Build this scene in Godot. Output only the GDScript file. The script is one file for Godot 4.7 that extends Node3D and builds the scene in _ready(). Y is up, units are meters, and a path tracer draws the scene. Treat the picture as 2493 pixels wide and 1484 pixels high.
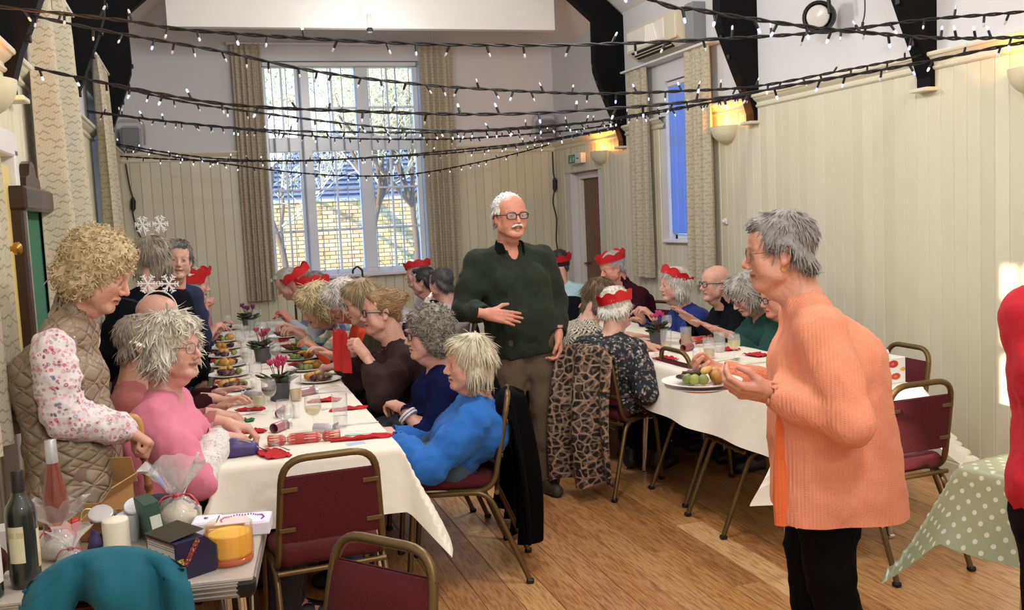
extends Node3D
# A hall set for a Christmas lunch: metres, y up. The hall runs along -z from the camera; its right wall is x = 4.02, its left wall x = -0.77, its far wall z = -11.085.

const XR := 4.02
const XL := -0.77
const ZB := -11.085
const RAIL := 2.343
var used := {}
var mats := {}
var cache := {}
var last_hx := Transform3D.IDENTITY
var M := {}

func _ready() -> void:
	# ---- camera
	var cam := Camera3D.new()
	cam.name = "camera"
	add_child(cam)
	cam.transform = Transform3D(Basis(Vector3(.953714, -.046442, .297107), Vector3(.071748, .994611, -.07484), Vector3(-.292031, .092692, .951907)), Vector3(0, 1.65, 0))
	cam.fov = 34.092
	cam.near = .05
	cam.far = 300.0
	# ---- sky, exposure
	var we := WorldEnvironment.new()
	we.name = "environment"
	var en := Environment.new()
	en.background_mode = Environment.BG_SKY
	var sky := Sky.new()
	var sm := ProceduralSkyMaterial.new()
	sm.sky_top_color = Color("#6a9ff0"); sm.sky_horizon_color = Color("#bcd8ff")
	sm.ground_bottom_color = Color("#8a8f8a"); sm.ground_horizon_color = Color("#cfdcea")
	sm.sky_energy_multiplier = 1.0
	sm.sun_angle_max = 0.0
	sky.sky_material = sm
	en.sky = sky
	en.background_energy_multiplier = SKY_E
	en.tonemap_mode = Environment.TONE_MAPPER_LINEAR
	en.tonemap_exposure = EXPO
	en.sdfgi_enabled = true
	en.ssao_enabled = true
	en.ssil_enabled = true
	we.environment = en
	add_child(we)
	# ---- low winter sun from the left
	var sun := DirectionalLight3D.new()
	sun.name = "sun"
	sun.look_at_from_position(Vector3.ZERO, Vector3(.9, -.26, -.35), Vector3.UP)
	sun.light_color = Color("#fff0d8")
	sun.light_energy = SUN_E
	sun.light_angular_distance = .6
	sun.shadow_enabled = true
	add_child(sun)
	materials()
	# ---- large structure
	room()
	trusses()
	openings()
	outdoors()
	# ---- the lamps that hang from the ridge light the hall
	for k in LAMP_Z.size():
		pendant(Vector3(1.52, 3.47, LAMP_Z[k]), k)
	fittings()
	tables()
	chairs()
	cast()
	table_setting()
	raffle()
	festoons()

const SKY_E := 5.5
const SUN_E := 5.0
const EXPO := 1.0
const LAMP_E := 2.85
const LAMP_Z := [-8.8, -6.3, -3.6, -1.0, 1.2]

func W(x: float, y: float, d: float) -> Vector3:   # d metres into the hall
	return Vector3(x, y, -d)

# ---------------------------------------------------------------- naming and placing
func numbered(parent: Node, called: String) -> String:
	var key := str(parent.get_instance_id()) + called
	var k: int = used.get(key, 0)
	used[key] = k + 1
	return called if k == 0 else "%s_%03d" % [called, k]

func tag(o: Node, label: String, category := "", group := "") -> Node:
	o.set_meta("label", label)
	if category != "": o.set_meta("category", category)
	if group != "": o.set_meta("group", group)
	return o

func thing(called: String, label: String, category: String, at := Vector3.ZERO, turn := 0.0, group := "") -> Node3D:
	var o := Node3D.new()
	o.name = numbered(self, called)
	add_child(o)
	o.position = at
	o.rotation.y = turn
	tag(o, label, category, group)
	return o

func part(parent: Node, called: String, mesh: Mesh, m: Material, xf := Transform3D.IDENTITY, label := "") -> MeshInstance3D:
	var o := MeshInstance3D.new()
	o.mesh = mesh
	if m: o.material_override = m
	o.name = numbered(parent, called)
	parent.add_child(o)
	o.transform = xf
	if label != "": o.set_meta("label", label)
	return o

func solo(called: String, mesh: Mesh, m: Material, label: String, category: String, xf := Transform3D.IDENTITY, group := "") -> MeshInstance3D:
	var o := part(self, called, mesh, m, xf)
	tag(o, label, category, group)
	return o

func struct(called: String, mesh: Mesh, m: Material, xf := Transform3D.IDENTITY, parent: Node = null, label := "") -> MeshInstance3D:
	var o := part(parent if parent else self, called, mesh, m, xf, label)
	if parent == null: o.set_meta("kind", "structure")
	return o

func copy(src: Node3D, at: Vector3, turn: float, label: String, group := "", called := "") -> Node3D:
	var o: Node3D = src.duplicate()
	o.name = numbered(self, called if called != "" else String(src.get_meta("base", src.name)))
	add_child(o)
	o.position = at
	o.rotation = Vector3(0, turn, 0)
	o.set_meta("label", label)
	if group != "": o.set_meta("group", group)
	return o

func at(p: Vector3, turn := 0.0, sc := Vector3.ONE) -> Transform3D:
	return Transform3D(Basis(Vector3.UP, turn).scaled_local(sc), p)

func aim(p: Vector3, dir: Vector3, up := Vector3.UP) -> Transform3D:   # z along dir
	var z := dir.normalized()
	if absf(z.dot(up)) > 0.99: up = Vector3(0, 0, 1) if absf(z.z) < 0.9 else Vector3(1, 0, 0)
	var x := up.cross(z).normalized()
	return Transform3D(Basis(x, z.cross(x), z), p)

# ---------------------------------------------------------------- materials
func hexc(h: String) -> Color:
	return Color(h)

func mat(h: String, rough := 0.6, metal := 0.0, extra := {}) -> StandardMaterial3D:
	var key := h + str(rough) + str(metal) + str(extra)
	if mats.has(key): return mats[key]
	var m := StandardMaterial3D.new()
	m.albedo_color = Color(h)
	m.roughness = rough
	m.metallic = metal
	for k in extra: m.set(k, extra[k])
	mats[key] = m
	return m

func glow(h: String, e: float, albedo := "") -> StandardMaterial3D:
	var m := mat(albedo if albedo != "" else h, 0.5, 0.0, {"emission_enabled": true, "emission": Color(h), "emission_energy_multiplier": e})
	return m

func pane(h: String, a: float, rough := 0.03) -> StandardMaterial3D:
	return mat(h, rough, 0.0, {"transparency": 1, "albedo_color": Color(Color(h), a), "cull_mode": 2})

func noise(freq: float, seed_ := 1, oct := 4, type := 0) -> FastNoiseLite:
	var z := FastNoiseLite.new()
	z.seed = seed_
	z.frequency = freq
	z.fractal_octaves = oct
	z.noise_type = type as FastNoiseLite.NoiseType
	return z

func ramp_tex(z: FastNoiseLite, cols: Array, size := 256, offs: Array = []) -> NoiseTexture2D:
	var g := Gradient.new()
	var of := PackedFloat32Array(); var cc := PackedColorArray()
	for i in cols.size():
		of.append(offs[i] if offs.size() else float(i) / (cols.size() - 1))
		cc.append(Color(cols[i]))
	g.offsets = of; g.colors = cc
	var t := NoiseTexture2D.new()
	t.width = size; t.height = size
	t.seamless = true
	t.noise = z
	t.color_ramp = g
	return t

func tri(m: StandardMaterial3D, tex: Texture2D, scale: float, bump: Texture2D = null, depth := 0.3, stretch := Vector3.ONE) -> StandardMaterial3D:
	var w: StandardMaterial3D = m.duplicate()
	if tex: w.albedo_texture = tex
	w.uv1_triplanar = true
	w.uv1_scale = stretch * scale
	if bump:
		w.heightmap_enabled = true
		w.heightmap_texture = bump
		w.heightmap_scale = depth
	return w

func img_tex(w: int, h: int, fn: Callable) -> ImageTexture:
	var im := Image.create(w, h, false, Image.FORMAT_RGB8)
	for y in h:
		for x in w:
			im.set_pixel(x, y, fn.call(x, y))
	return ImageTexture.create_from_image(im)

# ---------------------------------------------------------------- mesh building
class Mb:
	var v := PackedVector3Array()
	var n := PackedVector3Array()
	var i := PackedInt32Array()
	var c := PackedColorArray()
	var uv := PackedVector2Array()
	var col := Color.WHITE
	func vert(p: Vector3, q: Vector3, u := Vector2.ZERO) -> int:
		v.append(p); n.append(q); c.append(col); uv.append(u)
		return v.size() - 1
	# corners run anticlockwise seen from outside
	func quad(a: Vector3, b: Vector3, d: Vector3, e: Vector3, u0 := Vector2(0, 1), u1 := Vector2(1, 1), u2 := Vector2(1, 0), u3 := Vector2(0, 0)) -> void:
		var q := (d - a).cross(e - b).normalized()
		var k := vert(a, q, u0); vert(b, q, u1); vert(d, q, u2); vert(e, q, u3)
		i.append_array([k, k + 2, k + 1, k, k + 3, k + 2])
	func face(a: Vector3, b: Vector3, d: Vector3) -> void:
		var q := (b - a).cross(d - a).normalized()
		var k := vert(a, q); vert(b, q); vert(d, q)
		i.append_array([k, k + 2, k + 1])
	func add(m: Dictionary, xf := Transform3D.IDENTITY) -> void:
		var k := v.size()
		var flip := xf.basis.determinant() < 0.0
		var nb := xf.basis.inverse().transposed()
		var mv: PackedVector3Array = m.v; var mn: PackedVector3Array = m.n; var mi: PackedInt32Array = m.i
		for j in mv.size():
			v.append(xf * mv[j]); n.append((nb * mn[j]).normalized())
		if m.has("c"): c.append_array(m.c)
		else:
			for j in mv.size(): c.append(col)
		uv.resize(v.size())
		if flip:
			for j in range(0, mi.size(), 3):
				i.append(k + mi[j]); i.append(k + mi[j + 2]); i.append(k + mi[j + 1])
		else:
			for q in mi: i.append(k + q)
	func box(p: Vector3, size: Vector3, bev := 0.0, xf := Transform3D.IDENTITY) -> void:
		var h := size * 0.5
		var b := minf(bev, minf(h.x, minf(h.y, h.z)) * 0.9)
		var k := func(sx: float, sy: float, sz: float, axis: int) -> Vector3:
			var q := Vector3(sx * (h.x - b), sy * (h.y - b), sz * (h.z - b))
			q[axis] = [sx, sy, sz][axis] * h[axis]
			return xf * (p + q)
		for a in 3:
			var u := (a + 1) % 3; var w := (a + 2) % 3
			for sg in [-1.0, 1.0]:
				var cs := []
				for t in [[-1.0, -1.0], [1.0, -1.0], [1.0, 1.0], [-1.0, 1.0]]:
					var q := [0.0, 0.0, 0.0]
					q[a] = sg; q[u] = t[0] * sg; q[w] = t[1]
					cs.append(k.call(q[0], q[1], q[2], a))
				quad(cs[0], cs[1], cs[2], cs[3])
		if b <= 0.0: return
		var fix := func(a_: Vector3, b_: Vector3, d_: Vector3, e_: Vector3) -> void:
			var mid := (a_ + b_ + d_ + e_) * 0.25 - xf * p
			if (d_ - a_).cross(e_ - b_).dot(mid) > 0.0: quad(a_, b_, d_, e_)
			else: quad(e_, d_, b_, a_)
		for a in 3:
			var u := (a + 1) % 3; var w := (a + 2) % 3
			for su in [-1.0, 1.0]:
				for sw in [-1.0, 1.0]:
					var q0 := [0.0, 0.0, 0.0]; q0[a] = -1.0; q0[u] = su; q0[w] = sw
					var q1 := [0.0, 0.0, 0.0]; q1[a] = 1.0; q1[u] = su; q1[w] = sw
					fix.call(k.call(q0[0], q0[1], q0[2], u), k.call(q1[0], q1[1], q1[2], u), k.call(q1[0], q1[1], q1[2], w), k.call(q0[0], q0[1], q0[2], w))
		for sx in [-1.0, 1.0]:
			for sy in [-1.0, 1.0]:
				for sz in [-1.0, 1.0]:
					var c0: Vector3 = k.call(sx, sy, sz, 0); var c1: Vector3 = k.call(sx, sy, sz, 1); var c2: Vector3 = k.call(sx, sy, sz, 2)
					if (c1 - c0).cross(c2 - c0).dot((c0 + c1 + c2) / 3.0 - xf * p) > 0.0: face(c0, c1, c2)
					else: face(c0, c2, c1)
	# a tube along points; r is a number or one radius per point; flat squeezes it along its second axis
	func tube(pts: Array, r, sides := 8, closed := false, flat := 1.0, up := Vector3.UP) -> void:
		var m := pts.size()
		var k := v.size()
		var x := Vector3.ZERO
		for j in m:
			var d: Vector3
			if closed: d = pts[(j + 1) % m] - pts[(j + m - 1) % m]
			else: d = pts[mini(j + 1, m - 1)] - pts[maxi(j - 1, 0)]
			d = d.normalized()
			if j == 0:
				var w := up if absf(d.dot(up)) < 0.95 else (Vector3.RIGHT if absf(d.x) < 0.9 else Vector3.BACK)
				x = w.cross(d).normalized()
			else:
				x = (x - d * x.dot(d)).normalized()
			var y := d.cross(x)
			var rr: float = r[j] if r is Array else r
			for a in sides + 1:
				var t := TAU * a / sides
				var q := x * cos(t) + y * sin(t) * flat
				vert(pts[j] + q * rr, (x * cos(t) * flat + y * sin(t)).normalized(), Vector2(float(a) / sides, float(j) / maxf(m - 1, 1)))
		var w1 := sides + 1
		for j in (m if closed else m - 1):
			var j2 := (j + 1) % m
			for a in sides:
				var p0 := k + j * w1 + a; var p1 := p0 + 1; var p2 := k + j2 * w1 + a; var p3 := p2 + 1
				i.append_array([p0, p2, p1, p1, p2, p3])
		if not closed:
			for e in 2:
				var j := 0 if e == 0 else m - 1
				var d: Vector3 = ((pts[1] - pts[0]) if e == 0 else (pts[m - 2] - pts[m - 1])).normalized() * -1.0
				var kc := vert(pts[j], d)
				var ring := []
				for a in sides + 1: ring.append(vert(v[k + j * w1 + a], d))
				for a in sides:
					if e == 0: i.append_array([kc, ring[a], ring[a + 1]])
					else: i.append_array([kc, ring[a + 1], ring[a]])
	# profile of (radius, height) turned round the y axis; it runs so that outside is on the right going up
	func lathe(prof: Array, seg := 20, p := Vector3.ZERO, sq := Vector2.ONE, wob = null) -> void:
		var k := v.size()
		var m := prof.size()
		for j in m:
			var d: Vector2 = prof[mini(j + 1, m - 1)] - prof[maxi(j - 1, 0)]
			var nn := Vector2(d.y, -d.x).normalized()
			for a in seg + 1:
				var t := TAU * a / seg
				var rr: float = prof[j].x
				if wob: rr = wob.call(rr, t, prof[j].y)
				vert(p + Vector3(sin(t) * rr * sq.x, prof[j].y, cos(t) * rr * sq.y), Vector3(sin(t) * nn.x, nn.y, cos(t) * nn.x).normalized(), Vector2(float(a) / seg, 1.0 - float(j) / (m - 1)))
		for j in m - 1:
			for a in seg:
				var p0 := k + j * (seg + 1) + a; var p1 := p0 + 1; var p2 := p0 + seg + 1; var p3 := p2 + 1
				i.append_array([p0, p2, p1, p1, p2, p3])
	# outline in (x, y), anticlockwise, pushed out from z0 to z1
	func prism(poly: PackedVector2Array, z0: float, z1: float, xf := Transform3D.IDENTITY) -> void:
		var t := Geometry2D.triangulate_polygon(poly)
		for z in [z0, z1]:
			var nn := xf.basis * Vector3(0, 0, -1 if z == z0 else 1)
			var k := v.size()
			for q in poly: vert(xf * Vector3(q.x, q.y, z), nn.normalized(), q)
			for j in range(0, t.size(), 3):
				var a := poly[t[j]]; var b := poly[t[j + 1]]; var d := poly[t[j + 2]]
				var ccw := (b - a).cross(d - a) > 0.0
				if ccw == (z == z1): i.append_array([k + t[j], k + t[j + 2], k + t[j + 1]])
				else: i.append_array([k + t[j], k + t[j + 1], k + t[j + 2]])
		var m := poly.size()
		for j in m:
			var a := poly[j]; var b := poly[(j + 1) % m]
			quad(xf * Vector3(a.x, a.y, z0), xf * Vector3(b.x, b.y, z0), xf * Vector3(b.x, b.y, z1), xf * Vector3(a.x, a.y, z1))
	# a sheet over a grid of points g[row][column], both sides, thickness th
	func sheet(g: Array, th: float, uvs := Vector2.ONE) -> void:
		var rows := g.size(); var cols: int = g[0].size()
		var nr := []
		for r in rows:
			var line := []
			for q in cols:
				var du: Vector3 = g[r][mini(q + 1, cols - 1)] - g[r][maxi(q - 1, 0)]
				var dv: Vector3 = g[mini(r + 1, rows - 1)][q] - g[maxi(r - 1, 0)][q]
				line.append(du.cross(dv).normalized())
			nr.append(line)
		for side in 2:
			var k := v.size()
			var sg := 1.0 if side == 0 else -1.0
			for r in rows:
				for q in cols:
					vert(g[r][q] + nr[r][q] * th * 0.5 * sg, nr[r][q] * sg, Vector2(float(q) / (cols - 1), float(r) / (rows - 1)) * uvs)
			for r in rows - 1:
				for q in cols - 1:
					var p0 := k + r * cols + q; var p1 := p0 + 1; var p2 := p0 + cols; var p3 := p2 + 1
					if side == 0: i.append_array([p0, p2, p1, p1, p2, p3])
					else: i.append_array([p0, p1, p2, p1, p3, p2])
		var rim := []
		for q in cols: rim.append([0, q])
		for r in range(1, rows): rim.append([r, cols - 1])
		for q in range(cols - 2, -1, -1): rim.append([rows - 1, q])
		for r in range(rows - 2, 0, -1): rim.append([r, 0])
		for j in rim.size():
			var a: Array = rim[j]; var b: Array = rim[(j + 1) % rim.size()]
			var na: Vector3 = nr[a[0]][a[1]] * th * 0.5; var nb: Vector3 = nr[b[0]][b[1]] * th * 0.5
			var pa: Vector3 = g[a[0]][a[1]]; var pb: Vector3 = g[b[0]][b[1]]
			quad(pa + na, pb + nb, pb - nb, pa - na)
	func mesh() -> ArrayMesh:
		var a := []
		a.resize(Mesh.ARRAY_MAX)
		a[Mesh.ARRAY_VERTEX] = v; a[Mesh.ARRAY_NORMAL] = n; a[Mesh.ARRAY_COLOR] = c; a[Mesh.ARRAY_TEX_UV] = uv; a[Mesh.ARRAY_INDEX] = i
		var m := ArrayMesh.new()
		m.add_surface_from_arrays(Mesh.PRIMITIVE_TRIANGLES, a)
		return m

func mb() -> Mb:
	return Mb.new()

func boxm(size: Vector3, bev := 0.003) -> ArrayMesh:
	var key := "box" + str(size.snapped(Vector3.ONE * 0.0005)) + str(bev)
	if not cache.has(key):
		var b := mb(); b.box(Vector3.ZERO, size, bev); cache[key] = b.mesh()
	return cache[key]

func netm(d: Dictionary) -> ArrayMesh:
	var b := mb(); b.add(d); return b.mesh()

func arc_path(pts: Array, rad: float, steps := 5) -> Array:   # rounds the corners of a path
	var out := [pts[0]]
	for j in range(1, pts.size() - 1):
		var a: Vector3 = pts[j - 1]; var b: Vector3 = pts[j]; var d: Vector3 = pts[j + 1]
		var r := minf(rad, minf(a.distance_to(b), d.distance_to(b)) * 0.49)
		var p := b + (a - b).normalized() * r; var q := b + (d - b).normalized() * r
		for t in steps + 1:
			var f := float(t) / steps
			out.append(p.lerp(b, f).lerp(b.lerp(q, f), f))
	out.append(pts[-1])
	return out

func curve(pts: Array, steps := 6) -> Array:   # a smooth line through the points
	var out := []
	for j in pts.size() - 1:
		var p0: Vector3 = pts[maxi(j - 1, 0)]; var p1: Vector3 = pts[j]; var p2: Vector3 = pts[j + 1]; var p3: Vector3 = pts[mini(j + 2, pts.size() - 1)]
		for t in steps: out.append(p1.cubic_interpolate(p2, p0, p3, float(t) / steps))
	out.append(pts[-1])
	return out

# ---------------------------------------------------------------- materials of the place
func materials() -> void:
	M.plaster = tri(mat("#d6d6d8", .9), null, 1.0, ramp_tex(noise(.02, 3, 4), ["#000000", "#ffffff"], 256), .12)
	M.ceiling = mat("#dedad6", .92)
	M.cream = []
	for k in 4:
		M.cream.append(tri(mat(["#d6d2b8", "#d2ceb3", "#d9d5bc", "#d0ccb1"][k], .48), null, .8, ramp_tex(noise(.015, 30 + k, 3), ["#000000", "#ffffff"], 128), .06))
	M.creamtrim = mat("#dad6be", .42)
	M.white = mat("#dfdcd8", .5)
	M.gloss = mat("#e4e2de", .3)
	M.timber = tri(mat("#08080a", .6, 0.0, {"metallic_specular": .25}), null, 1.0, ramp_tex(noise(.02, 8, 4), ["#000000", "#ffffff"], 128), .15)
	M.iron = mat("#0f0f12", .45, .3)
	M.wood = []
	var zz := noise(.012, 4, 5)
	for k in 7:
		var base: String = ["#c18a52", "#b47b45", "#cf9a5f", "#a8713f", "#be8449", "#d8a76c", "#b27a49"][k]
		var dk := Color(base).darkened(.28).to_html(false); var lt := Color(base).lightened(.16).to_html(false)
		var m := tri(mat("#ffffff", .33), ramp_tex(noise(.018, 50 + k, 5), ["#" + dk, base, "#" + lt, base, "#" + dk], 512, [0.0, .38, .52, .66, 1.0]), 1.0, null, 0.0, Vector3(3.2, 3.2, .32))
		m.uv1_offset = Vector3(k * .37, 0, k * .61)
		m.clearcoat_enabled = true; m.clearcoat = .25; m.clearcoat_roughness = .3
		M.wood.append(m)
	M.curtain = mat("#ffffff", .95)
	M.curtain = M.curtain.duplicate()
	M.curtain.albedo_texture = img_tex(128, 128, func(x: int, y: int) -> Color:
		var row := y / 16
		var yy := y % 16
		var wv := 7.0 + 2.6 * sin((x + row * 23) * TAU / 16.0) + 1.5 * sin((x * 3 + row * 17) * TAU / 128.0)
		var gap := sin((x + row * 41) * TAU / 64.0) > -.55
		var c := Color("#c6bea8").lerp(Color("#b3a990"), .5 + .5 * sin(x * 12.9 + y * 78.2) * sin(y * 3.7 + x))
		if absf(yy - wv) < 1.6 and gap: c = c.lerp(Color("#857a60"), .6)
		return c)
	M.curtain.uv1_scale = Vector3(1, 1, 1)
	M.curtain.backlight_enabled = true; M.curtain.backlight = Color(.12, .11, .08)
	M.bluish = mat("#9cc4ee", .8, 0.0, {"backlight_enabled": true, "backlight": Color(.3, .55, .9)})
	M.blind = mat("#dfe6ee", .8, 0.0, {"backlight_enabled": true, "backlight": Color(.55, .6, .65)})
	M.glass = pane("#e8f0f6", .06)
	M.steel = mat("#c9cbce", .28, .85)
	M.chrome = mat("#dcdee2", .16, .95)
	M.bronze = mat("#6c5635", .4, .65)
	M.black = mat("#08080a", .5)
	M.red = tri(mat("#5e0a18", .92, 0.0, {}), ramp_tex(noise(.09, 6, 2), ["#430510", "#4e0713", "#5a0a17"], 256), 3.0)
	M.red.albedo_color = Color.WHITE
	M.cloth = tri(mat("#e9e2d2", .85), null, 1.0, ramp_tex(noise(.05, 12, 3), ["#000000", "#ffffff"], 256), .15)

func slab(called: String, boxes: Array, m: Material) -> MeshInstance3D:   # boxes: [x0, x1, y0, y1, z0, z1]
	var b := mb()
	for q in boxes: b.box(Vector3((q[0] + q[1]) * .5, (q[2] + q[3]) * .5, (q[4] + q[5]) * .5), Vector3(q[1] - q[0], q[3] - q[2], q[5] - q[4]))
	return struct(called, b.mesh(), m)

# openings of a side wall: [z far, z near, y low, y high]
const WIN_R := [-8.16, -7.55, 1.34, 2.74]
const DOOR_R := [-10.63, -9.8, 0.0, 2.06]
const WINS_L := [[-6.25, -5.55, 1.34, 2.74], [-9.05, -8.4, 1.34, 2.74], [-3.9, -3.25, 1.34, 2.74], [-2.38, -1.98, 1.34, 2.74]]
const WIN_B := [.71, 2.44, 1.05, 3.38]

func side_wall(called: String, x0: float, x1: float, holes: Array, z_near: float) -> MeshInstance3D:
	var cuts := [ZB - .3]
	var hs := holes.duplicate(); hs.sort_custom(func(a, b): return a[0] < b[0])
	var boxes := []
	var z := ZB - .3
	for h in hs:
		boxes.append([x0, x1, -.1, 3.62, z, h[0]])
		if h[2] > 0.0: boxes.append([x0, x1, -.1, h[2], h[0], h[1]])
		boxes.append([x0, x1, h[3], 3.62, h[0], h[1]])
		z = h[1]
	boxes.append([x0, x1, -.1, 3.62, z, z_near])
	return slab(called, boxes, M.plaster)

func boards(parent: Node3D, along_z: bool, plane_: float, a0: float, a1: float, holes: Array, sgn: float) -> void:
	# matchboard panelling, each board its own piece; sgn is the way into the room
	var rng := RandomNumberGenerator.new(); rng.seed = int(absf(plane_) * 100)
	var w := .1
	var a := a0
	while a < a1 - .02:
		var b := minf(a + w, a1)
		var mid := (a + b) * .5
		var spans := [[.16, RAIL]]
		for h in holes:
			if b > h[0] - .06 and a < h[1] + .06:
				var out := []
				for s in spans:
					if h[2] > s[0]: out.append([s[0], minf(s[1], h[2])])
					if h[3] < s[1]: out.append([maxf(s[0], h[3]), s[1]])
				spans = out
		for s in spans:
			if s[1] - s[0] < .03: continue
			var size := Vector3(.014, s[1] - s[0], b - a - .0012)
			var p := Vector3(plane_ + sgn * .007, (s[0] + s[1]) * .5, mid)
			if not along_z:
				size = Vector3(b - a - .0012, s[1] - s[0], .014)
				p = Vector3(mid, (s[0] + s[1]) * .5, plane_ + sgn * .007)
			part(parent, "wall_board", boxm(size, .005), M.cream[rng.randi() % 4], at(p))
		a = b

func moulding(called: String, prof: Array, a: Vector3, b: Vector3, inward: Vector3, m: Material) -> void:   # prof: (out from the wall, height)
	var q := mb()
	for j in prof.size() - 1:
		var p0: Vector2 = prof[j]; var p1: Vector2 = prof[j + 1]
		var k := [a + inward * p0.x + Vector3.UP * p0.y, b + inward * p0.x + Vector3.UP * p0.y, b + inward * p1.x + Vector3.UP * p1.y, a + inward * p1.x + Vector3.UP * p1.y]
		var nn: Vector3 = (k[2] - k[0]).cross(k[3] - k[1])
		var want := inward * (p1.y - p0.y) - Vector3.UP * (p1.x - p0.x)
		if nn.dot(want) >= 0.0: q.quad(k[0], k[1], k[2], k[3])
		else: q.quad(k[3], k[2], k[1], k[0])
	struct(called, q.mesh(), m)

func room() -> void:
	var zn := 2.6
	# floor: each board its own piece
	var fl := slab("floor", [[XL - .3, XR + .3, -.12, -.022, ZB - .3, zn + .2]], mat("#3a2616", .8))
	var rng := RandomNumberGenerator.new(); rng.seed = 5
	var x := XL
	while x < XR - .01:
		var w := minf(.15, XR - x)
		var z := ZB - rng.randf() * 1.2
		while z < zn:
			var l := rng.randf_range(1.5, 2.5)
			var z0 := maxf(z, ZB); var z1 := minf(z + l, zn)
			if z1 - z0 > .05:
				part(fl, "floor_board", boxm(Vector3(w - .0016, .022, z1 - z0 - .0016), .0018), M.wood[[0, 0, 1, 1, 2, 3, 4, 4, 5, 6][rng.randi() % 10]], at(Vector3(x + w * .5, -.011 + .0004 * rng.randf(), (z0 + z1) * .5)))
			z += l
		x += w
	# plaster walls with their openings
	var wr := side_wall("wall_right", XR, XR + .32, [WIN_R, DOOR_R], zn)
	var wl := side_wall("wall_left", XL - .32, XL, WINS_L, zn)
	var wb := slab("wall_back", [[XL, WIN_B[0], -.1, 5.9, ZB - .3, ZB], [WIN_B[1], XR, -.1, 5.9, ZB - .3, ZB], [WIN_B[0], WIN_B[1], -.1, WIN_B[2], ZB - .3, ZB], [WIN_B[0], WIN_B[1], WIN_B[3], 5.9, ZB - .3, ZB]], M.plaster)
	slab("wall_front", [[XL, XR, -.1, 5.9, zn, zn + .25]], M.plaster)
	boards(wr, true, XR, ZB, zn, [WIN_R, DOOR_R], -1.0)
	boards(wl, true, XL, ZB, zn, WINS_L, 1.0)
	boards(wb, false, ZB, XL, XR, [[WIN_B[0], WIN_B[1], WIN_B[2], WIN_B[3]]], 1.0)
	# roof slopes
	var mid := (XL + XR) * .5
	var rise := .86 * (XR - mid)
	var rf := mb()
	for e in [-1.0, 1.0]:
		var poly := PackedVector2Array([Vector2(mid, 3.51 + rise), Vector2(mid, 3.66 + rise), Vector2(mid + e * (XR - mid + .35), 3.66 - .3), Vector2(mid + e * (XR - mid + .35), 3.51 - .3)])
		if e > 0: poly.reverse()
		rf.prism(poly, ZB - .32, zn + .25)
	struct("ceiling", rf.mesh(), M.ceiling)
	# dado rail and skirting
	var rail := [Vector2(.0, RAIL - .005), Vector2(.02, RAIL - .005), Vector2(.03, RAIL + .004), Vector2(.031, RAIL + .013), Vector2(.021, RAIL + .02), Vector2(.021, RAIL + .034), Vector2(.03, RAIL + .04), Vector2(.045, RAIL + .052), Vector2(.056, RAIL + .066), Vector2(.067, RAIL + .07), Vector2(.071, RAIL + .08), Vector2(.068, RAIL + .092), Vector2(.0, RAIL + .096)]
	var sk := [Vector2(.0, 0), Vector2(.024, 0), Vector2(.024, .105), Vector2(.019, .112), Vector2(.022, .122), Vector2(.017, .14), Vector2(.014, .158), Vector2(0, .165)]
	for s in [["right", Vector3(XR, 0, 0), -1.0], ["left", Vector3(XL, 0, 0), 1.0]]:
		var p: Vector3 = s[1]
		var runs := [[ZB, -8.16 - .0], [-7.55, zn]] if s[0] == "right" else [[ZB, -9.05], [-8.4, -6.25], [-5.55, -3.9], [-3.25, -2.38], [-1.98, zn]]
		for r in runs: moulding("trim_1", rail, p + Vector3(0, 0, r[0]), p + Vector3(0, 0, r[1]), Vector3(s[2], 0, 0), M.creamtrim)
		for r in ([[ZB, -10.63], [-9.8, zn]] if s[0] == "right" else [[ZB, zn]]): moulding("baseboard_" + s[0], sk, p + Vector3(0, 0, r[0]), p + Vector3(0, 0, r[1]), Vector3(s[2], 0, 0), M.creamtrim)
	for r in [[XL, WIN_B[0] - .02], [WIN_B[1] + .02, XR]]: moulding("trim_2", rail, Vector3(r[0], 0, ZB), Vector3(r[1], 0, ZB), Vector3(0, 0, 1), M.creamtrim)
	moulding("baseboard_back", sk, Vector3(XL, 0, ZB), Vector3(XR, 0, ZB), Vector3(0, 0, 1), M.creamtrim)
	# white bulkhead board hung across the far truss, and the conduit up the far wall
	var bk := mb()
	bk.prism(PackedVector2Array([Vector2(-.16, 3.385), Vector2(3.4, 3.385), Vector2(3.4, 3.93), Vector2(1.62, 5.35), Vector2(-.16, 3.93)]), -9.33, -9.24)
	struct("trim_3", bk.mesh(), mat("#e3e3e0", .6))
	struct("trim_4", boxm(Vector3(.022, .75, .016), .003), M.white, at(Vector3(2.61, 3.93, ZB + .008)))

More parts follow.
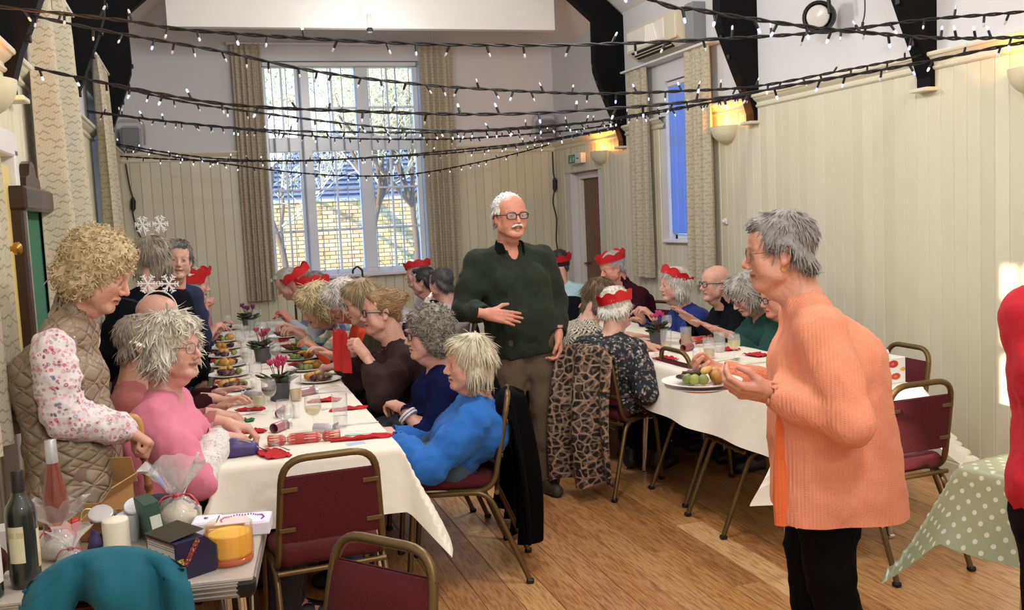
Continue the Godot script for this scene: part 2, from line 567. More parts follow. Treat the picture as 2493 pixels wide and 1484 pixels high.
func trusses() -> void:
	var k := 0
	for d in [9.07, 6.66, 4.78, 2.6]:
		for e in [1.0, -1.0]:
			var x0 := XR if e > 0 else XL
			var poly := PackedVector2Array()
			for q in [[.0, 2.245], [.047, 2.245], [.047, 2.30], [.085, 2.425], [.16, 2.6], [.258, 2.843], [.297, 2.96], [.305, 3.06], [.3, 3.44], [2.395, 5.242], [2.395, 5.545], [.0, 3.485]]:
				poly.append(Vector2(x0 - e * q[0], q[1]))
			if e > 0: poly.reverse()
			var b := mb(); b.prism(poly, -.055, .055)
			var side := "right" if e > 0 else "left"
			var nm: String = ["the farthest one", "the middle one", "the nearest in view", "beside the camera"][k]
			var t := thing("roof_truss", "black tapering timber roof truss on the %s wall, %s" % [side, nm], "roof truss", Vector3(0, 0, -d), 0.0, "")
			part(t, "timber", b.mesh(), M.timber)
			for q in [[.3, 3.02], [.262, 2.86], [.205, 2.72], [.11, 2.49]]:
				part(t, "bolt", boxm(Vector3(.024, .034, .034), .004), M.iron, at(Vector3(x0 - e * (q[0] + .006), q[1], .0)))
			var lb := mb()
			lb.box(Vector3(x0 - e * .045, 2.232, 0), Vector3(.09, .022, .15), .004)
			part(t, "bearer", lb.mesh(), M.creamtrim, Transform3D.IDENTITY, "small cream ledge under the foot of the timber")
		k += 1

func curtain(label: String, a: Vector3, b: Vector3, top: float, bottom: float, wob := .03, pleats := 6.0, group := "", flare := 1.0, seed_ := 1) -> Node3D:
	var t := thing("curtain", label, "curtain", (a + b) * .5 * Vector3(1, 0, 1) + Vector3(0, bottom, 0), 0.0, group)
	var o := t.position
	var dir := (b - a); var len_ := dir.length(); dir = dir / len_
	var outw := dir.cross(Vector3.UP)
	var g := []
	var rng := RandomNumberGenerator.new(); rng.seed = seed_
	var ph := rng.randf() * TAU
	for r in 15:
		var v := r / 14.0
		var row := []
		for q in 61:
			var u := q / 60.0
			var w := sin(u * TAU * pleats + ph + sin(u * 9.0 + ph) * .6 + v * .5) + .35 * sin(u * TAU * pleats * 2.1 + ph * 2.0 - v)
			var amp := wob * (.55 + .45 * v) * (1.0 if r > 0 else .7)
			var uu := (u - .5) * lerpf(1.0, flare, v) + .5
			row.append(a * Vector3(1, 0, 1) + dir * (uu * len_) + outw * w * amp + Vector3(0, lerpf(top, bottom, v), 0) - o)
		g.append(row)
	var m := mb(); m.sheet(g, .005, Vector2(len_ * 1.6 / .24, (top - bottom) / .26))
	part(t, "drape", m.mesh(), M.curtain)
	var hd := mb()
	var hg := []
	for r in 2:
		var row := []
		for q in 61: row.append(g[0][q] + outw * .004 + Vector3(0, .012 - r * .07, 0) + outw * .003 * sin(q * 2.0))
		hg.append(row)
	hd.sheet(hg, .006, Vector2(len_ * 1.6 / .24, .25))
	part(t, "heading", hd.mesh(), M.curtain)
	return t

func window_unit(called: String, label: String, xf: Transform3D, w: float, h: float, cols: Array, rows: Array, muntv: Dictionary, munth: Array, fr := .05) -> Node3D:
	# local: x across, y up from the sill, z towards the room
	var t := Node3D.new(); t.name = numbered(self, called); add_child(t); t.transform = xf; t.set_meta("kind", "structure"); t.set_meta("label", label)
	var b := mb()
	for q in [[-w / 2 + fr / 2, h / 2, fr, h], [w / 2 - fr / 2, h / 2, fr, h], [0.0, fr / 2, w, fr], [0.0, h - fr / 2, w, fr]]:
		b.box(Vector3(q[0], q[1], 0), Vector3(q[2], q[3], .08), .006)
	part(t, "window_frame", b.mesh(), M.gloss)
	for c in cols: part(t, "mullion", boxm(Vector3(c[1], h - fr * 2, .085), .006), M.gloss, at(Vector3(c[0], h / 2, 0)))
	for r in rows: part(t, "transom", boxm(Vector3(w - fr * 2, r[1], .08), .006), M.gloss, at(Vector3(0, r[0], .004)))
	for c in muntv.get("x", []): part(t, "glazing_bar", boxm(Vector3(.022, h - fr * 2, .04), .004), M.gloss, at(Vector3(c, h / 2, 0)))
	for r in munth: part(t, "glazing_bar", boxm(Vector3(w - fr * 2, .022, .04), .004), M.gloss, at(Vector3(0, r, 0)))
	# panes between the main bars
	var xs := [-w / 2 + fr]; for c in cols: xs.append(c[0])
	xs.append(w / 2 - fr)
	var ys := [fr]; for r in rows: ys.append(r[0])
	ys.append(h - fr)
	for i in xs.size() - 1:
		for j in ys.size() - 1:
			part(t, "pane", boxm(Vector3(xs[i + 1] - xs[i], ys[j + 1] - ys[j], .004), 0.0), M.glass, at(Vector3((xs[i] + xs[i + 1]) * .5, (ys[j] + ys[j + 1]) * .5, -.012)))
	return t

func blind(label: String, xf: Transform3D, w: float, h: float, n: int, turn: float, m_: Material = null) -> void:
	var t := thing("vertical_blind", label, "blind", Vector3.ZERO)
	t.transform = xf
	part(t, "head_rail", boxm(Vector3(w, .04, .045), .004), M.white, at(Vector3(0, h, 0)))
	var st := []
	var g := []
	for r in 2:
		var row := []
		for q in 7:
			var u := q / 6.0 - .5
			row.append(Vector3(u * .089, -r * (h - .05), .006 * cos(u * PI)))
		g.append(row)
	var m := mb(); m.sheet(g, .0012)
	var me := m.mesh()
	for k in n:
		var x := (k + .5) / n * (w - .03) - (w - .03) * .5
		var s := part(t, "slat", me, m_ if m_ else M.blind, Transform3D(Basis(Vector3.UP, turn + .08 * sin(k * 2.3)), Vector3(x, h - .025, 0)))
		part(s, "slat_weight", boxm(Vector3(.08, .02, .004), .001), M.white, at(Vector3(0, -(h - .05) + .01, 0)))

func openings() -> void:
	# far window: three lights over three, with glazing bars
	var h: float = WIN_B[3] - WIN_B[2]
	var cx: float = (WIN_B[0] + WIN_B[1]) * .5
	var wn := window_unit("window_1", "tall white framed window with small panes in the far wall", Transform3D(Basis.IDENTITY, Vector3(cx, WIN_B[2], ZB - .16)), WIN_B[1] - WIN_B[0], h, [[-.422, .15], [.229, .15]], [[1.445, .155]], {"x": [-.64, -.1, .52]}, [1.84, .95, .5], .055)
	struct("window_sill", boxm(Vector3(1.86, .035, .2), .006), M.gloss, at(Vector3(cx, WIN_B[2] - .012, ZB + .0)))
	blind("open vertical blind hanging in the tall far window", at(Vector3(cx, WIN_B[2] + .02, ZB - .05)), 1.68, h - .05, 11, PI / 2 - .12)
	# pelmet laths and curtains of the far window
	struct("trim_5", boxm(Vector3(2.46, .02, .12), .004), M.white, at(Vector3(1.61, 3.545, ZB + .06)))
	curtain("long beige patterned curtain left of the tall far window", W(.42, 0, 10.98), W(.72, 0, 10.98), 3.53, .83, .034, 5.0, "", 1.0, 3)
	curtain("long beige patterned curtain right of the tall far window", W(2.43, 0, 10.98), W(2.8, 0, 10.98), 3.53, .8, .034, 5.0, "", .9, 8)
	# right wall window
	var wz: float = (WIN_R[0] + WIN_R[1]) * .5
	window_unit("window_2", "narrow white window in the right wall behind a closed blind", Transform3D(Basis(Vector3.UP, -PI / 2), Vector3(XR + .1, WIN_R[2], wz)), WIN_R[1] - WIN_R[0], WIN_R[3] - WIN_R[2], [], [[.9, .05]], {"x": [0.0]}, [.45], .045)
	blind("closed blue-lit vertical blind in the narrow right window", Transform3D(Basis(Vector3.UP, -PI / 2), Vector3(XR + .035, WIN_R[2] + .03, wz)), .58, 1.34, 8, .35, M.bluish)
	struct("window_sill", boxm(Vector3(.26, .03, .72), .006), M.gloss, at(Vector3(XR + .08, WIN_R[2] - .012, wz)))
	struct("trim_6", boxm(Vector3(.13, .02, 1.75), .004), M.white, at(Vector3(XR - .065, 2.915, -7.97)))
	curtain("beige patterned curtain left of the narrow right window", W(XR - .09, 0, 8.77), W(XR - .09, 0, 8.34), 2.89, .99, .03, 3.5, "", 1.0, 5)
	curtain("beige patterned curtain right of the narrow right window, beside a lit wall lamp", W(XR - .09, 0, 7.6), W(XR - .09, 0, 7.18), 2.9, .98, .03, 3.0, "", 1.0, 6)
	# left wall windows
	for k in 4:
		var q: Array = WINS_L[k]
		var z: float = (q[0] + q[1]) * .5
		window_unit("window_%d" % (3 + k), "narrow white window in the left wall" if k < 2 else "left wall window out of sight", Transform3D(Basis(Vector3.UP, PI / 2), Vector3(XL - .2, q[2], z)), q[1] - q[0], q[3] - q[2], [], [[.9, .05]], {"x": [0.0]}, [.45], .045)
		if k < 3: blind("closed white blind in the left wall window %s" % ["behind the nearer pair of curtains", "behind the farthest curtain", "nearest the camera"][k], Transform3D(Basis(Vector3.UP, PI / 2), Vector3(XL - .1, q[2] + .03, z)), q[1] - q[0] - .03, 1.34, 9, .35)
		struct("window_sill", boxm(Vector3(.26, .03, q[1] - q[0] + .1), .006), M.gloss, at(Vector3(XL - .08, q[2] - .012, z)))
	for q in [[5.9, 1.9], [8.9, 1.9]]:
		struct("trim_7", boxm(Vector3(.13, .02, q[1]), .004), M.white, at(Vector3(XL + .065, 2.945, -q[0])))
	curtain("long beige curtain on the left wall beside the green notice board", W(XL + .11, 0, 5.15), W(XL + .11, 0, 5.62), 2.92, .98, .06, 2.0, "", 1.0, 11)
	curtain("long pale curtain on the left wall with its edge lit by daylight", W(XL + .1, 0, 6.05), W(XL + .1, 0, 6.62), 2.93, .98, .065, 2.0, "", 1.0, 12)
	curtain("farthest long curtain on the left wall, warm tinted folds", W(XL + .1, 0, 8.0), W(XL + .1, 0, 9.0), 2.93, .98, .06, 4.0, "", 1.0, 13)
	curtain("short pale curtain at the left edge of the picture", W(XL + .1, 0, 3.3), W(XL + .1, 0, 3.86), 2.6, .98, .03, 3.0, "", 1.0, 14)
	# right wall doorway: deep plaster recess, white frame, brown door
	var dz: float = (DOOR_R[0] + DOOR_R[1]) * .5
	slab("wall_recess", [[XR + .32, XR + .9, -.1, 2.4, -10.95, -10.63], [XR + .32, XR + .9, -.1, 2.4, -9.8, -9.5], [XR + .32, XR + .9, 2.06, 2.4, -10.63, -9.8], [XR + .9, XR + 1.0, -.1, 2.4, -10.95, -9.5]], M.plaster)
	var d := Node3D.new(); d.name = "door_1"; add_child(d); d.set_meta("kind", "structure"); d.set_meta("label", "brown wooden door in a white frame in the right wall")
	d.position = Vector3(XR, 0, dz)
	var fb := mb()
	fb.box(Vector3(.13, 1.0, -.375), Vector3(.1, 2.0, .08), .005); fb.box(Vector3(.13, 1.0, .375), Vector3(.1, 2.0, .08), .005); fb.box(Vector3(.13, 2.02, 0), Vector3(.1, .07, .83), .005)
	part(d, "door_frame", fb.mesh(), M.gloss)
	var wd := tri(mat("#ffffff", .45), ramp_tex(noise(.02, 71, 4), ["#5d3c27", "#7a5236", "#6b462e"], 256), 1.0, null, 0.0, Vector3(3, .3, 3))
	var lf := part(d, "door_leaf", boxm(Vector3(.044, 1.98, .66), .004), wd, at(Vector3(.15, .99, 0)))
	part(lf, "door_panel", boxm(Vector3(.02, 1.2, .1), .004), mat("#2a1710", .4), at(Vector3(-.022, -.1, .26)))
	part(lf, "handle", boxm(Vector3(.05, .02, .1), .006), M.bronze, at(Vector3(-.045, .05, -.24)))

func outdoors() -> void:
	var lawn := struct("ground", boxm(Vector3(60, .2, 40), 0.0), tri(mat("#ffffff", .95), ramp_tex(noise(.03, 5, 4), ["#5c6b3a", "#7d8a52", "#9a9a6a"], 256), .5), at(Vector3(0, -.45, -32)))
	# yellow brick garden wall, brick by brick
	var wall := thing("garden_wall", "pale yellow brick garden wall seen through the far window", "wall", Vector3(2.2, -.35, -19))
	part(wall, "mortar", boxm(Vector3(3.7, 2.33, .2), .01), mat("#8d8672", .95), at(Vector3(0, 1.165, -.02)))
	var rng := RandomNumberGenerator.new(); rng.seed = 9
	var bm := boxm(Vector3(.217, .066, .1), .004)
	var cols := [mat("#c9b27a", .9), mat("#d6c28e", .9), mat("#b99f6c", .9), mat("#cdb587", .9), mat("#bd9a70", .9)]
	for r in 19:
		for q in 16:
			var x := (q - 7.5) * .229 + (.1145 if r % 2 else 0.0) - .05
			if absf(x) > 1.75: continue
			part(wall, "brick", bm, cols[rng.randi() % 5], at(Vector3(x, .93 + r * .0765, .055 + rng.randf() * .008)))
	part(wall, "coping", boxm(Vector3(3.8, .06, .3), .01), mat("#bdb6a4", .9), at(Vector3(0, 2.38, 0)))
	# slate-roofed house beyond
	var house := thing("neighbour_house", "house with a blue-grey slate roof seen through the far window", "house", Vector3(4.5, -.35, -30))
	part(house, "house_wall", boxm(Vector3(12, 2.6, 6), .02), mat("#b9a88a", .9), at(Vector3(0, 1.3, 0)))
	var rb := mb()
	rb.prism(PackedVector2Array([Vector2(-3.3, 2.5), Vector2(3.3, 2.5), Vector2(0, 4.6)]), -6.2, 6.2, Transform3D(Basis(Vector3.UP, PI / 2), Vector3.ZERO))
	part(house, "roof", rb.mesh(), mat("#5f6f86", .6))
	var sl := mb()
	for r in 15:
		for q in 42:
			var u := (r + .5) / 15.0
			sl.box(Vector3((q - 20.5) * .29 + (.145 if r % 2 else 0.0), 2.52 + u * 2.06, 3.3 * (1.0 - u) + .03), Vector3(.27, .03, .29), .004, Transform3D.IDENTITY)
	var slo := part(house, "slates", sl.mesh(), mat("#65768f", .55)); slo.set_meta("kind", "stuff")
	part(house, "chimney", boxm(Vector3(.6, 1.4, .6), .02), mat("#9a6a4c", .9), at(Vector3(-3, 5.4, 0)))
	# garden trees with pale winter twigs
	for k in 4:
		tree(["bare winter tree in front of the brick wall, through the middle panes", "bare winter tree seen through the left panes of the far window", "leafy twiggy tree seen through the right panes of the far window", "tall pale tree behind the others outside the far window"][k], [Vector3(2.3, -.35, -16.3), Vector3(1.35, -.35, -17.2), Vector3(3.35, -.35, -16.0), Vector3(2.9, -.35, -22.5)][k], 40 + k, [9.5, 9.8, 9.2, 13.0][k])
	for k in 3:
		bush(["green bush outside the lower right of the far window", "low green shrub at the foot of the brick wall", "yellowing shrub beyond the right panes of the far window"][k], [Vector3(3.75, -.35, -16.8), Vector3(1.2, -.35, -18.5), Vector3(4.2, -.35, -18.2)][k], [.75, .5, .9][k], k)

func tree(label: String, p: Vector3, seed_: int, tall: float) -> void:
	var t := thing("tree", label, "tree", p, 0.0, "")
	var rng := RandomNumberGenerator.new(); rng.seed = seed_
	var b := mb(); var tw := mb(); var lv := mb()
	var stack := [[Vector3.ZERO, Vector3(rng.randf_range(-.15, .15), 1, 0).normalized(), tall * .32, .075, 0]]
	while stack.size():
		var s: Array = stack.pop_back()
		var p0: Vector3 = s[0]; var d: Vector3 = s[1]; var l: float = s[2]; var r: float = s[3]; var lev: int = s[4]
		var pts := [p0]; var rad := [r]
		for q in 4:
			d = (d + Vector3(rng.randf_range(-1, 1), rng.randf_range(-.4, .7), rng.randf_range(-1, 1)) * .22).normalized()
			pts.append(pts[-1] + d * l / 4); rad.append(r * (1.0 - .13 * (q + 1)))
		(b if lev < 2 else tw).tube(pts, rad, 6 if lev < 2 else 3)
		if lev < 5:
			var kids: int = [5, 4, 4, 4, 3][lev]
			for q in kids:
				var f := rng.randf_range(.35, 1.0) if lev > 0 else rng.randf_range(.7, 1.0)
				var nd := (d + Vector3(rng.randf_range(-1, 1), rng.randf_range(-.35, .8), rng.randf_range(-1, 1)) * (.95 + .1 * lev)).normalized()
				stack.append([pts[int(f * 4)], nd, l * rng.randf_range(.55, .8), maxf(r * .52, .004), lev + 1])
		if lev >= 4:
			for q in (2 if rng.randf() < .5 else 1):
				var c: Vector3 = pts[1 + q] + Vector3(rng.randf_range(-.06, .06), rng.randf_range(-.06, .06), rng.randf_range(-.06, .06))
				var u := Vector3(rng.randf_range(-1, 1), rng.randf_range(-1, 1), rng.randf_range(-1, 1)).normalized() * .035
				var w := u.cross(Vector3(rng.randf_range(-1, 1), 1, rng.randf_range(-1, 1))).normalized() * .016
				var sg := rng.randf_range(.6, 1.3); lv.col = Color(.5 * sg, .52 * sg, .22 * sg)
				lv.quad(c - u, c + w, c + u, c - w)
	part(t, "trunk", b.mesh(), mat("#5a4a3a", .9))
	part(t, "twigs", tw.mesh(), mat("#e6dcb8", .9)).set_meta("kind", "stuff")
	part(t, "leaves", lv.mesh(), mat("#ffffff", .7, 0.0, {"vertex_color_use_as_albedo": true, "cull_mode": 2, "backlight_enabled": true, "backlight": Color(.2, .25, .08)})).set_meta("kind", "stuff")

func bush(label: String, p: Vector3, r: float, seed_: int) -> void:
	var t := thing("shrub", label, "shrub", p)
	var rng := RandomNumberGenerator.new(); rng.seed = 70 + seed_
	var b := mb(); var lv := mb()
	for k in 40:
		var d := Vector3(rng.randf_range(-1, 1), rng.randf_range(.3, 1.6), rng.randf_range(-1, 1)).normalized()
		var e := d * r * rng.randf_range(1.0, 1.9)
		b.tube([Vector3.ZERO, e * .5 + Vector3(0, .05, 0), e], [.012, .008, .003], 4)
		for q in 22:
			var c := e * rng.randf_range(.35, 1.05) + Vector3(rng.randf_range(-.1, .1), rng.randf_range(-.1, .1), rng.randf_range(-.1, .1))
			var u := Vector3(rng.randf_range(-1, 1), rng.randf_range(-1, 1), rng.randf_range(-1, 1)).normalized() * .05
			var w := u.cross(Vector3(rng.randf_range(-1, 1), 1, rng.randf_range(-1, 1))).normalized() * .024
			var sg := rng.randf_range(.5, 1.4)
			lv.col = Color(.12 * sg, .3 * sg, .06 * sg) if seed_ < 2 else Color(.4 * sg, .36 * sg, .1 * sg)
			lv.quad(c - u, c + w, c + u, c - w)
	part(t, "stems", b.mesh(), mat("#6a5a3c", .9))
	part(t, "leaves", lv.mesh(), mat("#ffffff", .7, 0.0, {"vertex_color_use_as_albedo": true, "cull_mode": 2, "backlight_enabled": true, "backlight": Color(.2, .25, .08)})).set_meta("kind", "stuff")

# ---------------------------------------------------------------- lamps and fittings
func pendant(p: Vector3, k: int) -> void:
	var t := thing("pendant_lamp", "slim white pendant lamp with a bright bulb in front of the bulkhead" if k == 0 else "slim white pendant lamp overhead, %s in the row from the far end" % ["", "second", "third", "fourth", "fifth"][k], "lamp", p, 0.0, "")
	var rod := mb(); rod.tube([Vector3(0, .07, 0), Vector3(0, 1.95, 0)], .009, 8)
	part(t, "rod", rod.mesh(), M.white)
	var lo := mb(); lo.tube([Vector3(0, -.165, 0), Vector3(0, -.045, 0)], .022, 12)
	part(t, "lower_tube", lo.mesh(), mat("#d9d6d2", .4))
	part(t, "end_cap", boxm(Vector3(.05, .04, .05), .008), M.black, at(Vector3(0, -.185, 0)))
	var gl := mb()
	var prof := []
	for q in 9: prof.append(Vector2(.036 * sin(PI * q / 8.0), -.05 * cos(PI * q / 8.0)))
	gl.lathe(prof, 14)
	part(t, "bulb", gl.mesh(), glow("#fff4e4", 5.0))
	var l := OmniLight3D.new()
	l.name = "lamp_light"; t.add_child(l)
	l.position = Vector3(0, -.3, 0)
	l.light_color = Color("#f8f6f4"); l.light_energy = LAMP_E * (.14 if k == 0 else 1.0); l.light_size = .2; l.omni_range = 30.0; l.omni_attenuation = 2.0; l.shadow_enabled = true

func sconce(p: Vector3, e: float, label: String) -> void:   # plaster half-bowl uplight, e the way into the room
	var t := thing("wall_lamp", label, "wall lamp", p, 0.0, "plaster wall lamps")
	var b := mb()
	var rows := []
	for r in 9:
		var v := r / 8.0
		var row := []
		var rad := .145 * pow(sin(v * PI * .5), .8)
		for q in 17:
			var a := PI * q / 16.0
			row.append(Vector3(e * sin(a) * rad * .85, -.135 + .135 * pow(v, 1.6), cos(a) * rad))
		rows.append(row)
	b.sheet(rows, .007)
	part(t, "bowl", b.mesh(), mat("#d8cfae", .6))
	var g := mb()
	var prof := []
	for q in 7: prof.append(Vector2(.024 * sin(PI * q / 6.0), -.035 * cos(PI * q / 6.0)))
	g.lathe(prof, 12)
	part(t, "bulb", g.mesh(), glow("#ffb050", 4.0), at(Vector3(e * .065, -.035, 0)))
	var l := OmniLight3D.new(); l.name = "lamp_light"; t.add_child(l)
	l.position = Vector3(e * .065, .02, 0)
	l.light_color = Color("#ff9a30"); l.light_energy = SCONCE_E; l.light_size = .04; l.omni_range = 20.0; l.omni_attenuation = 2.0; l.shadow_enabled = true

const SCONCE_E := .22

func fittings() -> void:
	sconce(W(XR - .016, 2.235, 9.62), -1.0, "lit plaster wall lamp near the exit sign and doorway")
	sconce(W(XR - .016, 2.245, 7.05), -1.0, "lit plaster wall lamp right of the narrow window's curtain")
	sconce(W(XR - .016, 2.245, 4.0), -1.0, "plaster wall lamp at the right edge of the picture")
	sconce(W(XL + .016, 2.235, 4.2), 1.0, "plaster wall lamp on the left wall at the picture's left edge")
	# air conditioner over the narrow window
	var ac := thing("air_conditioner", "cream wall air conditioner with fan-shaped front above the narrow window", "air conditioner", W(XR, 2.97, 8.03))
	var b := mb()
	b.prism(PackedVector2Array([Vector2(0, 0), Vector2(.1, 0), Vector2(.19, .07), Vector2(.185, .25), Vector2(.16, .29), Vector2(0, .29)]), -.5, .5, Transform3D(Basis(Vector3(-1, 0, 0), Vector3.UP, Vector3(0, 0, -1)), Vector3.ZERO))
	part(ac, "casing", b.mesh(), mat("#dcd6bf", .45))
	part(ac, "front_panel", boxm(Vector3(.012, .17, .74), .004), mat("#e6e3d6", .35), at(Vector3(-.19, .165, -.1)))
	for k in 6: part(ac, "rib", boxm(Vector3(.034, .165, .014), .005), mat("#efece2", .35), Transform3D(Basis(Vector3.RIGHT, -.12 * k + .1), Vector3(-.194, .165, .06 + .035 * k - .12)))
	part(ac, "end_panel", boxm(Vector3(.02, .2, .2), .005), mat("#d6cfb4", .45), at(Vector3(-.188, .15, .385)))
	var vt := Transform3D(Basis(Vector3.BACK, -.65), Vector3(-.15, .033, -.05))
	part(ac, "vent", boxm(Vector3(.09, .012, .72), .003), M.black, vt)
	for k in 2: part(ac, "louvre", boxm(Vector3(.008, .008, .74), .002), mat("#cfc9b4", .5), vt * at(Vector3(-.02 + .03 * k, -.01, 0)))
	part(ac, "back_plate", boxm(Vector3(.12, .31, .14), .004), mat("#8d8f93", .6), at(Vector3(-.06, .15, .58)))
	# exit sign: white box, green pictogram
	var ex := thing("exit_sign", "small green and white running man exit sign over the doorway", "exit sign", W(XR - .02, 2.2, 10.26))
	part(ex, "sign_box", boxm(Vector3(.06, .11, .38), .006), M.white, at(Vector3(-.03, 0, 0)))
	part(ex, "green_panel", boxm(Vector3(.004, .092, .19), .001), mat("#1d7a58", .4), at(Vector3(-.0625, 0, -.085)))
	var fig := mb()
	var px := [[[-.15, .0], [-.15, .001]], [[-.13, -.032], [-.115, -.008], [-.105, .014]], [[-.105, -.008], [-.088, -.03]], [[-.118, .012], [-.095, .006], [-.085, .016]], [[-.04, -.03], [-.005, .0], [-.04, .03]], [[-.005, .0], [-.075, .0]]]
	for l in px:
		var pts := []
		for q in l: pts.append(Vector3(-.065, q[1], q[0]))
		if pts.size() > 1: fig.tube(pts, .0045, 5, false, .6)
	fig.tube([Vector3(-.065, .03, -.1), Vector3(-.065, .033, -.1)], .008, 8)
	part(ex, "pictogram", fig.mesh(), mat("#eef2ee", .5))
	part(ex, "arrow", boxm(Vector3(.003, .012, .07), .001), mat("#1d7a58", .4), at(Vector3(-.0615, 0, .08)))
	# loudspeakers in the far corners
	for e in [0, 1]:
		var sp := thing("loudspeaker", ["grey wall loudspeaker in the far left corner", "grey wall loudspeaker in the far right corner"][e], "loudspeaker", W([-.625, 3.87][e], 2.46, 10.98))
		var body := mb(); body.box(Vector3(0, .12, 0), Vector3(.2, .25, .17), .03)
		part(sp, "cabinet", body.mesh(), mat("#a8a8aa", .5))
		part(sp, "grille", boxm(Vector3(.17, .19, .02), .008), mat("#77797d", .7), at(Vector3(0, .125, .082)))
		var br := mb(); br.tube(curve([Vector3(-.13, .06, -.08), Vector3(-.13, .28, -.02), Vector3(0, .31, .02), Vector3(.13, .28, -.02), Vector3(.13, .06, -.08)], 4), .008, 6)
		part(sp, "bracket", br.mesh(), mat("#b9b9ba", .5))
	# stage lamp seen from its side, high on the right wall
	var sl := thing("spot_lamp", "round black stage lamp high on the right wall near a black truss", "stage lamp", W(3.86, 2.8, 5.6))
	var can := mb(); can.lathe([Vector2(0, -.09), Vector2(.05, -.09), Vector2(.098, -.05), Vector2(.1, .05), Vector2(.092, .055), Vector2(.088, .04), Vector2(.0, .035)], 24)
	var tilt := Transform3D(Basis(Quaternion(Vector3.UP, Vector3(-.72, -.1, .68).normalized())), Vector3.ZERO)
	part(sl, "can", can.mesh(), M.black, Transform3D(tilt.basis.scaled_local(Vector3(1, .8, 1)), Vector3.ZERO))
	var fc := mb(); fc.lathe([Vector2(.0, .041), Vector2(.085, .041), Vector2(.085, .045), Vector2(0, .048)], 24)
	var fx := tilt.basis * Vector3(0, 1, 0)
	var lens := mb(); lens.lathe([Vector2(0, .0), Vector2(.082, .0), Vector2(.06, .012), Vector2(0, .016)], 24)
	part(sl, "lens", lens.mesh(), mat("#c9c9c4", .25), Transform3D(tilt.basis, fx * .04))
	var yk := mb(); yk.tube(curve([Vector3(.0, .0, .11), Vector3(.0, .11, .09), Vector3(0, .14, 0), Vector3(0, .2, 0), Vector3(.16, .2, 0)], 4), .012, 6)
	part(sl, "yoke", yk.mesh(), M.black)
	part(sl, "clamp", boxm(Vector3(.05, .05, .06), .008), M.black, at(Vector3(0, .15, 0)))
	# loose lamp plug hanging by the nearest right truss
	var pg := thing("hanging_plug", "black cable with a clear plug hanging between the right trusses", "cable", W(3.7, 2.64, 4.95))
	var cb := mb(); cb.tube(curve([Vector3(0, 0, 0), Vector3(.015, .07, 0), Vector3(.012, .25, 0), Vector3(.0, .6, 0)], 5), .004, 5)
	part(pg, "cord", cb.mesh(), M.black)
	var pl := mb(); pl.tube([Vector3(0, .0, 0), Vector3(-.005, -.03, 0)], .008, 8)
	part(pg, "socket", pl.mesh(), M.black)
	var cl := mb(); cl.tube([Vector3(-.005, -.03, 0), Vector3(-.009, -.058, 0)], .007, 8)
	part(pg, "tip", cl.mesh(), mat("#dcdcd6", .2))
	# cables down the far corners
	for e in [0, 1]:
		var c := thing("wall_cable", ["dark cable with an inline plug running down the far wall at the left", "dark cable with an inline plug running down the far right corner"][e], "cable", W([-.7, 0, 0][e] if e == 0 else 3.965, 0, 11.03))
		var pts := []
		if e == 0: pts = [Vector3(.0, 2.33, 0), Vector3(.02, 2.1, 0), Vector3(.045, 1.95, 0), Vector3(.03, 1.83, 0), Vector3(.055, 1.66, 0), Vector3(.11, 1.5, 0), Vector3(.13, 1.25, 0), Vector3(.17, .9, 0), Vector3(.2, .25, 0)]
		else: pts = [Vector3(0, 2.33, 0), Vector3(.0, 2.1, 0), Vector3(.015, 1.95, 0), Vector3(-.02, 1.75, 0), Vector3(.015, 1.55, 0), Vector3(0, 1.3, 0), Vector3(.02, 1.05, 0), Vector3(.01, .25, 0)]
		var cc := mb(); cc.tube(curve(pts, 6), .008, 6)
		part(c, "cord", cc.mesh(), mat("#2a2622", .6))
		var ip := mb(); ip.tube([Vector3(.04, 1.99, 0), Vector3(.042, 1.95, 0), Vector3(.036, 1.87, 0), Vector3(.034, 1.84, 0)] if e == 0 else [Vector3(.012, 2.03, 0), Vector3(.014, 2.0, 0), Vector3(.01, 1.9, 0), Vector3(.006, 1.86, 0)], [.01, .026, .026, .008], 8)
		part(c, "inline_plug", ip.mesh(), M.black)
	# notice board on the left wall
	var nb := thing("notice_board", "dark wood framed notice board with green felt and carved top", "notice board", W(XL + .01, 1.0, 4.88))
	var dk := mat("#2c1712", .3)
	for q in [[.0, .41, .07, .09], [.82, .41, .07, .09]]: pass
	for z in [-.4, .4]: part(nb, "side_rail", boxm(Vector3(.07, .84, .08), .01), dk, at(Vector3(.04, .4, z)))
	part(nb, "top_rail", boxm(Vector3(.09, .1, .9), .012), dk, at(Vector3(.05, .8, 0)))
	part(nb, "bottom_rail", boxm(Vector3(.07, .08, .88), .01), dk, at(Vector3(.04, .02, 0)))
	part(nb, "felt", boxm(Vector3(.02, .78, .74), .0), mat("#2f6a50", .95), at(Vector3(.02, .4, 0)))
	part(nb, "inner_bead", boxm(Vector3(.012, .76, .02), .004), mat("#8f8b86", .4), at(Vector3(.07, .4, .35)))
	var pd := mb()
	pd.prism(PackedVector2Array([Vector2(-.2, 0), Vector2(.2, 0), Vector2(.19, .045), Vector2(.1, .06), Vector2(.06, .11), Vector2(0, .125), Vector2(-.06, .11), Vector2(-.1, .06), Vector2(-.19, .045)]), .02, .06, Transform3D(Basis(Vector3.UP, PI / 2), Vector3(0, .85, 0)))
	part(nb, "carved_crest", pd.mesh(), dk)
	# cream door with a brass knob standing at the left
	var d := Node3D.new(); d.name = "door_2"; add_child(d); d.set_meta("kind", "structure"); d.set_meta("label", "pale yellow door with a brass knob in a white frame at the left"); d.position = W(XL + .02, 0, 4.18)
	part(d, "door_leaf", boxm(Vector3(.04, 1.93, .44), .004), mat("#d8c27a", .45), at(Vector3(.0, .965, -.1)))
	for z in [-.36, .16]: part(d, "door_frame", boxm(Vector3(.06, 2.0, .07), .006), M.gloss, at(Vector3(.015, 1.0, z)))
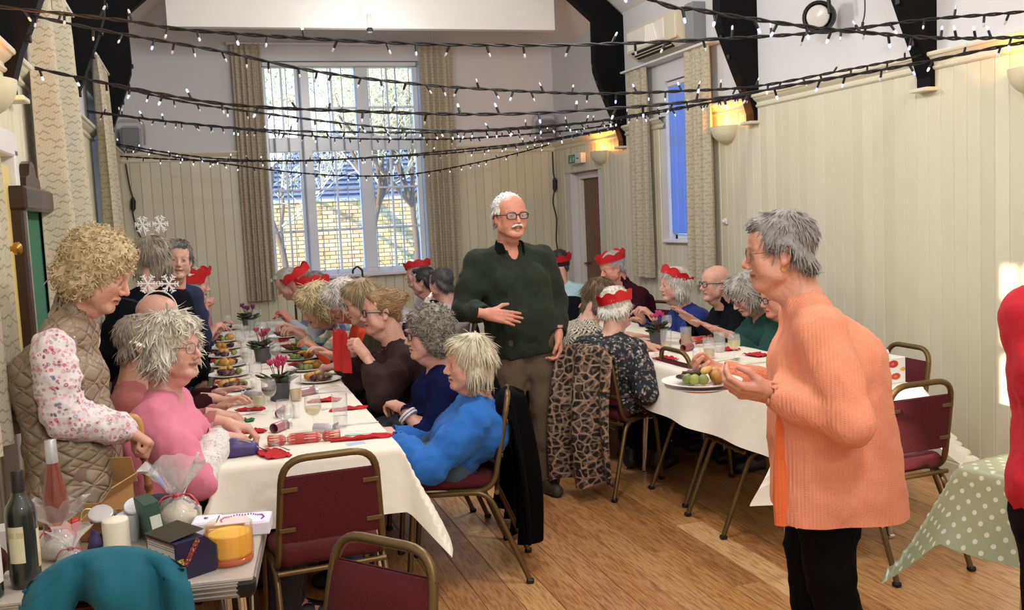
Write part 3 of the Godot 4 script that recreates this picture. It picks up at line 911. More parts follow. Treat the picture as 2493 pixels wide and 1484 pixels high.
	part(d, "door_frame", boxm(Vector3(.06, .1, .6), .006), M.gloss, at(Vector3(.015, 2.02, -.1)))
	var kn := mb(); kn.lathe([Vector2(0, 0), Vector2(.024, 0), Vector2(.012, .012), Vector2(.01, .03), Vector2(.024, .042), Vector2(.026, .056), Vector2(.014, .066), Vector2(0, .068)], 14)
	part(d, "knob", kn.mesh(), mat("#a8803a", .3, .8), Transform3D(Basis(Vector3.BACK, -PI / 2), Vector3(.02, 1.6, -.03)))
	# switch plate by the doorway, thermostat by the curtain, small boxed sensor
	solo("light_switch", boxm(Vector3(.012, .085, .085), .003), M.white, "small white switch plate left of the doorway", "switch", at(W(XR - .012, 1.12, 10.78)))
	var th := thing("thermostat", "tiny white thermostat on the right wall beside the curtain", "thermostat", W(XR - .014, 1.5, 7.1))
	part(th, "base", boxm(Vector3(.02, .05, .04), .004), M.white, at(Vector3(-.01, 0, 0)))
	part(th, "dial", boxm(Vector3(.03, .03, .03), .008), M.white, at(Vector3(-.028, .0, 0)))

# ---------------------------------------------------------------- tables and chairs
func folding_table(label: String, at_: Vector3, turn: float, lx: float, lz: float, group := "") -> Node3D:   # lx across, lz long, top at 0.745
	var t := thing("folding_table", label, "table", at_, turn, group)
	part(t, "tabletop", boxm(Vector3(lx, .014, lz), .004), tri(mat("#d8d3cb", .35), ramp_tex(noise(.12, 21, 3), ["#c9c3ba", "#dedad3", "#d3cdc4"], 256), 2.0), at(Vector3(0, .738, 0)))
	for e in [-1.0, 1.0]:
		var b := mb()
		b.box(Vector3(0, .712, e * (lz / 2 - .006)), Vector3(lx - .07, .042, .014), .002)
		for r in 3: b.box(Vector3(0, .7 + r * .012, e * (lz / 2 + .002)), Vector3(lx - .07, .005, .006), .001)
		part(t, "edge_trim", b.mesh(), mat("#a9a29a", .3, .6))
		var c := mb()
		c.box(Vector3(e * (lx / 2 - .006), .712, 0), Vector3(.014, .042, lz - .07), .002)
		for r in 3: c.box(Vector3(e * (lx / 2 + .002), .7 + r * .012, 0), Vector3(.006, .005, lz - .07), .001)
		part(t, "edge_trim", c.mesh(), mat("#a9a29a", .3, .6))
		for f in [-1.0, 1.0]: part(t, "corner_cap", boxm(Vector3(.055, .05, .055), .012), M.black, at(Vector3(e * (lx / 2 - .022), .713, f * (lz / 2 - .022))))
	for e in [-1.0, 1.0]:
		for f in [-1.0, 1.0]:
			var g := mb()
			g.tube([Vector3(e * (lx / 2 - .09), .72, f * (lz / 2 - .13)), Vector3(e * (lx / 2 - .07), .012, f * (lz / 2 - .1))], .0125, 8)
			g.tube([Vector3(e * (lx / 2 - .09), .72, f * (lz / 2 - .19)), Vector3(e * (lx / 2 - .07), .1, f * (lz / 2 - .125))], .01, 8)
			g.box(Vector3(e * (lx / 2 - .07), .01, f * (lz / 2 - .1)), Vector3(.035, .02, .035), .006)
			part(t, "leg", g.mesh(), M.chrome)
		var h := mb(); h.tube([Vector3(-lx / 2 + .09, .35, e * (lz / 2 - .115)), Vector3(lx / 2 - .09, .35, e * (lz / 2 - .115))], .009, 8)
		part(t, "crossbar", h.mesh(), M.chrome)
	return t

func cloth_mesh(hx: float, hz: float, drop: float, seed_: int, ends := Vector2(1, 1), flare := .04) -> ArrayMesh:   # laid at y = 0; ends: hangs at -z, +z
	var rng := RandomNumberGenerator.new(); rng.seed = seed_
	var ph := rng.randf() * 6.0
	var g := []
	var nx := 56; var nz := 84
	var step := func(k: int, n: int, h: float, lo: float, hi: float) -> float:
		var t := float(k) / n
		# finer towards the edges
		var m := int(n * .22)
		if k <= m: return lerpf(-h - lo, -h, float(k) / m)
		if k >= n - m: return lerpf(h, h + hi, float(k - n + m) / m)
		return lerpf(-h, h, float(k - m) / (n - 2 * m))
	for j in nz + 1:
		var b: float = step.call(j, nz, hz, drop * ends.x, drop * ends.y)
		var row := []
		for i in nx + 1:
			var a: float = step.call(i, nx, hx, drop, drop)
			var ex := maxf(absf(a) - hx, 0.0); var ez := maxf(absf(b) - hz, 0.0)
			var p := Vector3(clampf(a, -hx, hx), 0, clampf(b, -hz, hz))
			var big := maxf(ex, ez); var small := minf(ex, ez)
			var sx := signf(a); var sz := signf(b)
			if ex > 0.0 or ez > 0.0:
				var d := big + small * .62
				var f := d / drop
				var wave := (.5 + .5 * sin((b if ex > ez else a) * 9.0 + ph) * sin((b if ex > ez else a) * 3.7 + ph * 2.0)) * .055 * f * f
				var o := flare * f + wave + .008
				p.y = -d + .006 * f
				if ex >= ez:
					p.x += sx * (o + small * .25)
					if ez > 0.0: p.z += sz * (.008 + small * .52)
				else:
					p.z += sz * (o + small * .25)
					if ex > 0.0: p.x += sx * (.008 + small * .52)
			else:
				p.y += .0008 * sin(a * 40.0) * sin(b * 31.0) + .0022 * absf(sin(b * 5.1 + 1.0)) * absf(sin(a * 2.3 + .6))
			row.append(p)
		g.append(row)
	var m := mb(); m.sheet(g, .0022, Vector2(2 * hx + 2 * drop, 2 * hz + 2 * drop))
	return m.mesh()

func cloth(label: String, c: Vector3, hx: float, hz: float, drop: float, seed_: int, m: Material, ends := Vector2(1, 1), group := "", turn := 0.0, flare := .04) -> void:
	solo("tablecloth", cloth_mesh(hx, hz, drop, seed_, ends, flare), m, label, "tablecloth", at(c, turn), group)

func tables() -> void:
	var ny := ["nearest of the row", "middle of the row", "farthest of the row"]
	for k in 3:
		var zc := -(4.73 + k * 1.86)
		folding_table("folding table under the cloths of the left row, %s" % ny[k], Vector3(.34, 0, zc), 0, .66, 1.8, "folding tables of the left row")
		cloth("cream tablecloth on the left row of tables, %s" % ny[k], Vector3(.34 + [.0, .012, -.008][k], .75 + .003 * (2 - k), zc), .34, .925, .25, 3 + k, M.cloth, Vector2(1 if k == 2 else 0, 1 if k == 0 else .06), "cream cloths on the left row")
	for k in 2:
		var zc := -(4.75 + k * 1.86)
		folding_table("folding table under the cloth of the right row, %s end" % ["near", "far"][k], Vector3(2.79, 0, zc), 0, .7, 1.8, "folding tables of the right row")
		cloth("cream tablecloth on the right row of tables, %s end" % ["near", "far"][k], Vector3(2.79, .75 + .003 * (1 - k), zc), .37, .925, .26, 13 + k, M.cloth, Vector2(1 if k == 1 else 0, 1 if k == 0 else .06), "cream cloths on the right row")
	folding_table("folding table of the far middle group by the long window", Vector3(1.42, 0, -9.55), PI / 2, .66, .9)
	cloth("cream tablecloth of the far middle group by the long window", Vector3(1.42, .752, -9.55), .47, .34, .22, 31, M.cloth)
	# polka-dot table at the right
	var dots := img_tex(128, 128, func(x: int, y: int) -> Color:
		var best := 99.0
		for q in [Vector2(32, 32), Vector2(96, 96), Vector2(160, 32), Vector2(-32, 96), Vector2(32, 160), Vector2(96, -32)]: best = minf(best, q.distance_to(Vector2(x, y)))
		return Color("#9ea685").lerp(Color("#d8dac8"), clampf((19.0 - best) / 2.5, 0, 1)))
	var dm: StandardMaterial3D = mat("#fffffe", .22).duplicate()
	dm.albedo_texture = dots; dm.uv1_scale = Vector3(17, 17, 1)
	dm.clearcoat_enabled = true; dm.clearcoat = .5
	folding_table("folding table under the polka dot cloth at the lower right", Vector3(2.79, 0, -2.32), .16, .72, .72)
	cloth("sage green plastic tablecloth with white polka dots at the lower right", Vector3(2.79, .752, -2.32), .39, .4, .26, 51, dm, Vector2(1, 1), "", .16, .045)
	# raffle table
	folding_table("cream folding table crowded with raffle prizes at the lower left", Vector3(-.27, 0, -2.95), -.12, .74, .62)

func chair_proto(label: String) -> Node3D:
	var t := thing("banquet_chair", label, "chair", Vector3.ZERO, 0.0, "red banquet chairs")
	var f := Field.new(Vector3(-.24, .4, -.24), Vector3(.24, .53, .26), .012)
	for e in [-1.0, 1.0]:
		f.cone(Vector3(.15 * e, .465, -.16), Vector3(.16 * e, .465, .17), .032, .034, .03)
	f.ell(Vector3(0, .464, .0), Vector3(.2, .034, .215), .03)
	f.cone(Vector3(-.16, .465, .17), Vector3(.16, .465, .17), .033, .033, .03)
	f.cone(Vector3(-.15, .465, -.16), Vector3(.15, .465, -.16), .032, .032, .03)
	part(t, "seat", netm(f.net()), M.red)
	# back panel: upholstered trapezium, leaning back
	var lean := func(y: float) -> float: return -.19 - (y - .45) * .2
	var hw := func(y: float) -> float: return .19 - (y - .45) * .075
	var g := mb()
	for side in [0, 1]:
		var rows := []
		for r in 9:
			var y := lerpf(.53, .775, r / 8.0)
			var row := []
			for q in 13:
				var u := q / 12.0 * 2.0 - 1.0
				var puff := (1.0 - pow(absf(u), 5.0)) * (1.0 - pow(absf(r / 4.0 - 1.0), 5.0))
				var x: float = u * (hw.call(y) - .004)
				row.append(Vector3(x if side == 0 else -x, y, lean.call(y) + (.008 + .02 * puff if side == 0 else -.008 - .005 * puff)))
			rows.append(row)
		rows.reverse()
		g.sheet(rows, .004)
	g.box(Vector3(0, .0, 0), Vector3(.355, .245, .016), .002, Transform3D(Basis(Vector3.RIGHT, -.2), Vector3(0, .652, lean.call(.652))))
	part(t, "backrest", g.mesh(), M.red)
	var lp := []
	for e in [-1.0, 1.0]:
		var l := [Vector3(.185 * e, .425, .02), Vector3(.19 * e, .425, -.185), Vector3(hw.call(.62) * e, .62, lean.call(.62)), Vector3(hw.call(.83) * e, .84, lean.call(.84))]
		if e < 0: lp.append_array(l)
		else:
			l.reverse(); lp.append_array(l)
	var fr := mb(); fr.tube(arc_path(lp, .085, 6), .0135, 8)
	part(t, "back_frame", fr.mesh(), M.bronze)
	for e in [-1.0, 1.0]:
		var lg := mb(); lg.tube(arc_path([Vector3(.205 * e, .012, .21), Vector3(.195 * e, .418, .17), Vector3(.195 * e, .422, -.16), Vector3(.2 * e, .012, -.33)], .07, 6), .0125, 8)
		part(t, "leg_frame", lg.mesh(), M.bronze)
		for z in [.21, -.33]: part(t, "foot_cap", boxm(Vector3(.032, .022, .034), .006), M.black, at(Vector3(.2025 * e, .011, z)))
		for y in [.73, .58]: part(t, "clip", boxm(Vector3(.06, .018, .008), .003), M.bronze, at(Vector3((hw.call(y) - .026) * e, y, lean.call(y) - .015)))
	for z in [-.2, .17]:
		var cb := mb(); cb.tube([Vector3(-.195, .418, z), Vector3(.195, .418, z)], .011, 8)
		part(t, "crossbar", cb.mesh(), M.bronze)
	return t

func chairs() -> void:
	var c0 := chair_proto("empty red banquet chair at the near end of the left table, back to the camera")
	c0.position = W(.35, 0, 3.72); c0.rotation.y = PI + .06
	var list := [
		[.17, 2.27, -52, "empty red banquet chair in the foreground below the blue fleece woman"],
		[1.03, 4.4, -107, "red banquet chair under the woman in the bright blue fleece"],
		[1.04, 4.93, -92, "red banquet chair under the woman in the navy V-neck"],
		[1.0, 5.46, -90, "red banquet chair under the woman in the dark maroon dress"],
		[.98, 5.95, -90, "red banquet chair under the woman in the olive jacket"],
		[.98, 6.5, -90, "red banquet chair under the white-haired person in orange"],
		[.98, 7.02, -90, "red banquet chair under the woman in the striped jumper"],
		[.98, 7.52, -90, "red banquet chair under the grey-haired diner with tilted crown"],
		[.98, 8.04, -90, "red banquet chair under the bald man in a red crown"],
		[.98, 8.6, -90, "red banquet chair under the grey-haired diner nearest the walking stick"],
		[-.2, 4.08, 90, "red banquet chair under the woman in pink, beside the gilet"],
		[-.34, 4.68, 90, "red banquet chair under the short-haired diner in dusty pink"],
		[-.34, 5.3, 90, "red banquet chair under the white-haired man at the left table"],
		[-.34, 7.3, 90, "red banquet chair under the nearer crowned diner on the left"],
		[-.34, 8.1, 90, "red banquet chair under the farther crowned diner on the left"],
		[-.275, 2.73, 180, "red banquet chair draped with the teal fleece at the raffle table"],
		[2.74, 5.03, 92, "empty red banquet chair pushed in behind the carried plate, farther one"],
		[2.68, 4.46, 88, "empty red banquet chair pushed in behind the carried plate, nearer one"],
		[2.88, 3.77, 183, "empty red banquet chair at the near end of the right table"],
		[3.3, 4.42, -90, "empty red banquet chair by the panelled right wall"],
		[2.26, 5.43, 125, "red banquet chair hung with the leopard print coat"],
		[2.34, 6.22, 90, "red banquet chair under the woman in zebra print"],
		[2.2, 6.85, 90, "red banquet chair under the diner in black and white stripes"],
		[3.5, 5.42, -90, "red banquet chair under the diner hidden by the peach cardigan"],
		[3.5, 5.75, -90, "red banquet chair under the woman in green"],
		[3.5, 6.14, -90, "red banquet chair under the bald man in black"],
		[3.5, 6.72, -90, "red banquet chair under the crowned woman in blue"],
		[3.42, 7.5, -70, "red banquet chair behind the man in the maroon jacket"],
		[3.2, 8.55, 150, "red banquet chair under the dark-haired diner in pale blue"],
		[1.98, 9.15, -100, "red banquet chair of the far middle group, under the crowned diner"],
		[2.0, 8.2, -125, "red banquet chair of the far middle group, under the grey cardigan"],
		[1.98, 7.1, -120, "red banquet chair behind the standing man, with cream coat"],
	]
	for q in list: copy(c0, W(q[0], 0, q[1]), deg_to_rad(q[2]), q[3], "red banquet chairs", "banquet_chair")

# ---------------------------------------------------------------- people
# head template: centre between the ears, face towards +z. look: 0 calm, 1 smile, 2 laughing
func head_template(look: int, far := 0) -> Dictionary:
	var key := "head%d %d" % [look, far]
	if cache.has(key): return cache[key]
	var f := Field.new(Vector3(-.098, -.19, -.118), Vector3(.098, .135, .128), [.0036, .0052, .0068][far])
	f.ell(Vector3(0, .036, -.014), Vector3(.074, .086, .095), .01)
	f.ell(Vector3(0, -.02, .028), Vector3(.061, .082, .062), .03)
	f.ell(Vector3(0, .045, .038), Vector3(.058, .05, .048), .03)
	for e in [-1.0, 1.0]:
		f.chain([Vector3(.056 * e, -.03, .0), Vector3(.05 * e, -.068, .018), Vector3(.018 * e, -.1, .066)], [.022, .021, .018], .02)
		f.ball(Vector3(.041 * e, -.024, .06), .023, .016)                      # cheekbone
		f.ball(Vector3(.04 * e, -.052, .046 + .004 * look), .025, .02)          # soft cheek
		f.cone(Vector3(.012 * e, .02, .084), Vector3(.046 * e, .017, .068), .0095, .008, .014)
	f.ball(Vector3(0, -.101, .073), .0165, .014)
	f.cone(Vector3(0, -.05, -.03), Vector3(0, -.2, -.052), .052, .056, .025)
	f.cone(Vector3(0, -.07, .03), Vector3(0, -.12, .02), .035, .035, .03)
	for e in [-1.0, 1.0]:
		f.ball(Vector3(.031 * e, .0, .099), .0155, .012, -1.0)                 # eye socket
		f.ell(Vector3(.031 * e, .0, .0745), Vector3(.0175, .0145, .0145), .004)  # lids
		f.ell(Vector3(.031 * e, .0005, .089), Vector3(.0118, .0029 if look < 2 else .002, .006), .002, -1.0)
		f.chain([Vector3(.018 * e, -.014, .086), Vector3(.034 * e, -.0185, .083)], [.003, .002], .006, -1.0)   # bag under the eye
	f.cone(Vector3(0, .01, .085), Vector3(0, -.03, .107), .0075, .0105, .012)
	f.ball(Vector3(0, -.034, .108), .0095, .006)
	for e in [-1.0, 1.0]:
		f.ball(Vector3(.0115 * e, -.038, .096), .0085, .006)
		f.ball(Vector3(.0065 * e, -.045, .1), .0035, .003, -1.0)
	var wide := .0255 + .004 * look
	var lift := .004 * look
	f.chain([Vector3(-wide, -.066 + lift, .077), Vector3(-.009, -.0615, .0895), Vector3(0, -.063, .091), Vector3(.009, -.0615, .0895), Vector3(wide, -.066 + lift, .077)], [.002, .0045, .004, .0045, .002], .008)
	f.chain([Vector3(-wide * .9, -.069 + lift, .077), Vector3(0, -.0755 - .003 * look, .088), Vector3(wide * .9, -.069 + lift, .077)], [.002, .0055, .002], .008)
	f.chain([Vector3(-wide, -.067 + lift, .083), Vector3(0, -.0685, .099), Vector3(wide, -.067 + lift, .083)], [.0014, .0022 + .0018 * look, .0014], .002, -1.0)
	for e in [-1.0, 1.0]:
		f.chain([Vector3(.017 * e, -.035, .098), Vector3(.03 * e, -.056, .088), Vector3((wide + .009) * e, -.075, .077)], [.0022, .003, .0018], .008, -1.0)   # fold beside the mouth
		var eb := Basis(Vector3.UP, .35 * e) * Basis(Vector3.FORWARD, .12 * e)
		f.ell(Vector3(.079 * e, -.006, -.012), Vector3(.008, .032, .0195), .006, 1.0, eb)
		f.ell(Vector3(.086 * e, -.004, -.008), Vector3(.006, .021, .0115), .004, -1.0, eb)
		f.ball(Vector3(.077 * e, -.033, -.004), .0085, .006)
	var z := noise(1.0, 5, 3)
	f.ripple(func(p: Vector3) -> float: return z.get_noise_3dv(p * 60.0) * .0011, .008)
	var d := f.net()
	var cs := PackedColorArray()
	var z2 := noise(1.0, 9, 3)
	for p: Vector3 in d.v:
		var a := Color(.74, .49, .4)
		var red := 0.0
		for e in [-1.0, 1.0]:
			red += exp(-p.distance_squared_to(Vector3(.043 * e, -.033, .073)) / .0007) * .55
			red += exp(-p.distance_squared_to(Vector3(.082 * e, -.006, -.01)) / .0006) * .4
		red += exp(-p.distance_squared_to(Vector3(0, -.033, .108)) / .00022) * .6
		red += z2.get_noise_3dv(p * 55.0) * .45 + .1
		a = a.lerp(Color(.66, .33, .27), clampf(red, 0.0, 1.0) * .55)
		if z2.get_noise_3dv(p * 130.0 + Vector3(7, 1, 2)) > .38: a = a.lerp(Color(.45, .23, .14), .28)
		var ly := -.068 + lift * pow(clampf(absf(p.x) / wide, 0, 1), 2)
		if p.z > .072 and absf(p.x) < wide:
			var q := absf(p.y - ly) / (.0125 * (1.0 - pow(absf(p.x) / wide, 2) * .75))
			if q < 1.0: a = a.lerp(Color(.5, .19, .17), .75 * (1.0 - q * q * q))
			if absf(p.y - ly) < .0028 + .0016 * look and p.z < .093 and absf(p.x) < wide * .92: a = Color(.14, .04, .035) if look < 1 else Color(.3, .16, .13)
		for e in [-1.0, 1.0]:
			var bx := (absf(p.x) - .031) / .017
			if p.x * e > 0 and absf(bx) < 1.0 and p.z > .055:
				var by := .0245 - .004 * bx * bx + .001 * bx
				a = a.lerp(Color(.33, .26, .22), .55 * clampf(1.0 - absf(p.y - by) / .005, 0.0, 1.0))
				if absf(p.y - .0005) < .0065 and absf(bx) < .75 and p.z > .07: a = a.lerp(Color(.3, .14, .11), .5)
		cs.append(a)
	d.c = cs
	# eyeballs
	var b := mb(); b.add(d)
	for e in [-1.0, 1.0]:
		var prof := []
		for t in 9: prof.append(Vector2(sin(PI * t / 8) * .0125, -cos(PI * t / 8) * .0125))
		var k := b.v.size()
		b.lathe(prof, 14, Vector3.ZERO)
		var bb := Basis(Vector3.RIGHT, PI / 2)
		for j in range(k, b.v.size()):
			var q := bb * b.v[j]
			var fr := Vector2(q.x, q.y).length()
			b.c[j] = (Color(.02, .02, .025) if fr < .0026 else (Color(.12, .17, .2) if fr < .0058 else Color(.75, .7, .66))) if q.z > 0 else Color(.7, .6, .55)
			b.v[j] = q + Vector3(.031 * e, .0, .0765); b.n[j] = bb * b.n[j]
	cache[key] = {"v": b.v, "n": b.n, "i": b.i, "c": b.c}
	return cache[key]

# hand template: wrist at the origin, fingers along +z, palm down, thumb towards +x (a right hand)
func hand_template(pose: String, fine := true) -> Dictionary:
	var key := "hand" + pose + str(fine)
	if cache.has(key): return cache[key]
	var f := Field.new(Vector3(-.06, -.115, -.05), Vector3(.1, .035, .2), .0034 if fine else .0066)
	var curl: Array = {"rest": [.35, .5, .3], "flat": [.1, .12, .1], "grip": [1.15, 1.45, .8], "hold": [.55, .75, .45], "soft": [.6, .8, .5]}[pose]
	f.cone(Vector3(0, 0, -.05), Vector3(0, 0, .005), .026, .025, .01)
	for k in 4:
		var bx: float = [.027, .009, -.009, -.026][k]
		var bz: float = [.092, .097, .092, .082][k]
		f.cone(Vector3(bx * .55, -.002, .005), Vector3(bx, 0, bz), .0175, .0115, .014)
		var ln: Array = [[.042, .025, .02], [.046, .029, .021], [.042, .027, .021], [.033, .02, .018]][k]
		var p := Vector3(bx, .001, bz)
		var ang := 0.0
		var spread: float = [.12, .03, -.06, -.16][k] * (.65 if pose == "flat" else .5)
		for j in 3:
			ang += curl[j] * (1.0 + .08 * k)
			var q = p + (Vector3(spread, 0, 1).normalized() * cos(ang) + Vector3(0, -sin(ang), 0)) * ln[j]
			f.cone(p, q, [.0098, .0088, .008][j] - .0006 * (k / 3), [.009, .0082, .0068][j], .003)
			p = q
	f.cone(Vector3(.012, -.006, .012), Vector3(.034, -.014, .045), .02, .0145, .012)
	var thumb: Array = {"rest": [Vector3(.05, -.022, .08), Vector3(.052, -.03, .108)], "flat": [Vector3(.062, -.012, .078), Vector3(.072, -.014, .106)], "grip": [Vector3(.036, -.045, .07), Vector3(.016, -.056, .086)], "hold": [Vector3(.05, -.035, .078), Vector3(.044, -.05, .103)], "soft": [Vector3(.046, -.03, .078), Vector3(.04, -.042, .102)]}[pose]
	f.cone(Vector3(.034, -.014, .045), thumb[0], .0125, .0105, .006)
	f.cone(thumb[0], thumb[1], .0105, .008, .004)
	for k in 3: f.cone(Vector3([.018, .0, -.017][k], .013, .02), Vector3([.026, .009, -.025][k], .011, .09), .0018, .0022, .006)
	var d := f.net()
	var cs := PackedColorArray()
	var z := noise(1.0, 3, 2)
	for p: Vector3 in d.v:
		var a := Color(.71, .46, .375).lerp(Color(.62, .34, .28), clampf(.25 + z.get_noise_3dv(p * 70.0) * .5 + (.25 if p.z > .08 else 0.0), 0, 1) * .6)
		cs.append(a)
	d.c = cs
	cache[key] = d
	return d

# hair templates, in head space
func hair_template(style: String, fine := true) -> Dictionary:
	var key := "hair" + style + str(fine)
	if cache.has(key): return cache[key]
	var f := Field.new(Vector3(-.15, -.19, -.17), Vector3(.15, .19, .15), .0068 if fine else .0095)
	var z := noise(1.0, 11, 3)
	var len_ := .05; var tufts := 420; var curl := .0; var lift := .003; var wid := .0055
	match style:
		"bob", "bobfull":
			f.ell(Vector3(0, .04, -.018), Vector3(.092, .099, .108), .02)
			for e in [-1.0, 1.0]:
				f.chain([Vector3(.07 * e, .03, -.02), Vector3(.078 * e, -.045, -.012), Vector3(.068 * e, -.085, -.012)], [.03, .03, .022], .03)
				f.chain([Vector3(.05 * e, .02, -.075), Vector3(.05 * e, -.07, -.07)], [.045, .035], .03)
			f.chain([Vector3(-.05, .088, .055), Vector3(.04, .082, .062)], [.026, .024], .02)
			f.ell(Vector3(0, -.03, .1), Vector3(.063, .095, .085), .012, -1.0)
			len_ = .07; lift = .0015; tufts = 520
		"curly":
			f.ell(Vector3(0, .045, -.022), Vector3(.104, .108, .118), .02)
			for e in [-1.0, 1.0]: f.chain([Vector3(.078 * e, .03, -.02), Vector3(.084 * e, -.04, -.02), Vector3(.06 * e, -.075, -.05)], [.036, .034, .03], .03)
			f.chain([Vector3(-.04, -.04, -.09), Vector3(.04, -.04, -.09)], [.042, .042], .03)
			f.chain([Vector3(-.045, .09, .055), Vector3(.045, .09, .055)], [.03, .03], .02)
			f.ell(Vector3(0, -.035, .1), Vector3(.06, .088, .085), .012, -1.0)
			len_ = .034; curl = 1.9; lift = .008; wid = .006; tufts = 560
		"waves":
			f.ell(Vector3(0, .045, -.02), Vector3(.1, .104, .114), .02)
			for e in [-1.0, 1.0]: f.chain([Vector3(.075 * e, .03, -.01), Vector3(.085 * e, -.035, .0), Vector3(.07 * e, -.075, -.02)], [.034, .032, .026], .03)
			f.chain([Vector3(-.04, -.05, -.085), Vector3(.04, -.05, -.085)], [.04, .04], .03)
			f.chain([Vector3(-.05, .088, .06), Vector3(.04, .094, .062)], [.03, .027], .02)
			f.ell(Vector3(0, -.035, .1), Vector3(.06, .092, .082), .012, -1.0)
			len_ = .062; curl = .5; lift = .0012; wid = .0075; tufts = 560
		"short":
			f.ell(Vector3(0, .042, -.02), Vector3(.084, .092, .104), .02)
			for e in [-1.0, 1.0]:
				f.chain([Vector3(.062 * e, .03, .02), Vector3(.073 * e, .0, -.03), Vector3(.06 * e, -.035, -.07)], [.02, .02, .024], .025)
			f.chain([Vector3(-.035, -.05, -.085), Vector3(.035, -.05, -.085)], [.026, .026], .03)
			f.chain([Vector3(-.045, .088, .06), Vector3(.03, .094, .066)], [.022, .02], .02)
			f.ell(Vector3(0, -.035, .1), Vector3(.062, .09, .075), .01, -1.0)
			for e in [-1.0, 1.0]: f.ball(Vector3(.085 * e, -.012, -.008), .03, .008, -1.0)
			len_ = .042; lift = .0025; curl = .2; tufts = 520
		"man":
			f.ell(Vector3(0, .042, -.024), Vector3(.08, .088, .098), .02)
			for e in [-1.0, 1.0]: f.chain([Vector3(.066 * e, .025, .02), Vector3(.07 * e, .0, -.035), Vector3(.052 * e, -.04, -.07)], [.012, .016, .02], .02)
			f.ell(Vector3(0, -.02, .105), Vector3(.064, .105, .085), .008, -1.0)
			for e in [-1.0, 1.0]: f.ball(Vector3(.085 * e, -.012, -.008), .032, .006, -1.0)
			len_ = .035; lift = .0025; tufts = 380; wid = .0045
		"bald":
			f.ell(Vector3(0, .0, -.02), Vector3(.082, .05, .098), .01)
			f.ell(Vector3(0, -.02, .1), Vector3(.066, .12, .1), .006, -1.0)
			f.ell(Vector3(0, .1, -.01), Vector3(.07, .06, .085), .01, -1.0)
			for e in [-1.0, 1.0]: f.ball(Vector3(.085 * e, -.012, -.008), .03, .006, -1.0)
			len_ = .025; lift = .0015; tufts = 180; wid = .004
		"updo":
			f.ell(Vector3(0, .042, -.02), Vector3(.083, .092, .102), .02)
			f.ball(Vector3(0, .07, -.115), .034, .02)
			f.chain([Vector3(-.03, -.04, -.085), Vector3(.03, -.04, -.085)], [.02, .02], .03)
			f.chain([Vector3(-.045, .085, .055), Vector3(.045, .085, .055)], [.018, .018], .02)
			f.ell(Vector3(0, -.035, .1), Vector3(.064, .1, .075), .01, -1.0)
			for e in [-1.0, 1.0]: f.ball(Vector3(.088 * e, -.012, .0), .03, .008, -1.0)
			len_ = .05; lift = .004; curl = .4; tufts = 380; wid = .005
	var amp := .009 if style == "curly" else (.007 if style == "waves" else .003)
	f.ripple(func(p: Vector3) -> float: return z.get_noise_3dv(p * (34.0 if amp > .005 else 50.0)) * amp * 1.6, .02)
	f.plane(Vector3(0, -.135, 0), Vector3(0, -1, 0))
	var d := f.net()
	var b := mb()
	var rng := RandomNumberGenerator.new(); rng.seed = hash(style)
	var cs := PackedColorArray()
	for p: Vector3 in d.v:
		var s := .8 + .35 * z.get_noise_3dv(Vector3(p.x * 120.0, p.y * 30.0, p.z * 120.0))
		cs.append(Color(s, s, s))
	d.c = cs
	b.add(d)
	tufts = int(tufts * (3.2 if fine else 1.3))
	var crown := Vector3(.012, .14, -.045)
	for t in tufts:
		var j = rng.randi() % d.v.size()
		var p: Vector3 = d.v[j]; var nn: Vector3 = d.n[j]
		var dir := p - crown
		if style == "updo": dir = (Vector3(0, .07, -.12) - p)
		if style == "man" and p.y > .05: dir = Vector3(.5, -.1, -1)
		if style.begins_with("bob"): dir = dir.lerp(Vector3(0, -.16, 0), clampf((.09 - p.y) / .1, 0.0, 1.0)) + Vector3(0, -.03, 0)
		dir = (dir - nn * dir.dot(nn)).normalized()
		dir = (dir + Vector3(rng.randf_range(-1, 1), rng.randf_range(-.6, .6), rng.randf_range(-1, 1)) * (.15 + curl * (.4 if curl > 1.0 else .22))).normalized()
		dir = (dir - nn * dir.dot(nn)).normalized()
		var side := nn.cross(dir)
		var L := len_ * rng.randf_range(.6, 1.2) * (.6 if p.z > .045 else 1.0)
		var w := wid * .5 * rng.randf_range(.7, 1.3)
		var s := rng.randf_range(.68, 1.22)
		b.col = Color(s, s, s)
		var pts := []; var rad := []
		var bend := rng.randf_range(-1, 1) * curl
		for q in 4:
			var u := q / 3.0
			var h := sin(u * PI * .8) * lift - .003 + (u * u * lift * .6 if curl > .5 else 0.0)
			var turn := dir.rotated(nn, bend * u)
			pts.append(p + turn * L * u * (.7 if curl > 1.0 else 1.0) + nn * h)
			rad.append(w * [.6, 1.0, .8, .12][q])
		b.tube(pts, rad, 4, false, .4, nn)
	b.col = Color.WHITE
	cache[key] = {"v": b.v, "n": b.n, "i": b.i, "c": b.c}
	return cache[key]

func hair_mat(h: String) -> StandardMaterial3D:
	return mat(h, .55, 0.0, {"vertex_color_use_as_albedo": true, "rim_enabled": true, "rim": .25})

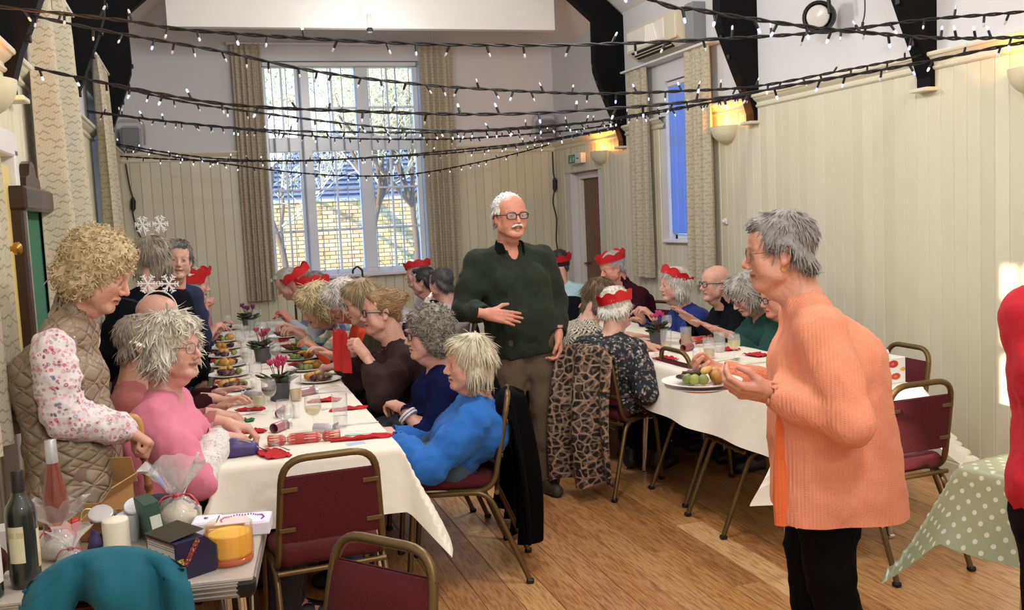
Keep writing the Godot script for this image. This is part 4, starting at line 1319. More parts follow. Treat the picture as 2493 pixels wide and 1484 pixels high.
func glasses_meshes(shape: int) -> Array:   # [frame, lenses] in head space
	var key := "specs%d" % shape
	if cache.has(key): return cache[key]
	var fr := mb(); var le := mb()
	var r: float = [.0016, .0026, .0012][shape]
	for e in [-1.0, 1.0]:
		var ring := []
		for t in 20:
			var a := TAU * t / 20
			var cx := cos(a); var cy := sin(a)
			var k := pow(pow(absf(cx), 3.2) + pow(absf(cy), 3.2), -1.0 / 3.2)
			ring.append(Vector3(.033 * e + cx * k * .0245, -.001 + cy * k * (.0175 if shape != 2 else .02), .1005 - absf(cx * k + e * 1.0) * .004 * (1.0 if cx * e > 0 else .3)))
		fr.tube(ring, r, 6, true)
		var ctr := Vector3(.033 * e, -.001, .1)
		for t in 20: le.face(ctr, ring[t], ring[(t + 1) % 20])
		fr.tube(curve([Vector3(.057 * e, .006, .096), Vector3(.07 * e, .006, .078), Vector3(.082 * e, .005, .02), Vector3(.085 * e, .003, -.012), Vector3(.083 * e, -.014, -.03)], 3), r, 5)
	fr.tube(curve([Vector3(-.0095, .003, .1), Vector3(0, .007, .104), Vector3(.0095, .003, .1)], 3), r, 5)
	cache[key] = [fr.mesh(), le.mesh()]
	return cache[key]

func crown_mesh(h := .062) -> ArrayMesh:   # paper party crown, a ring with a scalloped upper edge
	var key := "crown%f" % h
	if cache.has(key): return cache[key]
	var g := [[], [], []]
	for t in 65:
		var a := TAU * t / 64
		var up := absf(sin(a * 4.5))
		for r in 3:
			var y = .004 * sin(a * 2.0) + [0.0, h * .5, h * (.68 + .32 * up)][r]
			var rr := 1.0 + .05 * r + .012 * sin(a * 7.0 + r)
			g[r].append(Vector3(sin(a) * .0935 * rr, y, cos(a) * .111 * rr))
	var b := mb(); b.sheet(g, .0016)
	cache[key] = b.mesh()
	return cache[key]

func shoe_mesh() -> ArrayMesh:
	if not cache.has("shoe"):
		var f := Field.new(Vector3(-.07, -.02, -.12), Vector3(.07, .15, .22), .01)
		f.chain([Vector3(0, .045, -.05), Vector3(0, .045, .05), Vector3(0, .035, .14)], [.043, .043, .036], .03)
		f.chain([Vector3(0, .05, -.035), Vector3(0, .11, -.04)], [.043, .042], .03)
		f.plane(Vector3(0, .004, 0), Vector3(0, -1, 0))
		cache.shoe = netm(f.net())
	return cache.shoe

func ik(s: Vector3, w: Vector3, la: float, lb: float, pole: Vector3) -> Vector3:
	var d := w - s
	var l := clampf(d.length(), .05, la + lb - .004)
	var u := d.normalized()
	var x := (la * la - lb * lb + l * l) / (2.0 * l)
	var h := sqrt(maxf(la * la - x * x, 0.0))
	var side := (pole - u * pole.dot(u)).normalized()
	return s + u * x + side * h

# c: the person's settings, positions in the world's axes. Returns the person's node.
func person(c: Dictionary) -> Node3D:
	var base: Vector3 = c.base
	var yaw: float = deg_to_rad(c.get("yaw", 0.0))
	var root := thing("person", c.label, "person", Vector3(base.x, 0, base.z), yaw, c.get("group", ""))
	var inv := Transform3D(Basis(Vector3.UP, yaw), Vector3(base.x, 0, base.z)).affine_inverse()
	var sit: bool = c.get("sit", true)
	var far: int = c.get("far", 0)
	var cell: float = [.0125, .0165, .022][far]
	var H: Vector3 = inv * (c.head as Vector3)
	var hy: float = deg_to_rad(c.get("hyaw", 0.0)); var hp: float = deg_to_rad(c.get("hpitch", 0.0)); var hr: float = deg_to_rad(c.get("hroll", 0.0))
	var hs: float = c.get("hs", 1.0)
	var HB := Basis(Vector3.UP, hy) * Basis(Vector3.RIGHT, hp) * Basis(Vector3.BACK, hr)
	var HX := Transform3D(HB.scaled_local(Vector3(c.get("hw", 1.0), 1, 1) * hs), H)
	var g: float = c.get("girth", 1.0)
	var py: float = c.get("hip", .56 if sit else H.y * .585)
	var P := Vector3(0, py, 0)
	var skull := H + HB * Vector3(0, -.1, -.045) * hs
	var N = skull + (P - skull).normalized() * c.get("neckl", .055) + Vector3(0, -.015, -.02)
	var u = (N - P).normalized()
	var fw := Vector3.RIGHT.cross(u).normalized()
	var C = P.lerp(N, .6) - fw * c.get("hunch", .03)
	var sw: float = c.get("shoulder", .165)
	var tw: float = deg_to_rad(c.get("twist", 0.0))
	var rt := Vector3.RIGHT.rotated(Vector3.UP, tw)
	var S := {}; var E := {}; var W := {}
	var lx: float = c.get("arm", 1.0)
	for e in [-1.0, 1.0]:
		var nm := "r" if e < 0 else "l"
		S[e] = N - u * .088 + rt * sw * e - fw * .01
		var w: Vector3
		if c.has(nm + "w"): w = inv * (c[nm + "w"] as Vector3)
		elif sit: w = Vector3(.1 * e, py + .1, .33)
		else: w = Vector3((sw + .07) * e, py - .12, .04)
		var far_ := (w - S[e]) as Vector3
		var reach := (.285 + .255) * lx
		if far_.length() > reach - .005: lx = maxf(lx, (far_.length() + .006) / .54)
		W[e] = w
		E[e] = ik(S[e], w, .285 * lx, .255 * lx, c.get(nm + "p", Vector3(.55 * e, -1.0, -.45)))
	# ---- body: head, neck, trunk, arms, hands and legs as one skin
	var K := {}; var A := {}
	for e in [-1.0, 1.0]:
		if sit:
			K[e] = Vector3(.1 * e, py - .02, .43); A[e] = Vector3(.1 * e, .09, .4 + c.get("feet", 0.0))
		else:
			K[e] = Vector3(.095 * e, py * .52, .02); A[e] = Vector3(.1 * e, .08, -.02)
		if c.has("knee"): K[e] += (c.knee as Vector3) * Vector3(e, 1, 1)
		if c.has("ankle" + ("r" if e < 0 else "l")): A[e] = inv * (c["ankle" + ("r" if e < 0 else "l")] as Vector3); K[e] = (A[e] as Vector3).lerp(P + Vector3(.09 * e, 0, 0), .52) + Vector3(0, 0, .03)
	var lo := Vector3(9, 9, 9); var hi := -lo
	for q: Vector3 in [P, N, C, S[-1.0], S[1.0], E[-1.0], E[1.0], W[-1.0], W[1.0], skull]: lo = lo.min(q); hi = hi.max(q)
	var pad := Vector3.ONE * (.2 * maxf(g, 1.0))
	var blo := lo - Vector3.ONE * .09; var bhi := hi + Vector3.ONE * .09
	var legs: bool = c.get("legs", true)
	if legs:
		for e in [-1.0, 1.0]:
			blo = blo.min((A[e] as Vector3) - Vector3.ONE * .09); bhi = bhi.max((K[e] as Vector3) + Vector3.ONE * .09)
	var f := Field.new(blo, bhi, [.017, .0205, .025][far])
	f.cone(N + u * -.03, skull + HB * Vector3(0, .05, .0), .06 * hs, .051 * hs, .03)
	f.cone(P, C, .085, .09, .05); f.cone(C, N - u * .05, .09, .058, .05)
	f.ell(C.lerp(N, .5), Vector3(.11, .06, .05), .05)
	for e in [-1.0, 1.0]:
		f.chain([N - u * .04, S[e], E[e], (E[e] as Vector3).lerp(W[e], .35), W[e]], [.045, .046, .034, .037, .0255], .03)
		if legs: f.chain([P, P + Vector3(.08 * e, -.02, 0), K[e], A[e], (A[e] as Vector3) + Vector3(0, -.04, .1)], [.08, .075, .05, .036, .03], .03)
	var b := mb()
	b.col = Color(.71, .46, .375)
	b.add(f.net())
	b.add(head_template(c.get("look", 0), far), HX)
	for e in [-1.0, 1.0]:
		var nm := "r" if e < 0 else "l"
		var arm = ((W[e] as Vector3) - E[e]).normalized()
		var dir: Vector3 = inv.basis * (c[nm + "d"] as Vector3) if c.has(nm + "d") else arm
		var pn: Vector3 = inv.basis * (c[nm + "n"] as Vector3) if c.has(nm + "n") else Vector3(0, -1, 0)
		dir = dir.normalized()
		var y := (-pn + dir * pn.dot(dir)).normalized()
		var x := y.cross(dir)
		var hb := Basis(x, y, dir) * (1.0 if e < 0 else 1.0)
		if e > 0: hb = Basis(-x, y, dir)
		b.add(hand_template(c.get(nm + "h", "rest"), far == 0), Transform3D(hb.scaled_local(Vector3.ONE * c.get("hand", 1.0)), W[e]))
	part(root, "body", b.mesh(), mat(c.get("skin", "#f2e2dc"), .5, 0.0, {"vertex_color_use_as_albedo": true, "subsurf_scatter_enabled": true, "subsurf_scatter_strength": .08}))
	# ---- top
	var sl: float = c.get("sleeve", .93)
	var bag: float = c.get("loose", 1.0)
	var f2 := Field.new(lo - pad, hi + pad * Vector3(1, .6, 1), cell)
	var hem: float = c.get("hem", -.0 if sit else -.1)
	for e in [-1.0, 1.0]:
		var o = rt * .062 * e * g
		f2.chain([P + u * hem + o * 1.15, P + u * .1 + o, C + o * 1.05], [.118 * g * c.get("hemr", 1.0), .112 * g, .112 * g], .06)
		f2.chain([C + o, N - u * .085 + o * .75], [.112 * g, .07], .06)
		f2.cone(N - u * .012, (N - u * .012).lerp(S[e], .5 if c.get("noarms", false) else 1.0), .05, .058, .05)
	if c.get("bust", .5) > 0.0:
		for e in [-1.0, 1.0]: f2.ball(C + u * -.0 + rt * .072 * e + fw * (.075 * g + .012), .062 * (.7 + .4 * c.get("bust", .5)), .05)
	if c.has("belly"): f2.ell(P.lerp(C, .35) + fw * .07, Vector3(.15, .16, .1) * c.belly, .08)
	for e in [-1.0, 1.0]:
		var we := (E[e] as Vector3).lerp(W[e], sl)
		f2.chain([S[e], (S[e] as Vector3).lerp(E[e], .5), E[e]], [.07 * bag, .064 * bag, .056 * bag], .035)
		f2.chain([E[e], (E[e] as Vector3).lerp(we, .6), we], [.054 * bag, .048 * bag, .041 * bag], .03)
	if c.get("noarms", false):
		for e in [-1.0, 1.0]: f2.chain([(S[e] as Vector3) + rt * .035 * e, E[e], (E[e] as Vector3).lerp(W[e], .7)], [.07, .068, .06], .015, -1.0)
	if c.has("skirted"):   # a long cardigan or coat: hangs to a hem
		for q in c.skirted: f2.cone(inv * (q[0] as Vector3), inv * (q[1] as Vector3), q[2], q[3], .08)
	var zz := noise(1.0, 20 + int(base.z * 10), 3)
	var wr: float = c.get("wrinkle", .010)
	f2.ripple(func(p: Vector3) -> float:
		var r := zz.get_noise_3dv(Vector3(p.x * 11.0, p.y * 8.0, p.z * 11.0)) * wr + zz.get_noise_3dv(p * 34.0) * wr * .22
		return r, .03)
	var neck: String = c.get("neck", "crew")
	if neck != "high":
		f2.cone(N - u * .045, skull + HB * Vector3(0, .06, 0), .052, .07, .012, -1.0)
		f2.cone(N + u * .022, skull + HB * Vector3(0, .06, 0), .056, .07, .012, -1.0)
		if neck == "v": f2.chain([N + fw * .06, C + u * .1 + fw * .16], [.055, .012], .012, -1.0)
	else:
		f2.cone(N - u * .02, skull + HB * Vector3(0, -.005, .0), .066, .062, .02)
		f2.cone(N - u * .03, skull + HB * Vector3(0, .06, 0), .051, .056, .006, -1.0)
	f2.plane(P + u * (hem - .055), -u) if not c.has("skirted") else f2.plane(Vector3(0, c.hemy, 0), Vector3(0, -1, 0))
	for e in [-1.0, 1.0]:
		if sl < .99 and not c.get("noarms", false):
			var we := (E[e] as Vector3).lerp(W[e], sl)
			var ax = ((W[e] as Vector3) - E[e]).normalized()
			f2.cone(we + ax * .012, we + ax * .09, .0315 * bag, .05 * bag, .008, -1.0)
	var top: Mesh = netm(f2.net())
	part(root, c.get("topname", "sweater"), top, c.top)
	if c.has("cuffs"):   # [material, from, to, radius] along the whole arm, 0 shoulder .. 1 elbow .. 2 wrist
		for e in [-1.0, 1.0]:
			var q: Array = c.cuffs
			var sp := func(t: float) -> Vector3: return (S[e] as Vector3).lerp(E[e], t) if t < 1.0 else (E[e] as Vector3).lerp(W[e], t - 1.0)
			var f4 := Field.new((S[e] as Vector3).min(E[e]).min(W[e]) - Vector3.ONE * .1, (S[e] as Vector3).max(E[e]).max(W[e]) + Vector3.ONE * .1, cell)
			var pts := []; var rad := []
			for k in 9:
				var t: float = lerpf(q[1], q[2], k / 8.0)
				pts.append(sp.call(t)); rad.append(q[3] * (1.0 - .14 * t))
			f4.chain(pts, rad, .03)
			f4.ripple(func(p: Vector3) -> float: return zz.get_noise_3dv(p * 16.0) * wr * 1.2, .03)
			part(root, q[4] if q.size() > 4 else "blouse_sleeve", netm(f4.net()), q[0])
	if c.has("bands"):   # [material, where along the forearm, radius]
		for e in [-1.0, 1.0]:
			for q in c.bands[1]:
				var ax = ((W[e] as Vector3) - E[e]).normalized()
				var sd = ax.cross(Vector3.UP).normalized(); var up2 = sd.cross(ax)
				var ring := []
				for k in 16: ring.append((E[e] as Vector3).lerp(W[e], q) + (sd * cos(TAU * k / 16) + up2 * sin(TAU * k / 16)) * c.bands[2])
				var rbm := mb(); rbm.tube(ring, .0065, 6, true)
				part(root, "cuff_stripe", rbm.mesh(), c.bands[0])
	# ---- legs
	if legs:
		var f3 := Field.new(blo - Vector3.ONE * .05, bhi.max(P + Vector3(.2, .12, .2)) + Vector3(.05, 0, .05), maxf(cell, .015))
		for e in [-1.0, 1.0]:
			f3.chain([P + u * .04 + Vector3(.05 * e, 0, 0), P + Vector3(.075 * e, -.01, 0)], [.1 * g, .112 * g], .05)
			f3.chain([P + Vector3(.085 * e, -.01, .0), (P + Vector3(.085 * e, 0, 0)).lerp(K[e], .5), K[e]], [.105 * g, .092, .075], .04)
			f3.chain([K[e], (K[e] as Vector3).lerp(A[e], .45), (A[e] as Vector3) + Vector3(0, .02, 0)], [.074, .07, .058], .03)
		if c.get("skirt", false):
			f3.cone(P + Vector3(0, -.02, .05), (K[-1.0] as Vector3).lerp(K[1.0], .5) + Vector3(0, -.06, 0), .15, .15, .08)
		var z3 := noise(1.0, 40 + int(base.z * 7), 3)
		f3.ripple(func(p: Vector3) -> float: return z3.get_noise_3dv(Vector3(p.x * 14.0, p.y * 9.0, p.z * 14.0)) * .010, .03)
		if not sit: f3.plane(Vector3(0, .045, 0), Vector3(0, -1, 0))
		part(root, c.get("legname", "trousers"), netm(f3.net()), c.get("bottom", mat("#20222b", .85)))
		for e in [-1.0, 1.0]:
			part(root, "shoe", shoe_mesh(), c.get("shoes", mat("#17161a", .5)), at((A[e] as Vector3) * Vector3(1, 0, 1) + Vector3(0, maxf((A[e] as Vector3).y - .085, .0), 0), .12 * e))
	# ---- hair, glasses, crown
	if c.get("hair", "") != "":
		var hk := "hairmesh%s%s" % [c.hair, far < 2]
		if not cache.has(hk): cache[hk] = netm(hair_template(c.hair, far < 2))
		part(root, "hair", cache[hk], hair_mat(c.get("haircol", "#d8d4cc")), HX)
	if c.has("specs"):
		var gm := glasses_meshes(c.specs)
		var go := part(root, "glasses", gm[0], mat(c.get("specscol", "#241d1c"), .35), HX)
		part(go, "lens", gm[1], pane("#dfe6ea", .13))
	if c.has("crown"):
		var cx := Transform3D(Basis(Vector3.RIGHT, deg_to_rad(c.crown[0])) * Basis(Vector3.BACK, deg_to_rad(c.crown[1])), Vector3(0, c.crown[2], -.012))
		part(root, "paper_crown", crown_mesh(), mat("#c8141f", .6, 0.0, {"backlight_enabled": true, "backlight": Color(.25, .02, .02)}), HX * cx.scaled_local(Vector3.ONE * (c.crown[3] if c.crown.size() > 3 else 1.07)))
	last_hx = HX
	return root

# ---------------------------------------------------------------- the diners and helpers
func dot_tex(bg: String, dots: Array, n: int, seed_: int, rmin := 2.0, rmax := 5.0, size := 192) -> ImageTexture:
	var im := Image.create(size, size, false, Image.FORMAT_RGB8)
	im.fill(Color(bg))
	var rng := RandomNumberGenerator.new(); rng.seed = seed_
	for k in n:
		var c := Vector2(rng.randf() * size, rng.randf() * size)
		var r := rng.randf_range(rmin, rmax); var sq := rng.randf_range(.6, 1.0); var a := rng.randf() * PI
		var col := Color(dots[rng.randi() % dots.size()])
		var hole := rng.randf() < .35
		for y in range(-int(r) - 1, int(r) + 2):
			for x in range(-int(r) - 1, int(r) + 2):
				var q := Vector2(x, y).rotated(a); q.x /= sq
				if q.length() < r and not (hole and q.length() < r * .35): im.set_pixel(posmod(int(c.x) + x, size), posmod(int(c.y) + y, size), col)
	return ImageTexture.create_from_image(im)

func stripe_tex(cols: Array, vertical := false, soft := 0.0) -> ImageTexture:
	return img_tex(128, 128, func(x: int, y: int) -> Color:
		var t := (x if vertical else y) / 128.0 * cols.size()
		return Color(cols[int(t) % cols.size()]))

func knit(h: String, rib := 60.0, depth := .12) -> StandardMaterial3D:
	if not cache.has("rib"): cache.rib = img_tex(64, 64, func(x: int, y: int) -> Color:
		var v := .5 + .5 * sin(x * TAU / 16.0); v *= .8 + .2 * sin(y * TAU / 8.0 + x * TAU / 32.0)
		return Color(v, v, v))
	var m := tri(mat(h, .95, 0.0, {"rim_enabled": true, "rim": .3, "rim_tint": .6}), null, rib / 4.0, cache.rib, depth)
	return m

func fab(h: String, rough := .92) -> StandardMaterial3D:
	if not cache.has("weave"): cache.weave = ramp_tex(noise(.25, 44, 2), ["#000000", "#ffffff"], 128)
	var key := "fab" + h
	if not cache.has(key): cache[key] = tri(mat(h, rough, 0.0, {"rim_enabled": true, "rim": .18, "rim_tint": .5} if Color(h).get_luminance() > .12 else {"metallic_specular": .2}), null, 9.0, cache.weave, .03)
	return cache[key]

func pattern(tex: Texture2D, scale: float) -> StandardMaterial3D:
	return tri(mat("#fefefe", .9), tex, scale)

func quilted() -> StandardMaterial3D:
	var t := img_tex(256, 256, func(x: int, y: int) -> Color:
		var a := absf(fposmod(x / 128.0 + y / 85.333, 1.0) - .5) * 2.0
		var b := absf(fposmod(x / 128.0 - y / 85.333, 1.0) - .5) * 2.0
		var v := 1.0 - pow(maxf(a, b), 6.0)
		return Color(v, v, v))
	return tri(mat("#8f7c66", .5, 0.0, {"rim_enabled": true, "rim": .2}), null, 5.2, t, 1.1)

func snowflakes(root: Node3D, hx: Transform3D, h := .1, wide := .055, back := 0.0) -> void:
	var bd := mb()
	var arc := []
	for k in 13: arc.append(Vector3(sin(lerpf(-1.5, 1.5, k / 12.0)) * .092, cos(lerpf(-1.5, 1.5, k / 12.0)) * .105 + .035, .0))
	bd.tube(arc, .004, 5)
	var o := part(root, "headband", bd.mesh(), M.white, hx)
	for e in [-1.0, 1.0]:
		var s := mb()
		var c := Vector3(wide * e, .13 + h * .75, back)
		s.tube([Vector3(.04 * e, .135, 0), c], .0022, 4)
		for k in 6:
			var d := Vector3(cos(k * PI / 3), sin(k * PI / 3), .12 * sin(k * 2.1))
			s.tube([c, c + d * .048], .0042, 4)
			for f in [.5, .78]:
				for g in [-1.0, 1.0]:
					s.tube([c + d * .048 * f, c + d * .048 * f + d.rotated(Vector3.BACK, g * .9) * .017], .0032, 4)
		part(o, "snowflake", s.mesh(), mat("#eef0ee", .7))

func earring(root: Node3D, hx: Transform3D, hoop: bool) -> void:
	for e in [-1.0, 1.0]:
		var b := mb()
		if hoop:
			var ring := []
			for k in 12: ring.append(Vector3(.078 * e, -.047 + cos(TAU * k / 12) * .01, -.004 + sin(TAU * k / 12) * .01))
			b.tube(ring, .0014, 5, true)
		else:
			b.lathe([Vector2(0, -.006), Vector2(.0045, -.003), Vector2(.006, 0), Vector2(.0045, .003), Vector2(0, .006)], 10, Vector3(.084 * e, -.038, .0))
		part(root, "earring", b.mesh(), mat("#c9a24a", .25, .9) if hoop else mat("#eeeae2", .3), hx)

func cast() -> void:
	var blouse := pattern(dot_tex("#ddd8d3", ["#8a8591", "#6f6a7c", "#a7a0a4", "#c9b6b8"], 230, 3, 1.5, 3.6), 7.0)
	# --- left side of the left table
	var p := person({"label": "smiling woman with swept white hair in a pink jumper at the near left", "base": W(-.17, 0, 4.06), "yaw": 80, "head": W(-.134, 1.19, 4.05), "hyaw": -24, "hs": .99, "look": 2,
		"top": fab("#d97f94"), "topname": "pink_jumper", "sleeve": .02, "girth": 1.2, "loose": 1.2, "bust": 1.3, "cuffs": [blouse, .82, 1.86, .068],
		"rw": W(.01, .835, 4.0), "lw": W(.04, .85, 4.16), "rp": Vector3(-.9, -.45, -.25), "rd": Vector3(1, -.25, -.15), "ld": Vector3(1, -.3, .2), "rh": "soft", "lh": "soft", "hair": "waves", "haircol": "#e2dcca", "specs": 2, "specscol": "#5b4a44", "bottom": fab("#22242c")})
	earring(p, last_hx, false)
	var collar := mb()
	p = person({"label": "short-haired diner in a dusty pink top sitting behind the woman in pink", "base": W(-.34, 0, 4.67), "yaw": 88, "head": W(-.283, 1.15, 4.66), "far": 1, "top": fab("#a85f5c"), "topname": "top", "girth": 1.05,
		"rw": W(.0, .81, 4.62), "lw": W(.02, .81, 4.75), "rd": Vector3(1, -.2, 0), "rh": "soft", "hair": "short", "haircol": "#a3968a"})
	p = person({"label": "balding white-haired man in a dark maroon cardigan behind the short-haired diner", "base": W(-.34, 0, 5.29), "yaw": 92, "head": W(-.242, 1.2, 5.3), "hpitch": 4, "far": 1, "top": fab("#33141b"), "topname": "cardigan", "girth": 1.05,
		"rw": W(-.02, .805, 5.1), "lw": W(.02, .81, 5.2), "rd": Vector3(1, -.12, .1), "rh": "flat", "lh": "flat", "hair": "bald", "haircol": "#e8e6e2"})
	snowflakes(p, last_hx * Transform3D(Basis(Vector3.UP, -PI / 2), Vector3(0, .0, 0)), .06, .05)
	p = person({"label": "nearer of the two left diners in red paper crowns, glasses, hands to the mouth", "base": W(-.3, 0, 7.3), "yaw": 88, "head": W(-.132, 1.2, 7.3), "hpitch": 12, "far": 1, "top": fab("#3a4650"), "topname": "sweater",
		"rw": W(-.01, .9, 7.1), "lw": W(.02, .86, 7.4), "rh": "hold", "hair": "short", "haircol": "#dedad4", "specs": 2, "crown": [-6, 0, .07]})
	p = person({"label": "farther of the two left diners in red paper crowns, in a pinkish top", "base": W(-.28, 0, 8.1), "yaw": 88, "head": W(-.081, 1.21, 8.1), "hpitch": 10, "far": 1, "top": fab("#8f5a62"), "topname": "sweater",
		"rw": W(-.02, 1.0, 7.95), "lw": W(.05, .84, 8.2), "rd": Vector3(.2, 1, 0), "rh": "grip", "hair": "short", "haircol": "#c9c4bc", "crown": [-10, 0, .065]})
	# --- helpers standing on the left
	var floral := pattern(dot_tex("#e3d9da", ["#c2405a", "#d9687a", "#8c2f45", "#5a5f78", "#7b8096", "#d98a98"], 190, 5, 2.2, 6.0), 4.4)
	p = person({"label": "curly blond woman in a quilted taupe gilet leaning on a walking stick", "base": W(-.47, 0, 3.62), "sit": false, "yaw": 84, "head": W(-.345, 1.51, 3.64), "hpitch": 24, "hyaw": -4, "hip": .86, "hunch": .05, "look": 0, "girth": 1.1, "shoulder": .19, "arm": .8,
		"top": quilted(), "topname": "quilted_gilet", "noarms": true, "neck": "high", "hem": -.19, "hemr": 1.22, "wrinkle": .012, "cuffs": [floral, .0, 1.93, .068, "floral_sleeve"],
		"rw": W(-.29, .99, 3.52), "lw": W(-.45, .92, 3.85), "rp": Vector3(-.3, -1, -.3), "rd": Vector3(.75, -.65, -.1), "rn": Vector3(-.6, -.75, .1), "rh": "grip", "hair": "curly", "haircol": "#d2bb93", "skin": "#efd9cf", "bottom": fab("#7d6454"), "shoes": mat("#2b241f", .6)})
	var st := thing("walking_stick", "carved wooden walking stick held by the woman in the quilted gilet", "walking stick", W(-.2, 0, 3.64))
	var sb := mb(); sb.tube([Vector3(0, .0, .0), Vector3(-.028, .55, .04), Vector3(-.05, .97, .07)], .0105, 8)
	part(st, "shaft", sb.mesh(), tri(mat("#9a6a38", .4), null, 1.0, ramp_tex(noise(.05, 61, 3), ["#000000", "#ffffff"], 128), .3))
	var sc := mb()
	for k in 16: sc.tube([Vector3(-.005 - .0028 * k, .1 + .055 * k, .008 + .0044 * k), Vector3(-.0062 - .0028 * k, .118 + .055 * k, .0095 + .0044 * k)], .0135, 8)
	part(st, "carved_ring", sc.mesh(), mat("#6d4420", .5))
	var sh := mb(); sh.tube(curve([Vector3(-.05, .96, .07), Vector3(-.053, 1.0, .073), Vector3(-.075, 1.02, .075), Vector3(-.13, 1.01, .08)], 4), .0135, 8)
	part(st, "handle", sh.mesh(), mat("#b98d55", .4))
	p = person({"label": "woman with ash-blond bob seen from behind, black top and snowflake headband", "base": W(-.3, 0, 6.1), "sit": false, "yaw": 165, "head": W(-.276, 1.48, 6.1), "hyaw": -12, "far": 1, "girth": 1.08, "top": fab("#121217"), "topname": "black_top", "hair": "bob", "haircol": "#9a8d79", "legname": "skirt", "skirt": true, "bottom": fab("#1c2340"), "shoulder": .16})
	snowflakes(p, last_hx, .09, .055)
	p = person({"label": "smiling grey-haired woman in navy standing behind the woman with the snowflake headband", "base": W(-.34, 0, 6.72), "sit": false, "yaw": 20, "shoulder": .14, "girth": .92, "head": W(-.158, 1.45, 6.68), "hyaw": -16, "hroll": -6, "look": 2, "far": 1, "top": fab("#1b2344"), "topname": "navy_top", "neck": "v", "hair": "short", "haircol": "#77726e"})
	# --- right side of the left table
	p = person({"label": "frail blond-grey woman in a bright blue fleece at the near right of the left table", "base": W(1.02, 0, 4.39), "yaw": -104, "head": W(1.1, .985, 4.3), "hyaw": 12, "hs": .98, "look": 0, "hip": .545, "top": fab("#1d63b4"), "topname": "blue_fleece", "loose": 1.25, "girth": 1.02, "hunch": .07, "wrinkle": .014,
		"lw": W(.76, .665, 4.33), "rw": W(.76, .66, 4.5), "lh": "soft", "lp": Vector3(.9, -.45, -.55), "hair": "bob", "haircol": "#d3c8ad", "skin": "#f0d8cc", "bottom": fab("#3c5266"), "shoes": mat("#16161a", .5), "feet": .08})
	p = person({"label": "grey curly-haired woman in a navy V-neck with folded arms beside the blue fleece", "base": W(1.06, 0, 4.93), "yaw": -96, "head": W(1.04, 1.06, 4.86), "hyaw": 6, "hip": .545, "look": 0, "top": fab("#141a44"), "topname": "navy_jumper", "neck": "v", "girth": 1.12, "loose": 1.1, "sleeve": .86,
		"lw": W(.86, .73, 4.74), "rw": W(.93, .66, 4.72), "ld": Vector3(-.3, .1, -.9), "rd": Vector3(.6, 0, .7), "lh": "soft", "hair": "curly", "haircol": "#8b857b", "specs": 1, "specscol": "#231c24", "bands": [fab("#d8d8dc"), [.74, .8], .045]})
	var fe := mb()
	for k in 7: fe.tube([Vector3(.01, .12 + k * .011, -.01 + .012 * sin(k * 2.0)), Vector3(.012 + .02 * sin(k * 1.7), .145 + k * .011, -.02 + .02 * cos(k * 1.7))], [.014, .004], 5, false, .4)
	part(p, "feather_ornament", fe.mesh(), mat("#ebe8e0", .8), last_hx)
	p = person({"label": "woman with glasses and upswept light brown hair in a dark maroon dress", "base": W(1.02, 0, 5.46), "yaw": -92, "head": W(.905, 1.14, 5.4), "hyaw": 2, "look": 1, "hip": .55, "girth": 1.22, "loose": 1.25, "top": tri(mat("#fdfdfd", .92), ramp_tex(noise(.2, 14, 2), ["#1d090c", "#35151a"], 128), 6.0), "topname": "maroon_dress", "bust": 1.2, "sleeve": .75,
		"lw": W(.78, .93, 5.22), "rw": W(.75, .95, 5.55), "ld": Vector3(-.55, .8, .0), "rd": Vector3(-.7, .6, -.1), "ln": Vector3(-.6, -.2, -.7), "lh": "grip", "rh": "grip", "hair": "updo", "haircol": "#a07f57", "specs": 1, "specscol": "#17131a", "bottom": fab("#241014")})
	var nk := mb()
	for k in 17:
		var a := lerpf(-2.1, 2.1, k / 16.0)
		nk.lathe([Vector2(0, -.007), Vector2(.006, 0), Vector2(0, .007)], 6, Vector3(sin(a) * .078, -.2 - .05 * cos(a) * (1.0 if absf(a) < 1.5 else .3), .02 + cos(a) * .075))
	part(p, "necklace", nk.mesh(), mat("#3d3336", .3), last_hx)
	p = person({"label": "ash-blond woman with glasses in an olive jacket leaning in to her plate", "base": W(1.0, 0, 5.95), "yaw": -90, "head": W(.865, 1.165, 5.86), "hpitch": 14, "far": 1, "top": fab("#3d3a24"), "topname": "olive_jacket", "neck": "high", "girth": 1.08, "lw": W(.7, .81, 5.8), "rw": W(.7, .83, 6.1), "ld": Vector3(-1, -.12, .05), "lh": "hold", "hair": "bob", "haircol": "#a48f6c", "specs": 2})
	p = person({"label": "white-haired diner in a bright orange top beside the olive jacket", "base": W(.99, 0, 6.45), "yaw": -90, "head": W(.83, 1.13, 6.4), "hpitch": 30, "far": 1, "top": fab("#e0451a"), "topname": "orange_top", "rw": W(.66, .82, 6.5), "lw": W(.66, .83, 6.3), "hair": "waves", "haircol": "#ddd8ce", "skin": "#eec8bb"})
	var strp := pattern(stripe_tex(["#d9d3b8", "#7fae98", "#4a5382", "#d8cdb6", "#93b6a4", "#c9a4a0", "#474f78", "#dcd6c0"]), 3.4)
	p = person({"label": "blond wavy-haired woman laughing in a striped pastel jumper", "base": W(.95, 0, 6.98), "yaw": -92, "head": W(.7, 1.085, 6.74), "hpitch": 26, "hyaw": 6, "look": 2, "far": 1, "hs": 1.08, "top": strp, "topname": "striped_jumper", "neck": "high", "girth": 1.1, "lw": W(.6, .89, 6.75), "rw": W(.58, .91, 6.95), "ld": Vector3(-.8, .6, 0), "rd": Vector3(-.8, .5, 0), "lh": "soft", "rh": "soft", "hair": "waves", "haircol": "#d3bf95"})
